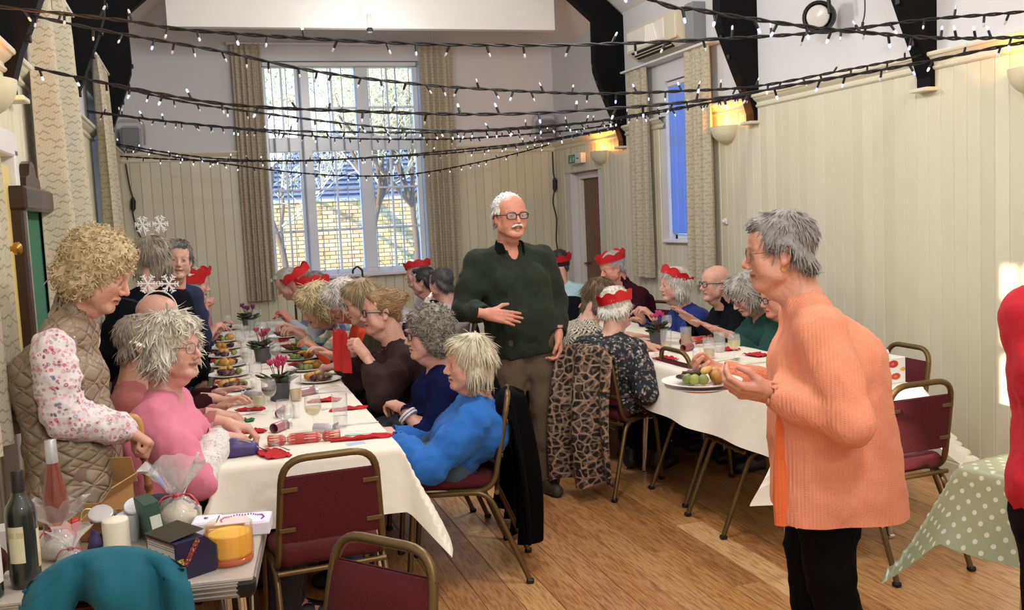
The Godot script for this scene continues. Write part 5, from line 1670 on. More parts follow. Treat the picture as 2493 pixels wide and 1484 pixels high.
	p = person({"label": "grey dark-haired diner with a red crown slipped low, behind the striped jumper", "base": W(.99, 0, 7.52), "yaw": -92, "head": W(.756, 1.15, 7.4), "hpitch": 30, "far": 2, "top": fab("#3c4258"), "topname": "sweater", "hair": "short", "haircol": "#6d6866", "crown": [-25, 8, .035]})
	p = person({"label": "bald man with a red crown bending over the far end of the left table", "base": W(.99, 0, 8.04), "yaw": -95, "head": W(.724, 1.165, 7.98), "hpitch": 38, "far": 2, "top": fab("#aab0bc"), "topname": "shirt", "hair": "bald", "haircol": "#d9d6d2", "crown": [-4, 0, .065], "skin": "#eecabd", "rw": W(.62, .86, 8.1), "lw": W(.62, .88, 7.95)})
	p = person({"label": "grey-haired diner farthest along the right side of the left table", "base": W(.98, 0, 8.6), "yaw": -95, "head": W(.66, 1.14, 8.55), "hpitch": 30, "far": 2, "top": fab("#8e8f98"), "topname": "sweater", "hair": "short", "haircol": "#b0aca6"})
	# --- far middle group
	p = person({"label": "grey-haired diner in a red crown and lilac shirt in the far middle group", "base": W(1.95, 0, 9.12), "yaw": -105, "head": W(1.879, 1.12, 9.08), "far": 2, "top": fab("#c3c0d2"), "topname": "shirt", "hair": "short", "haircol": "#c6c2bc", "crown": [10, 8, .06]})
	p = person({"label": "black-haired diner in navy in the far middle group", "base": W(1.93, 0, 8.7), "yaw": -115, "head": W(1.835, 1.08, 8.62), "far": 2, "top": fab("#141a2e"), "topname": "sweater", "hair": "short", "haircol": "#26252a"})
	p = person({"label": "dark grey-haired woman in a pale grey cardigan in the far middle group", "base": W(1.95, 0, 8.2), "yaw": -140, "head": W(1.87, 1.09, 8.1), "far": 2, "top": fab("#b9b7ba"), "topname": "cardigan", "hair": "short", "haircol": "#46454a"})
	# --- the man standing
	p = person({"label": "white-haired man with glasses and moustache standing in a dark green jumper", "base": W(1.75, 0, 5.5), "sit": false, "yaw": 2, "head": W(1.689, 1.63, 5.46), "hyaw": 6, "hs": 1.04, "hw": 1.1, "look": 1, "hip": .93, "girth": 1.17, "shoulder": .195, "belly": 1.0, "hunch": .0, "top": fab("#1a2418"), "topname": "green_jumper", "loose": 1.22, "hem": -.06, "bust": .2, "wrinkle": .012,
		"rw": W(1.46, 1.1, 5.24), "rd": Vector3(1, -.22, .12), "rn": Vector3(.1, -.3, -1), "rh": "flat", "rp": Vector3(-.55, -1, -.3), "lw": W(1.93, .935, 5.4), "ld": Vector3(-.05, -1, .12), "ln": Vector3(-1, 0, -.1), "lh": "soft", "hand": 1.08,
		"hair": "man", "haircol": "#efeeea", "specs": 1, "specscol": "#1c1416", "skin": "#f3cdc0", "bottom": fab("#5b4c39"), "ankler": W(1.62, .08, 5.48), "anklel": W(1.83, .08, 5.45), "shoes": mat("#3a3226", .6), "ankleD": 0})
	var mo := mb()
	for e in [-1.0, 1.0]: mo.tube(curve([Vector3(0, -.05, .1), Vector3(.014 * e, -.051, .1), Vector3(.03 * e, -.062, .089)], 4), [.005, .0062, .0062, .0062, .0065, .006, .005, .004, .002], 7)
	part(p, "moustache", mo.mesh(), mat("#e6e2da", .8), last_hx)
	for e in [-1.0, 1.0]:
		var cl := mb()
		cl.sheet([[Vector3(.058 * e, -.15, .02), Vector3(.068 * e, -.14, -.03), Vector3(.05 * e, -.13, -.075)], [Vector3(.05 * e, -.205, .05), Vector3(.085 * e, -.2, -.03), Vector3(.06 * e, -.19, -.1)]], .006)
		part(p, "shirt_collar", cl.mesh(), fab("#14161c"), last_hx)
	# --- right table
	var navyfl := pattern(dot_tex("#14161f", ["#c9c4b0", "#b8868a", "#2c3350", "#3a3f52", "#d8d2c0", "#8f9a80", "#232a3a"], 150, 8, 2.6, 6.0), 4.0)
	p = person({"label": "white-haired woman in a red crown and dark floral top, back to the camera", "base": W(2.25, 0, 5.42), "yaw": 125, "head": W(2.33, 1.05, 5.48), "hyaw": 15, "hpitch": 14, "hip": .55, "girth": 1.25, "loose": 1.2, "hunch": .07, "top": navyfl, "topname": "floral_top", "hem": -.03, "sleeve": .9,
		"rw": W(2.36, .6, 5.33), "rd": Vector3(1, .1, -.1), "rn": Vector3(0, -.3, 1), "rh": "grip", "lw": W(2.56, .8, 5.6), "ld": Vector3(1, -.25, .0), "lh": "soft", "hair": "short", "haircol": "#e9e4d8", "crown": [-14, -10, .035], "bottom": fab("#0f1014")})
	part(p, "wristwatch", boxm(Vector3(.05, .012, .042), .008), mat("#e8e8ea", .3), Transform3D(Basis(Vector3.RIGHT, .9), p.transform.affine_inverse() * W(2.365, .6, 5.292)))
	var zebra := pattern(img_tex(160, 160, func(x: int, y: int) -> Color:
		var z := sin((x + 9.0 * sin(y * TAU / 53.3)) * TAU / 20.0 + 2.0 * sin(y * TAU / 80.0))
		return Color("#d6cdb6") if z > -.1 else Color("#1b1a1c")), 5.0)
	p = person({"label": "brown-haired woman in a zebra print top beside the dark floral top", "base": W(2.34, 0, 6.2), "yaw": 90, "head": W(2.53, 1.05, 6.2), "hyaw": 25, "hpitch": 20, "far": 1, "girth": 1.1, "top": zebra, "topname": "zebra_top", "lw": W(2.7, .8, 6.3), "rw": W(2.66, .8, 6.05), "rd": Vector3(1, -.1, 0), "rh": "flat", "hair": "bob", "haircol": "#6f5a40"})
	var bw := pattern(stripe_tex(["#0e0e12", "#e9e6e0"]), 14.0)
	p = person({"label": "diner in a black and white striped top half hidden behind the standing man", "base": W(2.2, 0, 6.86), "yaw": 90, "head": W(2.28, 1.06, 6.9), "far": 2, "top": bw, "topname": "striped_top", "rw": W(2.58, .82, 6.75), "hair": "short", "haircol": "#8a7f73"})
	p = person({"label": "dark-haired diner in a pale blue jumper and red crown near the doorway", "base": W(3.1, 0, 8.5), "yaw": 155, "head": W(3.08, 1.17, 8.5), "hyaw": 12, "far": 2, "top": fab("#a9ccd4"), "topname": "pale_blue_jumper", "hair": "man", "haircol": "#2f2822", "crown": [-8, 0, .03]})
	p = person({"label": "grey-haired man in a deep maroon jacket and red crown looking down", "base": W(3.38, 0, 7.48), "yaw": -78, "head": W(3.135, 1.17, 7.42), "hyaw": -6, "hpitch": 16, "far": 1, "girth": 1.12, "top": fab("#37121f"), "topname": "maroon_jacket", "neck": "high", "rw": W(2.98, .83, 7.55), "lw": W(3.0, .83, 7.3), "hair": "man", "haircol": "#b6b6b8", "crown": [-2, 0, .058], "skin": "#f0d0c4"})
	p = person({"label": "white-haired woman in a royal blue jumper with a red crown worn aslant", "base": W(3.5, 0, 6.72), "yaw": -92, "head": W(3.33, 1.055, 6.72), "far": 1, "top": fab("#152f78"), "topname": "blue_jumper", "rw": W(3.1, .8, 6.8), "lw": W(3.08, .84, 6.55), "lh": "soft", "hair": "bob", "haircol": "#dcd8cd", "crown": [-26, -6, .05]})
	p = person({"label": "bald man with glasses in a black roll-neck clapping at the right table", "base": W(3.52, 0, 6.13), "yaw": -92, "head": W(3.34, 1.1, 6.1), "look": 1, "far": 1, "girth": 1.1, "top": fab("#15161b"), "topname": "roll_neck", "neck": "high", "lw": W(3.1, .86, 5.92), "rw": W(3.12, .87, 6.05), "ld": Vector3(-.75, .6, .1), "rd": Vector3(-.75, .6, .1), "lh": "flat", "rh": "flat", "hair": "bald", "haircol": "#cfcac2", "specs": 1, "specscol": "#2a2526"})
	p = person({"label": "grey-haired woman in dark green with a pendant, head bowed, clapping", "base": W(3.52, 0, 5.72), "yaw": -94, "head": W(3.34, 1.045, 5.7), "hpitch": 30, "far": 1, "girth": 1.12, "top": fab("#0d4038"), "topname": "green_jumper", "lw": W(3.12, .82, 5.52), "rw": W(3.1, .84, 5.68), "ld": Vector3(-.85, .45, 0), "rd": Vector3(-.85, .45, 0), "lh": "flat", "rh": "flat", "hair": "waves", "haircol": "#b9b5ae", "specs": 2})
	var pe := mb(); pe.lathe([Vector2(0, -.012), Vector2(.009, 0), Vector2(0, .012)], 10, Vector3(0, -.27, .09))
	part(p, "pendant", pe.mesh(), mat("#e4e4e0", .2, .4), last_hx)
	p = person({"label": "diner with glasses in dark red mostly hidden behind the peach cardigan", "base": W(3.55, 0, 5.36), "yaw": -94, "head": W(3.38, 1.05, 5.4), "hpitch": 10, "far": 1, "top": fab("#5f1518"), "topname": "red_jumper", "hair": "man", "haircol": "#8a8580", "specs": 1, "skin": "#eec6ba"})
	# --- woman carrying a plate
	var peach := knit("#e79472", 95.0, .22)
	p = person({"label": "grey-haired woman in a long peach ribbed cardigan carrying a plate of food", "base": W(1.82, 0, 2.66), "sit": false, "yaw": -116, "head": W(1.7, 1.49, 2.7), "hpitch": 4, "neckl": .03, "hs": .98, "look": 1, "hip": .86, "hunch": .035, "girth": 1.0, "loose": 1.12, "top": peach, "topname": "long_cardigan", "wrinkle": .008, "sleeve": .94, "hand": 1.04, "shoulder": .17,
		"lw": W(1.6, 1.075, 2.6), "rw": W(1.66, 1.07, 2.99), "ld": Vector3(-1, .12, -.2), "ln": Vector3(.15, .75, -.65), "rd": Vector3(-1, .1, .25), "rn": Vector3(.1, .75, .65), "lh": "hold", "rh": "hold", "lp": Vector3(.25, -1, -.1), "rp": Vector3(-.25, -1, -.1),
		"skirted": [[W(1.78, 1.12, 2.62), W(1.734, .66, 2.604), .12, .108], [W(1.81, 1.12, 2.7), W(1.818, .66, 2.763), .12, .108], [W(1.86, 1.12, 2.6), W(1.911, .66, 2.555), .12, .115], [W(1.87, 1.12, 2.66), W(1.955, .66, 2.643), .12, .115]], "hemy": .655,
		"hair": "short", "haircol": "#8d8a87", "specs": 2, "specscol": "#6b4b3a", "skin": "#f0d3c6", "bottom": fab("#0c0c0f"), "ankler": W(1.86, .09, 2.76), "anklel": W(1.87, .09, 2.6)})
	earring(p, last_hx, true)
	var fb := mb()
	var inv := p.transform.affine_inverse()
	fb.tube([inv * W(1.66, 1.1, 2.61), inv * W(1.645, .98, 2.6), inv * W(1.636, .85, 2.597), inv * W(1.632, .74, 2.595), inv * W(1.634, .662, 2.595)], [.012, .026, .03, .032, .03], 10, false, .55)
	part(p, "front_band", fb.mesh(), knit("#e8703c", 95.0, .2), Transform3D.IDENTITY, "brighter orange turned front edge")
	# --- person at the right edge
	p = person({"label": "person in a bright red top and black trousers cut off by the right edge", "base": W(1.98, 0, 1.76), "sit": false, "yaw": -40, "head": W(1.98, 1.6, 1.76), "hip": .88, "girth": 1.15, "top": fab("#b30c22"), "topname": "red_top", "hem": .06, "hair": "short", "haircol": "#8a8178", "bottom": fab("#101013"), "rw": W(1.88, 1.0, 1.55)})

# ---------------------------------------------------------------- on the tables
const TT := .756

func glass_mat() -> StandardMaterial3D:
	return mat("#f4f8fa", .02, 0.0, {"transparency": 1, "albedo_color": Color(.95, .97, .98, .09), "cull_mode": 2, "clearcoat_enabled": true, "clearcoat": 1.0, "clearcoat_roughness": .02})

func liquid(h: String, a: float) -> StandardMaterial3D:
	return mat(h, .05, 0.0, {"transparency": 1, "albedo_color": Color(Color(h), a), "cull_mode": 2})

func wine_glass(p: Vector3, wine: String, fill: float, label: String, group := "wine glasses") -> void:
	var t := thing("wine_glass", label, "wine glass", p, 0.0, group)
	if not cache.has("wg"):
		var b := mb()
		b.lathe([Vector2(0, .0), Vector2(.031, .0), Vector2(.032, .002), Vector2(.012, .006), Vector2(.0042, .012), Vector2(.0036, .06), Vector2(.006, .068), Vector2(.022, .078), Vector2(.033, .095), Vector2(.036, .115), Vector2(.034, .14), Vector2(.0305, .158), Vector2(.0295, .158), Vector2(.033, .14), Vector2(.035, .115), Vector2(.032, .096), Vector2(.021, .08), Vector2(0, .072)], 22)
		cache.wg = b.mesh()
	part(t, "glass", cache.wg, glass_mat())
	if wine != "":
		var b := mb()
		var prof := [Vector2(0, .0735), Vector2(.02, .0815)]
		var top := lerpf(.085, .135, fill)
		for y in [.09, .097, .106, .115, .125, .135]:
			if y < top: prof.append(Vector2([.027, .0315, .034, .0345, .0342, .033][[.09, .097, .106, .115, .125, .135].find(y)], y))
		prof.append(Vector2(prof[-1].x, top)); prof.append(Vector2(0, top))
		b.lathe(prof, 20)
		part(t, "wine", b.mesh(), liquid({"red": "#2a0410", "white": "#d9c878", "water": "#dfe8ea"}[wine], {"red": .96, "white": .55, "water": .2}[wine]))

func tumbler(p: Vector3, drink: String, fill: float, label: String, h := .135, r := .033) -> void:
	var t := thing("tumbler", label, "glass", p, 0.0, "tumblers")
	var b := mb()
	b.lathe([Vector2(0, 0), Vector2(r * .86, 0), Vector2(r * .88, .004), Vector2(r, h), Vector2(r - .0016, h), Vector2(r * .85, .012), Vector2(0, .01)], 22)
	part(t, "glass", b.mesh(), glass_mat())
	if drink != "":
		var q := mb()
		q.lathe([Vector2(0, .011), Vector2(r * .84, .012), Vector2(lerpf(r * .84, r - .002, fill), lerpf(.012, h, fill)), Vector2(0, lerpf(.012, h, fill))], 20)
		part(t, "drink", q.mesh(), liquid({"water": "#e2eaec", "wine": "#d8c77c", "beer": "#a8742c", "juice": "#c9a24a"}[drink], {"water": .15, "wine": .5, "beer": .8, "juice": .6}[drink]))

func blob(r: Vector3, seed_: int, rough := .12) -> ArrayMesh:
	var key := "blob%s%d" % [r, seed_]
	if cache.has(key): return cache[key]
	var z := noise(1.0, seed_, 2)
	var b := mb()
	var prof := []
	for k in 9: prof.append(Vector2(sin(PI * k / 8.0), -cos(PI * k / 8.0)))
	b.lathe(prof, 12)
	for k in b.v.size():
		var q: Vector3 = b.v[k]
		b.v[k] = q * r * (1.0 + rough * z.get_noise_3dv(q * 1.4) * 2.0)
	cache[key] = b.mesh()
	return cache[key]

func plate(p: Vector3, r: float, label: String, group := "white dinner plates") -> void:
	if not cache.has("plate"):
		var b := mb()
		b.lathe([Vector2(0, 0), Vector2(.58, 0), Vector2(.62, .02), Vector2(.98, .115), Vector2(1.0, .135), Vector2(.97, .14), Vector2(.66, .06), Vector2(0, .045)], 40)
		cache.plate = b.mesh()
	solo("dinner_plate", cache.plate, mat("#e8e5df", .2), label, "plate", at(p, 0, Vector3.ONE * r), group)

func dinner(p: Vector3, where: String, seed_: int, full := 1.0) -> void:   # a plate and each thing lying on it
	plate(p, .128, "white dinner plate of roast lunch " + where)
	var rng := RandomNumberGenerator.new(); rng.seed = seed_
	var a0 := rng.randf() * TAU
	var y := p.y + .013
	var grp := "lunch on the plate " + where
	var rows := [["roast_potato", "roast potato", "potato", 3, .5, 0.0, .055, .018], ["sprout", "brussels sprout", "sprout", 3, .42, 2.0, .062, .015], ["meat_slice", "meat slice", "meat", 2, .7, 3.6, .045, .012]]
	for q in rows:
		var n := int(q[3] * full)
		var xs := []
		for k in n: xs.append(cos(a0 + q[5] + k * q[4]) - .1 * sin(a0 + q[5] + k * q[4]))
		var sorted := xs.duplicate(); sorted.sort()
		for k in n:
			var a: float = a0 + q[5] + k * q[4]
			var rank: int = sorted.find(xs[k])
			var word: String = "the" if n == 1 else ("leftmost" if rank == 0 else ("rightmost" if rank == n - 1 else "middle"))
			var pos := p + Vector3(cos(a) * q[6], .013 + q[7], sin(a) * q[6])
			var label := "%s %s on the plate %s" % [word, q[1], where]
			if q[0] == "roast_potato": solo(q[0], blob(Vector3(.03, .021, .024), 3 + k, .2), mat(["#b9823a", "#c8964a", "#a86f2c"][k % 3], .5), label, q[2], at(pos, a), grp)
			elif q[0] == "sprout": solo(q[0], blob(Vector3(.0175, .0165, .0175), 9, .08), mat(["#76803a", "#8a9146", "#69752f"][k % 3], .5), label, q[2], at(pos, a), grp)
			else: solo(q[0], blob(Vector3(.045, .01, .03), 14 + k, .2), mat(["#4a2a1f", "#5a3527"][k % 2], .45), label, q[2], Transform3D(Basis(Vector3.UP, a) * Basis(Vector3.BACK, .25), pos + Vector3(0, .008 * k, 0)), grp)
	solo("stuffing_ball", blob(Vector3(.021, .018, .021), 22, .2), mat("#3c1a1c", .6), "dark red cabbage heap on the plate " + where, "vegetable", at(p + Vector3(cos(a0 + 5.0) * .05, .013 + .016, sin(a0 + 5.0) * .05)), grp)
	if full > .7: solo("parsnip", blob(Vector3(.045, .011, .013), 31, .15), mat("#c7a45a", .5), "pale roast parsnip on the plate " + where, "vegetable", at(p + Vector3(cos(a0 + 1.2) * .02, .013 + .036, sin(a0 + 1.2) * .02), a0 + .8), grp)

func cutlery(kind: String, p: Vector3, turn: float, label: String) -> void:
	if not cache.has(kind):
		var b := mb()
		b.tube([Vector3(0, .003, .0), Vector3(0, .0035, .05), Vector3(0, .003, .1)], [.0055, .0045, .003], 6, false, .45)
		if kind == "knife": b.tube([Vector3(0, .003, .1), Vector3(0, .003, .15), Vector3(.002, .003, .2)], [.0035, .0085, .003], 6, false, .18)
		elif kind == "spoon": b.tube([Vector3(0, .003, .1), Vector3(0, .002, .13), Vector3(0, .003, .155), Vector3(0, .005, .18)], [.003, .012, .017, .005], 8, false, .25)
		else:
			b.tube([Vector3(0, .003, .1), Vector3(0, .003, .135)], [.003, .011], 6, false, .25)
			for k in 4: b.tube([Vector3((k - 1.5) * .0058, .003, .132), Vector3((k - 1.5) * .0056, .006, .185)], [.002, .0012], 4)
		cache[kind] = b.mesh()
	solo(kind, cache[kind], M.steel, label, kind, at(p, turn), "steel cutlery")

func napkin(p: Vector3, turn: float, size: Vector2, label: String, h := "#b8131f", seed_ := 1) -> void:
	var g := []
	var z := noise(1.0, seed_, 2)
	for r in 9:
		var row := []
		for q in 9:
			var u := q / 8.0 - .5; var v := r / 8.0 - .5
			row.append(Vector3(u * size.x * (1.0 - .25 * absf(v)), .006 + .014 * (z.get_noise_2d(u * 90.0, v * 90.0) + .35) * (1.0 - absf(v)), v * size.y + .1 * u * size.y))
		g.append(row)
	var b := mb(); b.sheet(g, .004)
	solo("napkin", b.mesh(), mat(h, .9), label, "napkin", at(p, turn), "red paper napkins" if h == "#b8131f" else "")

func cracker_tex() -> ImageTexture:
	if not cache.has("crtex"): cache.crtex = img_tex(128, 64, func(x: int, y: int) -> Color:
		var c := Color("#b2423a")
		var band := x % 64
		if band < 12 or (band > 30 and band < 36): 
			if (y % 16) < 9: c = Color("#d9a79a")
		elif Vector2(fposmod(x, 32.0) - 22, fposmod(y, 32.0) - 16).length() < 6: c = Color("#e0b9a8")
		elif y % 32 < 3: c = Color("#8c2a26")
		return c)
	return cache.crtex

func cracker(p: Vector3, turn: float, label: String, h := "", half := false) -> void:
	var t := thing("christmas_cracker", label, "cracker", p, turn, "")
	var m: StandardMaterial3D
	if h == "":
		m = mat("#fefefd", .4).duplicate(); m.albedo_texture = cracker_tex(); m.uv1_scale = Vector3(3, 2, 1)
	else: m = mat(h, .28, .35)
	var b := mb()
	var prof: Array
	if half: prof = [Vector2(.0, -.06), Vector2(.021, -.06), Vector2(.022, -.02), Vector2(.022, .03), Vector2(.0195, .03), Vector2(.0195, -.05), Vector2(0, -.05)]
	else: prof = [Vector2(.016, -.145), Vector2(.024, -.14), Vector2(.021, -.1), Vector2(.0225, -.085), Vector2(.009, -.07), Vector2(.0225, -.055), Vector2(.023, 0), Vector2(.0225, .055), Vector2(.009, .07), Vector2(.0225, .085), Vector2(.021, .1), Vector2(.024, .14), Vector2(.016, .145)]
	b.lathe(prof, 18)
	var lay := Transform3D(Basis(Vector3.BACK, PI / 2), Vector3(0, .023, 0))
	part(t, "tube", b.mesh(), m, lay)
	var e := mb()
	if half:
		e.lathe([Vector2(.008, .03), Vector2(.012, .05), Vector2(.025, .075)], 12, Vector3.ZERO, Vector2.ONE, func(r: float, a: float, y: float) -> float: return r * (1.0 + .3 * sin(a * 5.0)))
		part(t, "torn_end", e.mesh(), mat("#c9c9cc", .3, .6), Transform3D(Basis(Vector3.BACK, -PI / 2), Vector3(0, .023, 0)))
	else:
		for s in [-.07, .07]: e.lathe([Vector2(.0085, s - .006), Vector2(.011, s), Vector2(.0085, s + .006)], 12)
		part(t, "ribbon", e.mesh(), mat("#d9cfc4", .4), lay)

func cyclamen(p: Vector3, label: String, petal: String, s := 1.0) -> void:
	var t := thing("potted_cyclamen", label, "potted plant", p, 0.0, "")
	var b := mb(); b.lathe([Vector2(0, 0), Vector2(.042, 0), Vector2(.052, .088), Vector2(.055, .09), Vector2(.055, .096), Vector2(.049, .096), Vector2(.047, .085), Vector2(0, .08)], 4 * 6, Vector3.ZERO, Vector2.ONE, func(r: float, a: float, y: float) -> float: return r * .95 / pow(pow(absf(cos(a)), 6.0) + pow(absf(sin(a)), 6.0), 1.0 / 6.0))
	part(t, "pot", b.mesh(), mat("#4b4d52", .5), at(Vector3.ZERO, .3, Vector3.ONE * s))
	var rng := RandomNumberGenerator.new(); rng.seed = int(p.z * -100)
	for k in 26:
		var a := rng.randf() * TAU; var r := rng.randf_range(.03, .095); var h := rng.randf_range(.11, .155) - r * .25
		var c := Vector3(cos(a) * r, h, sin(a) * r) * s
		var st := mb(); st.tube([Vector3(cos(a) * .012, .08, sin(a) * .012) * s, c], .0016, 4)
		var lf := part(t, "leaf", blob(Vector3(.026, .0035, .022), 40 + k % 3, .15), mat(["#2f3f22", "#3c4c2c", "#26361e"][k % 3], .5), Transform3D(Basis(Vector3(sin(a), 0, -cos(a)), -.5) * Basis(Vector3.UP, a), c).scaled_local(Vector3.ONE * s))
		part(lf, "stalk", st.mesh(), mat("#5a3a2c", .6), lf.transform.affine_inverse())
	for k in 9:
		var a := rng.randf() * TAU; var r := rng.randf_range(.0, .05)
		var c := Vector3(cos(a) * r, rng.randf_range(.165, .205), sin(a) * r) * s
		var st := mb(); st.tube([Vector3(cos(a) * .01, .09, sin(a) * .01) * s, c + Vector3(0, .004, 0)], .0016, 4)
		var f := mb()
		for q in 5:
			var d := Vector3(cos(q * TAU / 5 + k), .9, sin(q * TAU / 5 + k)).normalized()
			f.tube([c, c + d * .016 * s, c + (d + Vector3(0, .5, 0)).normalized() * .032 * s], [.004 * s, .0095 * s, .003 * s], 5, false, .4)
		var fo := part(t, "flower", f.mesh(), mat(petal, .6, 0.0, {"backlight_enabled": true, "backlight": Color(.3, .05, .12)}))
		part(fo, "stalk", st.mesh(), mat("#6b3440", .6))

func shaker(p: Vector3, label: String, r := .014, h := .062) -> void:
	var t := thing("shaker", label, "shaker", p, 0.0, "")
	var b := mb(); b.lathe([Vector2(0, 0), Vector2(r, 0), Vector2(r * 1.1, h * .3), Vector2(r, h * .78)], 16)
	part(t, "body", b.mesh(), mat("#e6e4e0", .25))
	var c := mb(); c.lathe([Vector2(r, h * .78), Vector2(r * .95, h * .9), Vector2(r * .5, h), Vector2(0, h * 1.01)], 16)
	part(t, "top", c.mesh(), mat("#d6d4d0", .3))

func table_setting() -> void:
	# left table, nearest first
	cracker(W(.335, TT, 4.05), -.1, "unpulled red patterned cracker at the near end of the left table")
	cracker(W(.25, TT, 4.33), .9, "pulled pink foil cracker half beside the near wine glass", "#b07a86", true)
	cracker(W(.42, TT, 4.2), -.6, "pulled silver cracker half under the white wine glass", "#c4bfc6", true)
	napkin(W(.2, TT, 3.9), .3, Vector2(.1, .16), "red napkin under a fork behind the empty front chair", "#b8131f", 3)
	cutlery("fork", W(.26, TT + .02, 3.86), PI + .35, "fork lying on the red napkin behind the front chair")
	napkin(W(.565, TT, 4.0), 1.45, Vector2(.05, .24), "folded red napkin strip at the blue fleece woman's place", "#b8131f", 5)
	cutlery("spoon", W(.68, TT + .004, 4.06), -1.75, "dessert spoon above the blue fleece woman's napkin")
	solo("place_card", boxm(Vector3(.075, .002, .05), .0), img_mat_card(), "small pale blue printed card beside the red napkin strip", "card", at(W(.525, TT + .002, 3.93), .15))
	wine_glass(W(.276, TT, 4.21), "water", .25, "nearest wine glass with a little clear drink left in it")
	wine_glass(W(.395, TT, 4.24), "white", .55, "wine glass of white wine behind the red patterned cracker")
	tumbler(W(.513, TT, 4.28), "water", .3, "tall tumbler a third full of water near the right edge", .15, .034)
	cutlery("knife", W(.68, TT + .003, 4.3), -1.6, "table knife right of the tall water tumbler")
	napkin(W(.15, TT, 4.36), 1.2, Vector2(.035, .1), "small folded red napkin by the pink jumper woman's hand", "#b8131f", 7)
	napkin(W(.6, TT, 4.66), 1.5, Vector2(.05, .17), "red napkin before the navy V-neck woman", "#b8131f", 9)
	napkin(W(.52, TT, 4.95), 1.3, Vector2(.07, .15), "red napkin before the maroon dress woman", "#b8131f", 11)
	napkin(W(.16, TT, 4.9), 1.25, Vector2(.04, .13), "red napkin by the dusty pink diner's hand", "#b8131f", 12)
	napkin(W(.13, TT, 4.63), 1.5, Vector2(.05, .07), "small green paper piece in front of the dusty pink diner", "#1e6a3c", 13)
	cutlery("knife", W(.66, TT + .003, 5.18), -1.62, "table knife below the maroon dress woman's place")
	cutlery("spoon", W(.62, TT + .003, 4.74), -1.5, "spoon on the bare cloth before the navy V-neck woman")
	for k in 4: cutlery("fork" if k % 2 else "knife", W(.02, TT + .003, [4.42, 4.8, 5.35, 5.9][k]), 1.55, ["knife by the pink jumper woman's wrist", "fork beside the dusty pink diner's sleeve", "knife near the maroon cardigan man's hands", "fork between the two nearest left plates"][k])
	wine_glass(W(.25, TT, 4.83), "red", .62, "wine glass of red wine beside the nearer cyclamen")
	tumbler(W(.205, TT, 4.98), "wine", .35, "tumbler with pale drink behind the red wine")
	tumbler(W(.39, TT, 5.04), "juice", .4, "tumbler with amber drink right of the nearer cyclamen")
	cracker(W(.44, TT, 5.16), .5, "pulled pink cracker half with a dark mouth right of the cyclamen", "#b58a92", true)
	cracker(W(.2, TT, 5.2), 2.4, "pulled silver cracker half left of the cyclamen", "#b9b5b8", true)
	cracker(W(.29, TT, 4.66), 1.2, "pulled red cracker half standing near the shakers", "#a8505a", true)
	shaker(W(.318, TT, 4.62), "white salt shaker, left of the pair on the left table")
	shaker(W(.352, TT, 4.6), "white pepper shaker, right of the pair on the left table", .015, .07)
	cyclamen(W(.315, TT, 5.12), "cyclamen with bright pink flowers in a grey pot, nearest on the left table", "#d8447a")
	cyclamen(W(.318, TT, 6.6), "cyclamen with few pink flowers in a grey pot, middle of the left table", "#c9577f")
	cyclamen(W(.325, TT, 8.75), "purple cyclamen in a grey pot, farthest on the left table", "#8a3a78")
	var pl := [[.565, 5.6, "before the maroon dress woman"], [.55, 6.08, "before the woman in the olive jacket"], [.56, 6.58, "before the white-haired diner in orange"], [.555, 7.05, "before the woman in the striped jumper"], [.56, 7.95, "before the bald man in a red crown"], [.1, 5.6, "nearest on the left side of the left table"], [.09, 6.12, "second from the near end on the left side"], [.09, 6.56, "third from the near end on the left side"], [.09, 7.04, "fourth from the near end on the left side"], [.1, 7.5, "before the nearer crowned left diner"], [.1, 8.0, "before the farther crowned left diner"], [.12, 8.9, "at the far left corner of the left table"]]
	for k in pl.size(): dinner(W(pl[k][0], TT, pl[k][1]), pl[k][2], 5 + k * 7, 1.0 if k < 8 else .7)
	for q in [[.22, 5.46, "water", .3, "wine glass of clear drink behind the red wine"], [.2, 6.2, "white", .5, "half-full white wine glass left of the middle cyclamen"], [.21, 6.0, "water", .3, "nearly empty wine glass before the middle cyclamen"], [.38, 6.3, "red", .4, "red wine glass right of the middle cyclamen"], [.2, 7.1, "white", .4, "white wine glass at the left table's middle, by the fourth left plate"], [.25, 7.5, "water", .3, "clear wine glass beyond the middle cyclamen"], [.36, 7.4, "white", .4, "white wine glass in front of the striped jumper"], [.15, 8.5, "water", .2, "tall clear glass standing out against the far wall at left"]]: wine_glass(W(q[0], TT, q[1]), q[2], q[3], q[4])
	for q in [[.4, 6.75, "water", .4, "tumbler of water right of the middle cyclamen"], [.22, 6.75, "juice", .35, "tumbler of amber drink left of the middle cyclamen"], [.4, 7.9, "water", .4, "tumbler before the purple cyclamen"], [.33, 8.2, "water", .3, "clear tumbler far along the left table's centre"], [.42, 9.1, "water", .3, "tumbler at the far end of the left table"]]: tumbler(W(q[0], TT, q[1]), q[2], q[3], q[4])
	for q in [[.53, 6.35, "red napkin right of the middle cyclamen, between two plates"], [.55, 7.35, "red napkin beyond the striped jumper's plate"], [.07, 6.85, "red napkin between the third and fourth left plates"], [.08, 5.88, "red napkin between the two nearest left plates"], [.5, 7.7, "red napkin before the bald man's plate"], [.08, 7.28, "red napkin before the nearer crowned left diner"]]: napkin(W(q[0], TT, q[1]), 1.5, Vector2(.05, .14), q[2], "#b8131f", int(q[1] * 10))
	# purple glasses case with its strap
	var pc := thing("purple_pouch", "purple zipped leather pouch at the near left corner of the left table", "pouch", W(.055, TT, 3.95), -.1)
	var f := Field.new(Vector3(-.13, -.02, -.07), Vector3(.13, .1, .07), .007)
	f.chain([Vector3(-.085, .03, 0), Vector3(0, .034, 0), Vector3(.07, .03, .0)], [.03, .036, .028], .02)
	f.plane(Vector3(0, .002, 0), Vector3(0, -1, 0))
	part(pc, "body", netm(f.net()), mat("#43346f", .45))
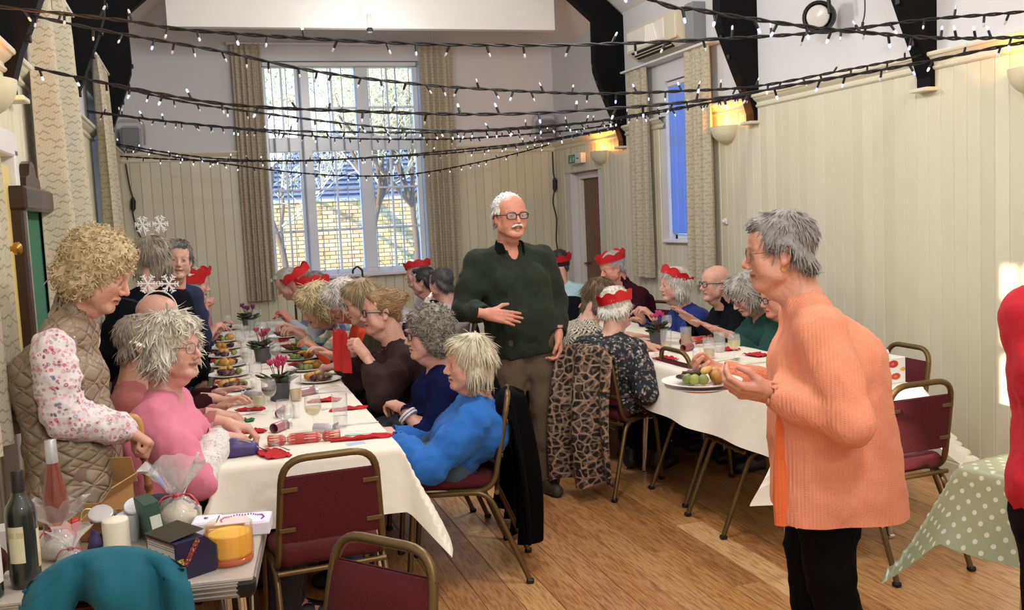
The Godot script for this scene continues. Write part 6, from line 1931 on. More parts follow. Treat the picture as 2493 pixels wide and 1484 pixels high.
	var zp := mb(); zp.tube(curve([Vector3(-.11, .035, .02), Vector3(-.03, .068, .012), Vector3(.05, .06, .012), Vector3(.098, .03, .015)], 4), .0035, 5)
	part(pc, "zip", zp.mesh(), mat("#8f8577", .4, .5))
	var sp := mb(); sp.tube(curve([Vector3(.095, .03, 0), Vector3(.13, .01, -.01), Vector3(.18, .006, .0)], 4), .006, 6, false, .35)
	part(pc, "strap", sp.mesh(), mat("#1f2038", .6))
	# red paper crown held up by the woman in maroon
	var g := []
	for r in 5:
		var row := []
		for q in 9: row.append(Vector3((q / 8.0 - .5) * .16, -r * .055 + (.02 * absf(sin(q * 1.57)) if r == 0 else 0.0), .012 * sin(q * 1.1 + r * .6)))
		g.append(row)
	var cb := mb(); cb.sheet(g, .002)
	solo("paper_crown", cb.mesh(), mat("#cc1f22", .6, 0.0, {"backlight_enabled": true, "backlight": Color(.25, .03, .02)}), "unfolded red paper crown held up by the woman in maroon", "paper crown", Transform3D(Basis(Vector3.UP, -1.2), W(.675, 1.05, 5.38)))
	# walking sticks hung at the far end
	for q in [[.82, 9.9, 1.16, "dark crook walking stick propped left by the tall window's sill"], [1.6, 10.6, 1.14, "brown crook walking stick propped under the tall window"]]:
		var t := thing("walking_stick", q[3], "walking stick", W(q[0], 0, q[1]))
		var m := mb(); m.tube(curve([Vector3(0, 0, 0), Vector3(0, .5, 0), Vector3(0, q[2] - .08, 0), Vector3(-.005, q[2] - .03, 0), Vector3(-.05, q[2] + .01, 0), Vector3(-.095, q[2] - .02, 0), Vector3(-.1, q[2] - .06, 0)], 5), .011, 7)
		part(t, "shaft", m.mesh(), mat("#3a2417", .35))
	# ---- right table
	cyclamen(W(2.78, TT, 5.86), "pink cyclamen in a grey pot on the right table", "#e0508f", .95)
	for q in [[2.62, 6.1, "water", .45, "tumbler of water left of the right table's cyclamen"], [2.72, 5.62, "wine", .3, "tumbler with pale wine in front of the right table's cyclamen"], [2.75, 5.12, "juice", .4, "tumbler with amber drink before the hidden plate"], [2.88, 5.66, "beer", .6, "glass of amber beer by the clapping hands"], [2.92, 5.3, "water", .3, "clear tumbler behind the white wine glass"]]: tumbler(W(q[0], TT, q[1]), q[2], q[3], q[4], .12, .036)
	wine_glass(W(2.8, TT, 4.92), "white", .75, "wine glass of white wine near the peach cardigan's hand")
	wine_glass(W(2.94, TT, 6.05), "water", .3, "clear wine glass right of the right table's cyclamen")
	wine_glass(W(2.55, TT, 6.5), "water", .2, "clear wine glass at the far part of the right table")
	shaker(W(2.66, TT, 5.1), "white salt pot left of the amber tumbler on the right table", .022, .07)
	cracker(W(2.77, TT, 5.45), .5, "pulled pink patterned cracker on the right table", "#b56a6e", true)
	cracker(W(3.0, TT, 5.72), .2, "unpulled red foil cracker by the clapping hands")
	for q in [[2.66, 5.72, 1.0, "red napkin below the right table's cyclamen"], [2.52, 5.22, .2, "red napkin at the empty place behind the chair backs"], [3.0, 5.35, .1, "red napkin before the woman in green"], [3.02, 5.05, .3, "red napkin half behind the peach sleeve"], [2.62, 6.3, .6, "red napkin before the zebra print woman"], [2.78, 6.6, .2, "red napkin before the crowned woman in blue"]]: napkin(W(q[0], TT, q[1]), q[2], Vector2(.1, .13), q[3], "#b8131f", int(q[1] * 7))
	for k in 5: cutlery(["knife", "fork", "spoon", "knife", "fork"][k], W([2.5, 2.56, 2.7, 2.95, 3.06][k], TT + .003, [4.86, 5.45, 4.95, 4.8, 5.55][k]), [1.4, 1.2, 1.8, -1.4, -1.6][k], ["knife at the near left of the right table", "fork by the floral top woman's hand", "spoon before the amber tumbler", "knife behind the peach sleeve", "fork before the woman in green"][k])
	plate(W(2.62, TT, 6.05), .11, "small white plate left of the right table's cyclamen", "")
	# the carried plate
	dinner(W(1.475, 1.078, 2.8), "carried by the woman in the peach cardigan", 99, 1.0)
	plate(W(1.475, 1.064, 2.8), .118, "second white plate stacked under the carried plate", "")
	# gift bag with fruit print on the near end of the right table
	var bag := thing("gift_bag", "white box-shaped bag printed with red and yellow fruit at the near end", "bag", W(3.0, TT, 4.0), .1)
	var ft := img_tex(192, 128, func(x: int, y: int) -> Color:
		var c := Color("#eeecea")
		for q in [[30, 30, 22, "#f0c53a"], [90, 24, 18, "#e8b13c"], [140, 30, 20, "#c23a30"], [60, 84, 15, "#e6a83c"], [100, 90, 16, "#eebb4e"], [150, 92, 18, "#c9483a"], [20, 100, 17, "#d8b54a"], [178, 60, 9, "#e6a83c"]]:
			var d := Vector2(x - q[0], (y - q[1]) * 1.15).length()
			if d < q[2]: c = Color(q[3]).lerp(Color("#f6dfa0"), .35 if d < q[2] * .35 else 0.0)
			elif d < q[2] + 2 and x > q[0]: c = Color("#8f9a4a")
		return c)
	var bm: StandardMaterial3D = mat("#fefdfe", .35).duplicate(); bm.albedo_texture = ft
	var bb := mb()
	bb.box(Vector3(0, .062, 0), Vector3(.3, .124, .16), .004)
	for q in bb.v.size(): bb.uv[q] = Vector2(bb.v[q].x / .3 + .5, 1.0 - bb.v[q].y / .124)
	part(bag, "box", bb.mesh(), bm)
	var fl := mb(); fl.quad(Vector3(-.15, .124, .08), Vector3(.06, .124, .08), Vector3(.06, .165, .06), Vector3(-.15, .165, .06)); fl.quad(Vector3(.06, .124, .079), Vector3(-.15, .124, .079), Vector3(-.15, .165, .059), Vector3(.06, .165, .059))
	part(bag, "raised_flap", fl.mesh(), bm)
	coats()

func img_mat_card() -> StandardMaterial3D:
	return mat("#aebbd8", .7)

# ---- coats and blankets over chair backs. ch: centre of the chair on the floor; turn as the chair's
func drape(called: String, label: String, cat: String, ch: Vector3, turn: float, m: Material, wtop: float, wbot: float, bottom: float, front := .62, bulge := .05, seed_ := 1, back_off := 0.0, top := .875, arch := 0.0, round_ := .05) -> void:
	var t := thing(called, label, cat, ch, turn)
	var rng := RandomNumberGenerator.new(); rng.seed = seed_
	var ph := rng.randf() * 6.0
	var g := []
	for r in 27:
		var v := r / 26.0
		var row := []
		for q in 33:
			var u := q / 32.0 * 2.0 - 1.0
			var y: float; var z: float; var w: float
			if v < .22:   # inside of the back
				var s := v / .22
				y = lerpf(front, top - .02, s); z = -.19 - (y - .45) * .2 + .045; w = lerpf(wtop * .92, wtop, s)
			elif v < .34:
				var s := (v - .22) / .12
				y = top - .02 + sin(s * PI) * .022; z = lerpf(-.275 + .045, -.275 - .04, s); w = wtop
			else:
				var s := (v - .34) / .66
				y = lerpf(top - .02, lerpf(bottom, arch, clampf((1.0 - absf(u)) * 1.5, 0.0, 1.0)) if arch > 0.0 else bottom, s); z = -.315 - bulge * sin(s * PI * .9) - back_off * s; w = lerpf(wtop, wbot, pow(s, .7))
				z += (.02 + .03 * s) * sin(u * 7.0 + ph + s * .8) + .012 * sin(u * 15.0 + ph * 2.0)
				y += .02 * sin(u * 5.0 + ph) * s
			var ax := u * w * .5
			y -= pow(absf(u), 3.5 if round_ < .06 else 2.2) * round_ * (1.0 if v > .18 and v < .4 else .3)
			row.append(Vector3(ax, y, z + pow(absf(u), 4.0) * .05 * (1.0 if v > .3 else -.3)))
		g.append(row)
	var b := mb(); b.sheet(g, .014)
	part(t, "cloth", b.mesh(), m)

func coats() -> void:
	drape("fleece", "teal fleece draped over the chair at the lower left", "fleece", W(-.275, 0, 2.73), PI, fab("#06586a"), .35, .42, .4, .6, .025, 4, .0, .905, .79, .07)
	drape("leopard_coat", "leopard print coat hanging from a chair back down to the floor", "coat", W(2.26, 0, 5.43), deg_to_rad(125), leo_mat(), .37, .44, .1, .6, .05, 6, .06)
	drape("black_coat", "long black coat hanging from the blue fleece woman's chair to the floor", "coat", W(1.03, 0, 4.4), deg_to_rad(-107), fab("#050507"), .32, .36, .16, .7, .03, 7, .03, .845)
	drape("black_coat", "black coat hanging from the navy V-neck woman's chair", "coat", W(1.04, 0, 4.93), deg_to_rad(-92), fab("#060608"), .36, .48, .06, .6, .08, 9, .08, .86)
	drape("black_coat", "black coat hanging behind the leopard print coat", "coat", W(2.34, 0, 6.22), PI / 2, fab("#0c0c10"), .38, .5, .08, .6, .06, 10, .05)
	drape("cream_coat", "cream coat with a pale lining over a chair behind the standing man", "coat", W(1.98, 0, 7.1), deg_to_rad(-120), fab("#b3a68f"), .4, .5, .35, .6, .08, 11, .04, .93)
	drape("grey_scarf", "pale grey cloth hanging on a chair behind the standing man's legs", "scarf", W(1.98, 0, 8.2), deg_to_rad(-125), fab("#b0aca4"), .3, .34, .3, .6, .05, 12, .03, .86)
	drape("dark_jacket", "dark jacket over the chair of the pale blue jumper", "coat", W(3.2, 0, 8.55), deg_to_rad(150), fab("#15161c"), .36, .42, .4, .6, .04, 13)

func leo_mat() -> StandardMaterial3D:
	var g := FastNoiseLite.new(); g.noise_type = FastNoiseLite.TYPE_CELLULAR; g.cellular_return_type = FastNoiseLite.RETURN_DISTANCE2_SUB; g.cellular_jitter = .9; g.frequency = .035; g.seed = 4; g.fractal_type = FastNoiseLite.FRACTAL_NONE
	var t := ramp_tex(g, ["#a5876e", "#a5876e", "#14110f", "#14110f", "#7d6049"], 256, [0.0, .14, .19, .6, .68])
	return tri(mat("#fcfdfe", .95), t, 2.3)

# ---------------------------------------------------------------- raffle prizes
func bottle(p: Vector3, label: String, glass: Material, cap: Material, prof: Array, neck: float, lab: Array) -> void:
	var t := thing("wine_bottle", label, "bottle", p, .4, "")
	var b := mb(); b.lathe(prof, 28)
	part(t, "glass", b.mesh(), glass)
	var c := mb()
	c.lathe([Vector2(.0148, neck), Vector2(.0162, neck + .002), Vector2(.0158, prof[-1].y + .003), Vector2(0, prof[-1].y + .004)], 20)
	part(t, "cap", c.mesh(), cap)
	for q in lab:   # [y0, y1, angle0, angle1, material]
		var l := mb(); var g := []
		for r in 2:
			var row := []
			for k in 13:
				var a := lerpf(q[2], q[3], k / 12.0)
				row.append(Vector3(sin(a) * .0385, lerpf(q[1], q[0], r), cos(a) * .0385))
			g.append(row)
		l.sheet(g, .0006)
		part(t, "label", l.mesh(), q[4])

func cello(p: Vector3, label: String, s: float, fill: String, ribbon: String, seed_: int) -> void:
	var t := thing("wrapped_gift", label, "gift", p, 0.0, "")
	part(t, "contents", blob(Vector3(.042, .03, .042) * s, seed_, .25), mat(fill, .5), at(Vector3(0, .03 * s, 0)))
	var film := mat("#f2f5f6", .03, 0.0, {"transparency": 1, "albedo_color": Color(.95, .96, .97, .22), "cull_mode": 2, "clearcoat_enabled": true, "clearcoat": 1.0})
	var z := noise(1.0, seed_, 2)
	var b := mb()
	b.lathe([Vector2(.03, .0), Vector2(.052, .012), Vector2(.054, .04), Vector2(.035, .065), Vector2(.009, .08), Vector2(.02, .1), Vector2(.05, .135), Vector2(.07, .165)], 26, Vector3.ZERO, Vector2.ONE * s, func(r: float, a: float, y: float) -> float: return r * (1.0 + (.5 if y > .09 else .16) * z.get_noise_2d(sin(a) * 60.0 + y * 300.0, cos(a) * 60.0)))
	for q in b.v.size(): b.v[q].y *= s * (1.0 + .12 * z.get_noise_2d(b.v[q].x * 900.0, b.v[q].z * 900.0))
	part(t, "cellophane", b.mesh(), film)
	var r := mb(); r.lathe([Vector2(.01, .074), Vector2(.013, .08), Vector2(.01, .086)], 12, Vector3.ZERO, Vector2.ONE * s)
	for q in r.v.size(): r.v[q].y *= s
	for e in [-1.0, 1.0]: r.tube(curve([Vector3(0, .08, 0) * s, Vector3(.03 * e, .085, .02) * s, Vector3(.05 * e, .06, .03) * s], 4), .004 * s, 5, false, .35)
	part(t, "ribbon", r.mesh(), mat(ribbon, .4))

func open_box(t: Node3D, called: String, size: Vector3, th: float, m: Material, xf := Transform3D.IDENTITY) -> void:
	var b := mb()
	b.box(Vector3(0, th / 2, 0), Vector3(size.x, th, size.z))
	for e in [-1.0, 1.0]:
		b.box(Vector3(e * (size.x - th) / 2, size.y / 2, 0), Vector3(th, size.y, size.z))
		b.box(Vector3(0, size.y / 2, e * (size.z - th) / 2), Vector3(size.x, size.y, th))
	part(t, called, b.mesh(), m, xf)

func raffle() -> void:
	var y := .7455
	var dark := mat("#0b120c", .06, 0.0, {"clearcoat_enabled": true, "clearcoat": 1.0})
	var prof := [Vector2(0, 0), Vector2(.034, 0), Vector2(.037, .006), Vector2(.0378, .02), Vector2(.0378, .19), Vector2(.034, .212), Vector2(.02, .235), Vector2(.0155, .25), Vector2(.0148, .3)]
	var lm := mat("#d8d0b0", .6); var lm2 := mat("#b98a2c", .5)
	bottle(W(-.5, y, 2.78), "dark red wine bottle with a black capsule and cream label, lower left", dark, mat("#101012", .5), prof, .235, [[.07, .165, -1.2, -.15, lm], [.135, .15, -1.21, -.14, lm2], [.05, .15, .75, 1.9, mat("#d2c8a4", .6)], [.05, .085, .74, 1.91, lm2]])
	bottle(W(-.58, y, 2.72), "bottle with a white label cut off by the left edge", mat("#20301c", .08), mat("#2a3a20", .4), prof, .235, [[.04, .15, -1.6, 1.6, mat("#dcd9d2", .6)]])
	var rose := mat("#b8562a", .04, 0.0, {"transparency": 1, "albedo_color": Color(.5, .17, .06, .8), "cull_mode": 2, "clearcoat_enabled": true, "clearcoat": 1.0})
	bottle(W(-.45, y, 3.02), "amber rose bottle with a silver screw cap behind the dark bottle", rose, mat("#c3c5c8", .35, .6), [Vector2(0, 0), Vector2(.036, 0), Vector2(.039, .01), Vector2(.038, .1), Vector2(.032, .17), Vector2(.022, .225), Vector2(.015, .262), Vector2(.0148, .325)], .262, [[.04, .1, -.8, .8, mat("#c9662c", .5)]])
	# open cardboard tray and a smaller one
	var kraft := mat("#a67c4c", .85)
	var tr := thing("cardboard_tray", "open brown cardboard box behind the bottles", "box", W(-.46, y, 3.42), -.35)
	open_box(tr, "tray", Vector3(.3, .07, .24), .005, kraft)
	part(tr, "flap", boxm(Vector3(.3, .004, .1), .001), mat("#b28a5a", .85), Transform3D(Basis(Vector3.RIGHT, -1.2), Vector3(0, .11, -.135)))
	part(tr, "flap", boxm(Vector3(.06, .004, .22), .001), mat("#b28a5a", .85), Transform3D(Basis(Vector3.BACK, .9), Vector3(.165, .09, 0)))
	var t2 := thing("cardboard_tray", "small brown cardboard tray of odds and ends behind the white candle", "box", W(-.3, y, 3.14), -.2)
	open_box(t2, "tray", Vector3(.2, .06, .12), .004, kraft)
	solo("pine_ornament", blob(Vector3(.03, .022, .03), 61, .4), mat("#6a6250", .8), "grey-green pine ornament in the small cardboard tray", "ornament", at(W(-.33, y + .05, 3.13)))
	solo("dried_orange", blob(Vector3(.035, .012, .03), 62, .3), mat("#c98a6a", .7), "dried orange slice decoration in the small cardboard tray", "ornament", at(W(-.27, y + .052, 3.15)))
	solo("gift_card", boxm(Vector3(.08, .002, .05), 0.0), mat("#c9604a", .5), "red and white printed card in the small cardboard tray", "card", Transform3D(Basis(Vector3.RIGHT, .3), W(-.23, y + .065, 3.12)))
	var rb := mb(); rb.tube(curve([Vector3(-.04, .0, 0), Vector3(-.03, .03, 0), Vector3(0, .03, .01), Vector3(.04, .0, .02)], 5), .004, 5, false, .3)
	solo("ribbon_loop", rb.mesh(), mat("#e0d6a8", .5), "cream ribbon loop over the small cardboard tray", "ribbon", at(W(-.36, y + .065, 3.1)))
	# candles
	var wc := mb(); wc.lathe([Vector2(0, 0), Vector2(.036, 0), Vector2(.037, .004), Vector2(.037, .085), Vector2(.034, .092), Vector2(.0, .1)], 26)
	var cd := thing("pillar_candle", "white pillar candle behind the teal fleece", "candle", W(-.295, y, 2.98))
	part(cd, "wax", wc.mesh(), mat("#e9e2cf", .5, 0.0, {"subsurf_scatter_enabled": true, "subsurf_scatter_strength": .15}))
	var wk := mb(); wk.tube([Vector3(0, .098, 0), Vector3(.002, .108, 0)], .0012, 5)
	part(cd, "wick", wk.mesh(), mat("#3a342c", .9))
	var rc := mb(); rc.lathe([Vector2(0, 0), Vector2(.025, 0), Vector2(.026, .004), Vector2(.026, .08), Vector2(.024, .084), Vector2(0, .085)], 22)
	solo("red_candle", rc.mesh(), mat("#c22a2e", .45), "short red candle between the rose bottle and the white candle", "candle", at(W(-.425, y, 3.06)))
	var jar := thing("candle_jar", "large round amber glass candle with yellow wax at the table corner", "candle", W(.01, y, 2.74))
	var jg := mb(); jg.lathe([Vector2(0, 0), Vector2(.056, 0), Vector2(.062, .006), Vector2(.064, .03), Vector2(.0635, .105), Vector2(.0615, .107), Vector2(.0605, .105), Vector2(.061, .03), Vector2(.055, .012), Vector2(0, .01)], 34)
	part(jar, "glass", jg.mesh(), mat("#e9a23a", .04, 0.0, {"transparency": 1, "albedo_color": Color(.97, .7, .3, .14), "cull_mode": 2, "clearcoat_enabled": true, "clearcoat": 1.0}))
	var jw := mb(); jw.lathe([Vector2(0, .012), Vector2(.054, .014), Vector2(.0595, .03), Vector2(.0598, .08), Vector2(.05, .081), Vector2(0, .0805)], 30)
	part(jar, "wax", jw.mesh(), mat("#efbc45", .5, 0.0, {"subsurf_scatter_enabled": true, "subsurf_scatter_strength": .2}))
	var jb := mb(); jb.lathe([Vector2(0, .0005), Vector2(.0545, .0005), Vector2(.0603, .008), Vector2(.0605, .02), Vector2(0, .02)], 30)
	part(jar, "red_base", jb.mesh(), liquid("#c63a1c", .75))
	# navy gift box with printed panel
	var nb := thing("navy_box", "navy blue gift box with a printed panel and cut corners in front of the candle", "box", W(-.115, y, 2.72), .55)
	var hex := PackedVector2Array([Vector2(-.055, 0), Vector2(.055, 0), Vector2(.075, .03), Vector2(.075, .055), Vector2(.03, .1), Vector2(-.055, .1)])
	var pb := mb(); pb.prism(hex, -.075, .075)
	part(nb, "box", pb.mesh(), mat("#1d1a3a", .45))
	var pt := img_tex(96, 96, func(x: int, y_: int) -> Color:
		var c := Color("#c9c8bf")
		if x < 4 or y_ < 5: c = Color("#7a2a30")
		elif y_ < 24 and y_ % 6 < 2: c = Color("#5b5a5a")
		elif y_ > 30 and y_ < 46 and (x % 22) > 8 and (x % 22) < 15: c = Color("#77757a")
		elif Vector2(x - 38, y_ - 62).length() < 6: c = Color("#1a1a1c")
		elif x > 62 and x < 78 and y_ > 56 and y_ < 70: c = Color("#8a6a66")
		elif y_ > 76 and y_ % 5 < 2 and x < 70: c = Color("#6a696a")
		return c)
	var pm: StandardMaterial3D = mat("#fdfefd", .5).duplicate(); pm.albedo_texture = pt
	var pq := mb(); pq.quad(Vector3(-.057, .004, -.07), Vector3(-.057, .004, .07), Vector3(-.057, .096, .07), Vector3(-.057, .096, -.07)); pq.box(Vector3(-.0555, .05, 0), Vector3(.0012, .09, .138))
	part(nb, "printed_panel", pq.mesh(), pm)
	part(nb, "patterned_edge", boxm(Vector3(.018, .055, .003), .001), pattern(dot_tex("#c2a83a", ["#2a2340", "#8a2a30"], 90, 6, 2.0, 5.0, 96), 20.0), at(Vector3(-.045, .03, .0765)))
	part(nb, "patterned_edge", boxm(Vector3(.014, .075, .003), .001), pattern(dot_tex("#8a2a30", ["#2a2340", "#c2a83a"], 60, 7, 2.0, 5.0, 96), 20.0), Transform3D(Basis(Vector3.BACK, -.6), Vector3(-.012, .068, .0765)))
	part(nb, "lid_flap", boxm(Vector3(.1, .003, .13), .001), mat("#2a2618", .5), Transform3D(Basis(Vector3.BACK, .1), Vector3(-.01, .108, -.01)))
	part(nb, "gold_edge", boxm(Vector3(.02, .003, .15), .001), mat("#6d5a38", .5), Transform3D(Basis(Vector3.BACK, -.95), Vector3(.079, .042, 0)))
	# teal-green card box
	var gb := thing("green_box", "slim dark green box leaning beside the white candle", "box", W(-.205, y, 3.02), .3)
	part(gb, "box", boxm(Vector3(.045, .125, .11), .002), mat("#2f4d42", .5), Transform3D(Basis(Vector3.BACK, .12), Vector3(0, .066, 0)))
	part(gb, "white_label", boxm(Vector3(.03, .08, .002), .0), mat("#cfd3d0", .6), Transform3D(Basis(Vector3.BACK, .12), Vector3(.006, .05, .0565)))
	# white jewellery boxes
	for q in [[.055, 3.0, .16, .11, "larger white jewellery box with a purple bead necklace"], [-.05, 3.04, .08, .09, "smaller white jewellery box with a tiny charm"]]:
		var jx := thing("jewellery_box", q[4], "box", W(q[0], y, q[1]), -.15)
		part(jx, "box", boxm(Vector3(q[2], .038, q[3]), .003), mat("#dcd9e6", .5), at(Vector3(0, .019, 0)))
		part(jx, "lining", boxm(Vector3(q[2] - .014, .004, q[3] - .014), .001), mat("#ebe8f2", .7), at(Vector3(0, .0385, 0)))
		var ch := mb()
		if q[2] > .1:
			for k in 30:
				var a := lerpf(-.4, PI + .4, k / 29.0)
				ch.lathe([Vector2(0, -.003), Vector2(.003, 0), Vector2(0, .003)], 6, Vector3(cos(a) * .062, .043, .015 - sin(a) * .04 + .004 * sin(a * 9.0)))
			part(jx, "bead_necklace", ch.mesh(), mat("#9a3fae", .3))
		else:
			ch.lathe([Vector2(0, -.003), Vector2(.007, 0), Vector2(0, .003)], 8, Vector3(.0, .043, .0))
			part(jx, "charm", ch.mesh(), mat("#8a8a92", .2, .8))
	var bx := thing("small_box", "small open brown box behind the amber candle", "box", W(.0, y, 2.9), -.1)
	open_box(bx, "tray", Vector3(.11, .045, .07), .003, mat("#8a6a4a", .8))
	part(bx, "tissue", boxm(Vector3(.1, .02, .06), .006), mat("#d8d2c4", .9), at(Vector3(0, .03, 0)))
	# cellophane gifts, jars and small things
	cello(W(-.13, y, 3.12), "large cellophane-wrapped gift with red ribbon near the white tablecloth", 1.25, "#d9c9a8", "#c22a33", 5)
	cello(W(-.445, y, 2.98), "cellophane-wrapped sweets with red ribbon by the rose bottle", 1.0, "#c8bcae", "#b3252c", 6)
	cello(W(-.4, y, 2.86), "silver foil-wrapped gift behind the teal fleece", .7, "#a8a6a6", "#9a2a33", 7)
	var pen := mb(); pen.tube([Vector3(0, 0, 0), Vector3(.06, .14, 0)], .0045, 6)
	solo("white_stick", pen.mesh(), mat("#d8dade", .4), "white plastic stick poking up from the cellophane gift", "stick", at(W(-.12, y + .08, 3.14)))
	var ht := Field.new(Vector3(-.14, -.02, -.1), Vector3(.14, .14, .1), .009)
	ht.ell(Vector3(0, .045, 0), Vector3(.1, .045, .065), .02)
	ht.cone(Vector3(-.08, .02, .03), Vector3(.09, .02, .03), .022, .022, .03)
	ht.plane(Vector3(0, .002, 0), Vector3(0, -1, 0))
	solo("navy_hat", netm(ht.net()), fab("#1a2233"), "folded navy woollen hat behind the cellophane gift", "hat", at(W(-.19, y, 3.2)))
	for q in [[-.34, 3.06, "#c9cacb", "round silver tin lid leaning behind the white candle"], [-.245, 3.1, "#dfe3e8", "white plastic scoop behind the green box"]]:
		var b := mb(); b.lathe([Vector2(0, 0), Vector2(.034, 0), Vector2(.036, .006), Vector2(.032, .012), Vector2(0, .01)], 20)
		solo("tin_lid" if q[0] < -.3 else "scoop", b.mesh(), mat(q[2], .25, .5 if q[0] < -.3 else 0.0), q[3], "lid" if q[0] < -.3 else "scoop", Transform3D(Basis(Vector3.RIGHT, .5), W(q[0], y + .085, q[1])))
	var cp := mb(); cp.lathe([Vector2(0, 0), Vector2(.024, 0), Vector2(.033, .08), Vector2(.031, .08), Vector2(.022, .004), Vector2(0, .004)], 20)
	solo("plastic_cup", cp.mesh(), mat("#d5d9dc", .3), "pale plastic cup beside the green box", "cup", at(W(-.265, y, 3.06)))
	solo("purple_trinket", blob(Vector3(.02, .03, .02), 71, .3), mat("#3a2a5a", .6), "purple trinket bag beside the white candle", "trinket", at(W(-.35, y + .03, 2.98)))
	solo("white_pot", boxm(Vector3(.045, .11, .045), .015), mat("#d5d2cc", .5), "white pot standing behind the dark wine bottle", "pot", at(W(-.585, y + .055, 3.0)))
	solo("berry_sprig", blob(Vector3(.04, .06, .03), 73, .5), mat("#4a1a20", .7), "dark red berry decoration at the left edge behind the bottles", "ornament", at(W(-.6, y + .05, 2.86)))
	# orange bag top at the bottom edge
	var ob := thing("orange_bag", "orange carrier bag just showing at the bottom edge", "bag", W(.08, 0, 2.12), .2)
	open_box(ob, "bag", Vector3(.1, .588, .08), .004, mat("#d8691c", .5))

# ---------------------------------------------------------------- fairy lights strung across the hall
func festoons() -> void:
	var sock := mb(); sock.tube([Vector3(0, 0, 0), Vector3(0, .004, 0), Vector3(0, .028, 0), Vector3(0, .034, 0)], [.0035, .0055, .0055, .0045], 6)
	var tip := mb(); tip.lathe([Vector2(.0042, .034), Vector2(.0052, .04), Vector2(.005, .047), Vector2(.003, .052), Vector2(0, .053)], 8)
	var sm := sock.mesh(); var tm := tip.mesh()
	var lit := glow("#5878ff", 3.2, "#dfe8ff")
	var cool := glow("#cfe0ff", 3.0, "#f2f6ff")
	var off := mat("#c9cbd0", .15)
	var wire := mat("#0b0b0e", .55)
	# [label, anchors across the hall, sag, lit share, spacing, blue share]
	var list := FESTOON
	var rng := RandomNumberGenerator.new(); rng.seed = 77
	for q in list:
		var pts: Array = curve(q[1], 10)
		var mid: Vector3 = q[1][0]
		var t := thing("fairy_lights", q[0], "fairy lights", mid, 0.0, "")
		var a := []; var b := []
		var acc := 0.0
		var fine := []
		for k in pts.size() - 1:
			var n := maxi(1, int(pts[k].distance_to(pts[k + 1]) / .02))
			for j in n: fine.append(pts[k].lerp(pts[k + 1], float(j) / n) - mid)
		for k in fine.size():
			var w := k * .75
			var o := Vector3(0, cos(w), sin(w)) * .0045
			a.append(fine[k] + o); b.append(fine[k] - o)
		var m := mb(); m.tube(a, .0042, 5); m.tube(b, .0042, 5)
		part(t, "cable", m.mesh(), wire)
		acc = rng.randf() * .1
		for k in fine.size() - 1:
			acc += fine[k].distance_to(fine[k + 1])
			if acc > q[3]:
				acc = rng.randf_range(-.04, .04)
				var d := Vector3(rng.randf_range(-.55, .55), -1.0 if rng.randf() < .72 else 1.0, rng.randf_range(-.5, .5)).normalized()
				var bl := part(t, "bulb", sm, wire, Transform3D(Basis(Quaternion(Vector3.UP, d)), fine[k]))
				var f := rng.randf()
				part(bl, "tip", tm, off if f > q[2] else (lit if rng.randf() < q[4] else cool))

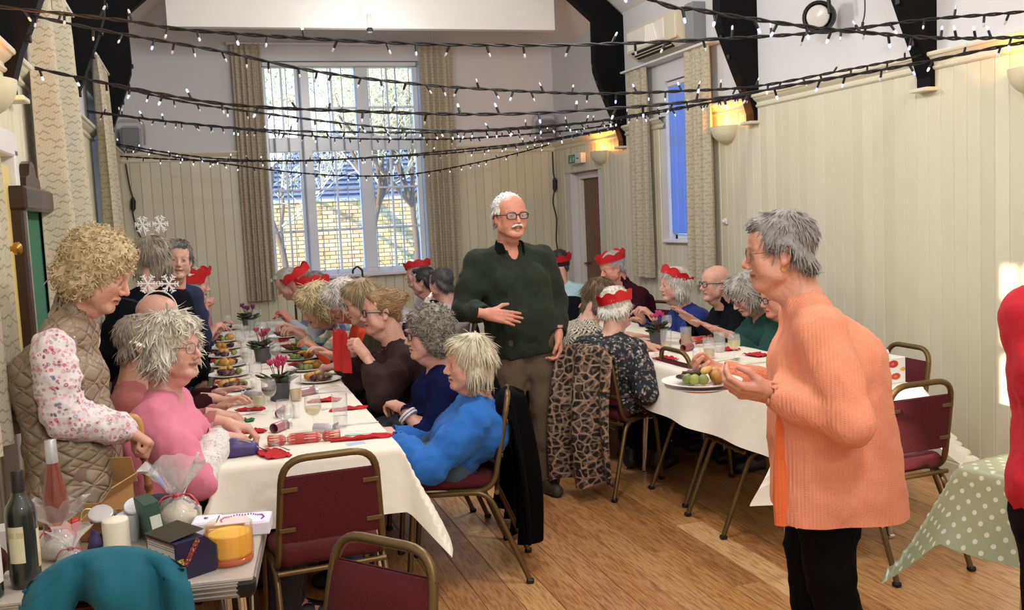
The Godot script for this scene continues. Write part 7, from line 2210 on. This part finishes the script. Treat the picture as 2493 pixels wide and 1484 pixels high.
const FESTOON := [
	["nearest full fairy light string across the picture, hung just above the curtain tops", [Vector3(-0.694, 2.545, -4.400), Vector3(-0.238, 2.476, -4.285), Vector3(0.038, 2.426, -4.219), Vector3(0.765, 2.356, -4.060), Vector3(1.273, 2.331, -3.959), Vector3(1.610, 2.325, -3.896), Vector3(2.114, 2.334, -3.809), Vector3(2.601, 2.353, -3.731), Vector3(3.052, 2.397, -3.665), Vector3(3.528, 2.425, -3.600), Vector3(4.000, 2.475, -3.536)], 0.12, 0.13, 0.00],
	["second fairy light string sloping from the top left corner over the tall window", [Vector3(-0.749, 2.611, -4.750), Vector3(-0.367, 2.525, -4.750), Vector3(0.143, 2.433, -4.750), Vector3(0.541, 2.346, -4.750), Vector3(1.003, 2.285, -4.750), Vector3(1.516, 2.246, -4.750), Vector3(1.952, 2.228, -4.750), Vector3(2.412, 2.236, -4.750), Vector3(2.873, 2.258, -4.750), Vector3(3.412, 2.338, -4.750), Vector3(3.982, 2.428, -4.750)], 0.12, 0.10, 0.60],
	["fairy light string with blue-white tips level with the upper window panes", [Vector3(-0.668, 2.398, -5.000), Vector3(-0.343, 2.305, -4.855), Vector3(0.124, 2.190, -4.658), Vector3(0.657, 2.127, -4.450), Vector3(1.253, 2.081, -4.237), Vector3(1.767, 2.082, -4.070), Vector3(2.181, 2.103, -3.945), Vector3(2.549, 2.152, -3.843), Vector3(2.994, 2.210, -3.727), Vector3(3.528, 2.292, -3.600), Vector3(4.000, 2.342, -3.488)], 0.62, 0.13, 0.55],
	["fairy light string just below it, lit at the left", [Vector3(-0.474, 2.546, -6.700), Vector3(-0.045, 2.439, -6.688), Vector3(0.327, 2.376, -6.679), Vector3(1.058, 2.269, -6.661), Vector3(1.669, 2.221, -6.647), Vector3(2.256, 2.236, -6.634), Vector3(2.871, 2.275, -6.621), Vector3(3.519, 2.363, -6.609), Vector3(3.984, 2.449, -6.600)], 0.55, 0.12, 0.25],
	["mostly unlit fairy light string crossing the window transom", [Vector3(-0.642, 2.414, -6.900), Vector3(-0.132, 2.334, -6.860), Vector3(0.431, 2.267, -6.818), Vector3(1.128, 2.232, -6.770), Vector3(1.834, 2.219, -6.724), Vector3(2.579, 2.251, -6.678), Vector3(3.204, 2.330, -6.642), Vector3(3.984, 2.428, -6.600)], 0.35, 0.10, 0.05],
	["unlit fairy light string hanging lowest over the window transom", [Vector3(-0.662, 2.442, -7.200), Vector3(-0.143, 2.389, -7.434), Vector3(0.485, 2.335, -7.702), Vector3(0.994, 2.298, -7.909), Vector3(1.517, 2.288, -8.114), Vector3(2.290, 2.304, -8.404), Vector3(3.395, 2.389, -8.798), Vector3(3.988, 2.466, -9.000)], 0.10, 0.11, 0.00],
	["small bright fairy light string low across the window, first of the far pair", [Vector3(-0.661, 2.405, -9.400), Vector3(-0.268, 2.320, -9.361), Vector3(0.179, 2.247, -9.317), Vector3(0.783, 2.208, -9.261), Vector3(1.519, 2.209, -9.196), Vector3(2.284, 2.252, -9.132), Vector3(3.077, 2.308, -9.069), Vector3(3.987, 2.435, -9.000)], 0.62, 0.12, 0.05],
	["farthest fairy light string dipping below the transom to the far right corner", [Vector3(-0.675, 2.410, -9.600), Vector3(-0.281, 2.317, -9.728), Vector3(0.299, 2.228, -9.909), Vector3(0.844, 2.149, -10.073), Vector3(1.473, 2.096, -10.254), Vector3(2.151, 2.100, -10.442), Vector3(2.884, 2.202, -10.638), Vector3(3.511, 2.322, -10.799), Vector3(3.911, 2.412, -10.900)], 0.75, 0.11, 0.05],
	["fairy light string along the far wall above the dado rail", [Vector3(-0.757, 2.395, -10.800), Vector3(-0.231, 2.333, -10.585), Vector3(0.316, 2.287, -10.370), Vector3(1.091, 2.250, -10.077), Vector3(1.632, 2.254, -9.881), Vector3(2.403, 2.259, -9.615), Vector3(3.176, 2.317, -9.363), Vector3(4.030, 2.428, -9.100)], 0.40, 0.14, 0.05],
	["nearest blue fairy lights in the upper right, crossing before the stage lamp", [Vector3(-0.740, 2.700, -1.600), Vector3(0.300, 2.480, -2.250), Vector3(1.356, 2.304, -2.900), Vector3(1.589, 2.275, -2.965), Vector3(1.860, 2.260, -3.039), Vector3(2.135, 2.250, -3.111), Vector3(2.389, 2.247, -3.175), Vector3(2.830, 2.249, -3.283), Vector3(3.332, 2.278, -3.400), Vector3(4.000, 2.328, -3.556)], 0.85, 0.12, 0.95],
]

# ---------------------------------------------------------------- smooth solid fields (rounded bodies, cloth, hair, food)
class Field:
	var o := Vector3.ZERO
	var c := 0.01
	var n: Array[int] = [0, 0, 0]
	var s: Array[int] = [1, 1, 1]
	var v := PackedFloat32Array()
	func _init(lo: Vector3, hi: Vector3, cell: float) -> void:
		o = lo; c = cell
		n = [int(ceil((hi.x - lo.x) / cell)) + 2, int(ceil((hi.y - lo.y) / cell)) + 2, int(ceil((hi.z - lo.z) / cell)) + 2]
		s = [1, n[0], n[0] * n[1]]
		v.resize(n[0] * n[1] * n[2])
		v.fill(9.0)
	# a round cone from a to b; sgn 1 joins, -1 carves. The blend is k wide.
	func cone(a: Vector3, b: Vector3, ra: float, rb: float, k := 0.02, sgn := 1.0) -> void:
		var d := b - a
		var m := 0
		if absf(d.y) > absf(d.x): m = 1
		if absf(d.z) > absf(d[m]): m = 2
		var p := (m + 1) % 3
		var q := (m + 2) % 3
		var l2 := maxf(d.length_squared(), 1e-9)
		var rm := maxf(ra, rb)
		var pad := rm + k + 2.5 * c
		var slant := minf(sqrt(l2) / maxf(absf(d[m]), 1e-6), 1.75) if l2 > 1e-8 else 1.0
		var hw := pad * slant
		var lo := minf(a[m], b[m]) - pad
		var hi := maxf(a[m], b[m]) + pad
		var m0 := maxi(0, int((lo - o[m]) / c))
		var m1 := mini(n[m] - 1, int((hi - o[m]) / c) + 1)
		var sm: int = s[m]; var sp: int = s[p]; var sq: int = s[q]
		var np: int = n[p]; var nq: int = n[q]
		var op := o[p]; var oq := o[q]; var om := o[m]
		var ap := a[p]; var aq := a[q]; var am := a[m]
		var dp := d[p]; var dq := d[q]; var dm := d[m]
		var inv := 1.0 / l2
		var dr := rb - ra
		var ik := 1.0 / maxf(k, 1e-6)
		var k4 := k * 0.25
		for im in range(m0, m1 + 1):
			var um := om + im * c - am
			var t0 := clampf(um / dm, 0.0, 1.0) if absf(dm) > 1e-6 else 0.0
			var cp := ap + dp * t0
			var cq := aq + dq * t0
			var p0 := maxi(0, int((cp - hw - op) / c)); var p1 := mini(np - 1, int((cp + hw - op) / c) + 1)
			var q0 := maxi(0, int((cq - hw - oq) / c)); var q1 := mini(nq - 1, int((cq + hw - oq) / c) + 1)
			var wm := um * dm
			for iq in range(q0, q1 + 1):
				var uq := oq + iq * c - aq
				var wq := wm + uq * dq
				var base := im * sm + iq * sq
				for ip in range(p0, p1 + 1):
					var up := op + ip * c - ap
					var t := clampf((wq + up * dp) * inv, 0.0, 1.0)
					var em := um - dm * t
					var ep := up - dp * t
					var eq := uq - dq * t
					var e := sqrt(em * em + ep * ep + eq * eq) - ra - dr * t
					var j := base + ip * sp
					var f := v[j]
					if sgn > 0.0:
						var h := maxf(k - absf(f - e), 0.0) * ik
						v[j] = minf(f, e) - h * h * k4
					else:
						var h := maxf(k - absf(f + e), 0.0) * ik
						v[j] = maxf(f, -e) + h * h * k4
	func chain(pts: Array, r: Array, k := 0.02, sgn := 1.0) -> void:
		for i in pts.size() - 1:
			cone(pts[i], pts[i + 1], r[i], r[i + 1], k, sgn)
	func ball(a: Vector3, r: float, k := 0.02, sgn := 1.0) -> void:
		cone(a, a + Vector3(0, 0.0005, 0), r, r, k, sgn)
	# an ellipsoid turned by basis b
	func ell(a: Vector3, r: Vector3, k := 0.02, sgn := 1.0, b := Basis.IDENTITY) -> void:
		var ext := Vector3.ZERO
		for i in 3:
			ext[i] = sqrt(pow(b.x[i] * r.x, 2) + pow(b.y[i] * r.y, 2) + pow(b.z[i] * r.z, 2)) + k + 2.5 * c
		var i0 := [0, 0, 0]; var i1 := [0, 0, 0]
		for i in 3:
			i0[i] = maxi(0, int((a[i] - ext[i] - o[i]) / c)); i1[i] = mini(n[i] - 1, int((a[i] + ext[i] - o[i]) / c) + 1)
		var bx := b.x / r.x; var by := b.y / r.y; var bz := b.z / r.z
		var b2x := bx / r.x; var b2y := by / r.y; var b2z := bz / r.z
		var ik := 1.0 / maxf(k, 1e-6)
		for iz in range(i0[2], i1[2] + 1):
			for iy in range(i0[1], i1[1] + 1):
				var base: int = iz * s[2] + iy * s[1]
				var u := Vector3(o.x + i0[0] * c, o.y + iy * c, o.z + iz * c) - a
				for ix in range(i0[0], i1[0] + 1):
					var k0 := sqrt(pow(bx.dot(u), 2.0) + pow(by.dot(u), 2.0) + pow(bz.dot(u), 2.0))
					var k1 := sqrt(pow(b2x.dot(u), 2.0) + pow(b2y.dot(u), 2.0) + pow(b2z.dot(u), 2.0))
					var e := k0 * (k0 - 1.0) / maxf(k1, 1e-5)
					var j := base + ix
					var f := v[j]
					if sgn > 0.0:
						var h := maxf(k - absf(f - e), 0.0) * ik
						v[j] = minf(f, e) - h * h * k * 0.25
					else:
						var h := maxf(k - absf(f + e), 0.0) * ik
						v[j] = maxf(f, -e) + h * h * k * 0.25
					u.x += c
	# adds g(point) to the field near its surface (folds, quilting, curls)
	func ripple(g: Callable, reach := 0.03) -> void:
		for iz in n[2]:
			for iy in n[1]:
				var base: int = iz * s[2] + iy * s[1]
				for ix in n[0]:
					if absf(v[base + ix]) < reach:
						v[base + ix] += g.call(Vector3(o.x + ix * c, o.y + iy * c, o.z + iz * c))
	# cuts away everything on the side the normal points to
	func plane(p: Vector3, nrm: Vector3) -> void:
		var w := nrm.normalized()
		for iz in n[2]:
			for iy in n[1]:
				var base: int = iz * s[2] + iy * s[1]
				var e := w.dot(Vector3(o.x, o.y + iy * c, o.z + iz * c) - p)
				for ix in n[0]:
					if v[base + ix] < 0.06 and e > v[base + ix]:
						v[base + ix] = e
					e += w.x * c
	# surface nets: one vertex per crossed cell, one quad per crossed edge
	func net() -> Dictionary:
		var V := PackedVector3Array(); var I := PackedInt32Array()
		var at := PackedInt32Array(); at.resize(v.size()); at.fill(-1)
		var s1: int = s[1]; var s2: int = s[2]
		var off: Array[int] = [0, 1, s1, s1 + 1, s2, s2 + 1, s2 + s1, s2 + s1 + 1]
		var edges := [[0, 1], [2, 3], [4, 5], [6, 7], [0, 2], [1, 3], [4, 6], [5, 7], [0, 4], [1, 5], [2, 6], [3, 7]]
		var cpos := []
		for i in 8: cpos.append(Vector3(i & 1, (i >> 1) & 1, (i >> 2) & 1))
		var cells := PackedInt32Array()
		var lim := 3.0 * c
		var f := PackedFloat32Array(); f.resize(8)
		for iz in n[2] - 1:
			for iy in n[1] - 1:
				var base: int = iz * s2 + iy * s1
				for ix in n[0] - 1:
					var j := base + ix
					if absf(v[j]) > lim: continue
					var mask := 0
					for q in 8:
						f[q] = v[j + off[q]]
						if f[q] < 0.0: mask |= 1 << q
					if mask == 0 or mask == 255: continue
					var sum := Vector3.ZERO; var cnt := 0
					for e in edges:
						var fa := f[e[0]]; var fb := f[e[1]]
						if (fa < 0.0) != (fb < 0.0):
							sum += cpos[e[0]].lerp(cpos[e[1]], fa / (fa - fb)); cnt += 1
					at[j] = V.size(); cells.append(j)
					V.append(o + (Vector3(ix, iy, iz) + sum / cnt) * c)
		var N := PackedVector3Array(); N.resize(V.size())
		for j in cells:
			for a in 3:
				var sa: int = s[a]; var sb: int = s[(a + 1) % 3]; var sc: int = s[(a + 2) % 3]
				var f0 := v[j]; var f1 := v[j + sa]
				if (f0 < 0.0) == (f1 < 0.0) or j - sb - sc < 0: continue
				var q0 := at[j]; var q1 := at[j - sb]; var q2 := at[j - sb - sc]; var q3 := at[j - sc]
				if q1 < 0 or q2 < 0 or q3 < 0: continue
				var nr := (V[q2] - V[q0]).cross(V[q3] - V[q1])
				if f0 < 0.0:
					I.append_array([q0, q2, q1, q0, q3, q2])
				else:
					I.append_array([q0, q1, q2, q0, q2, q3]); nr = -nr
				N[q0] += nr; N[q1] += nr; N[q2] += nr; N[q3] += nr
		for i in N.size(): N[i] = N[i].normalized()
		return {"v": V, "n": N, "i": I}
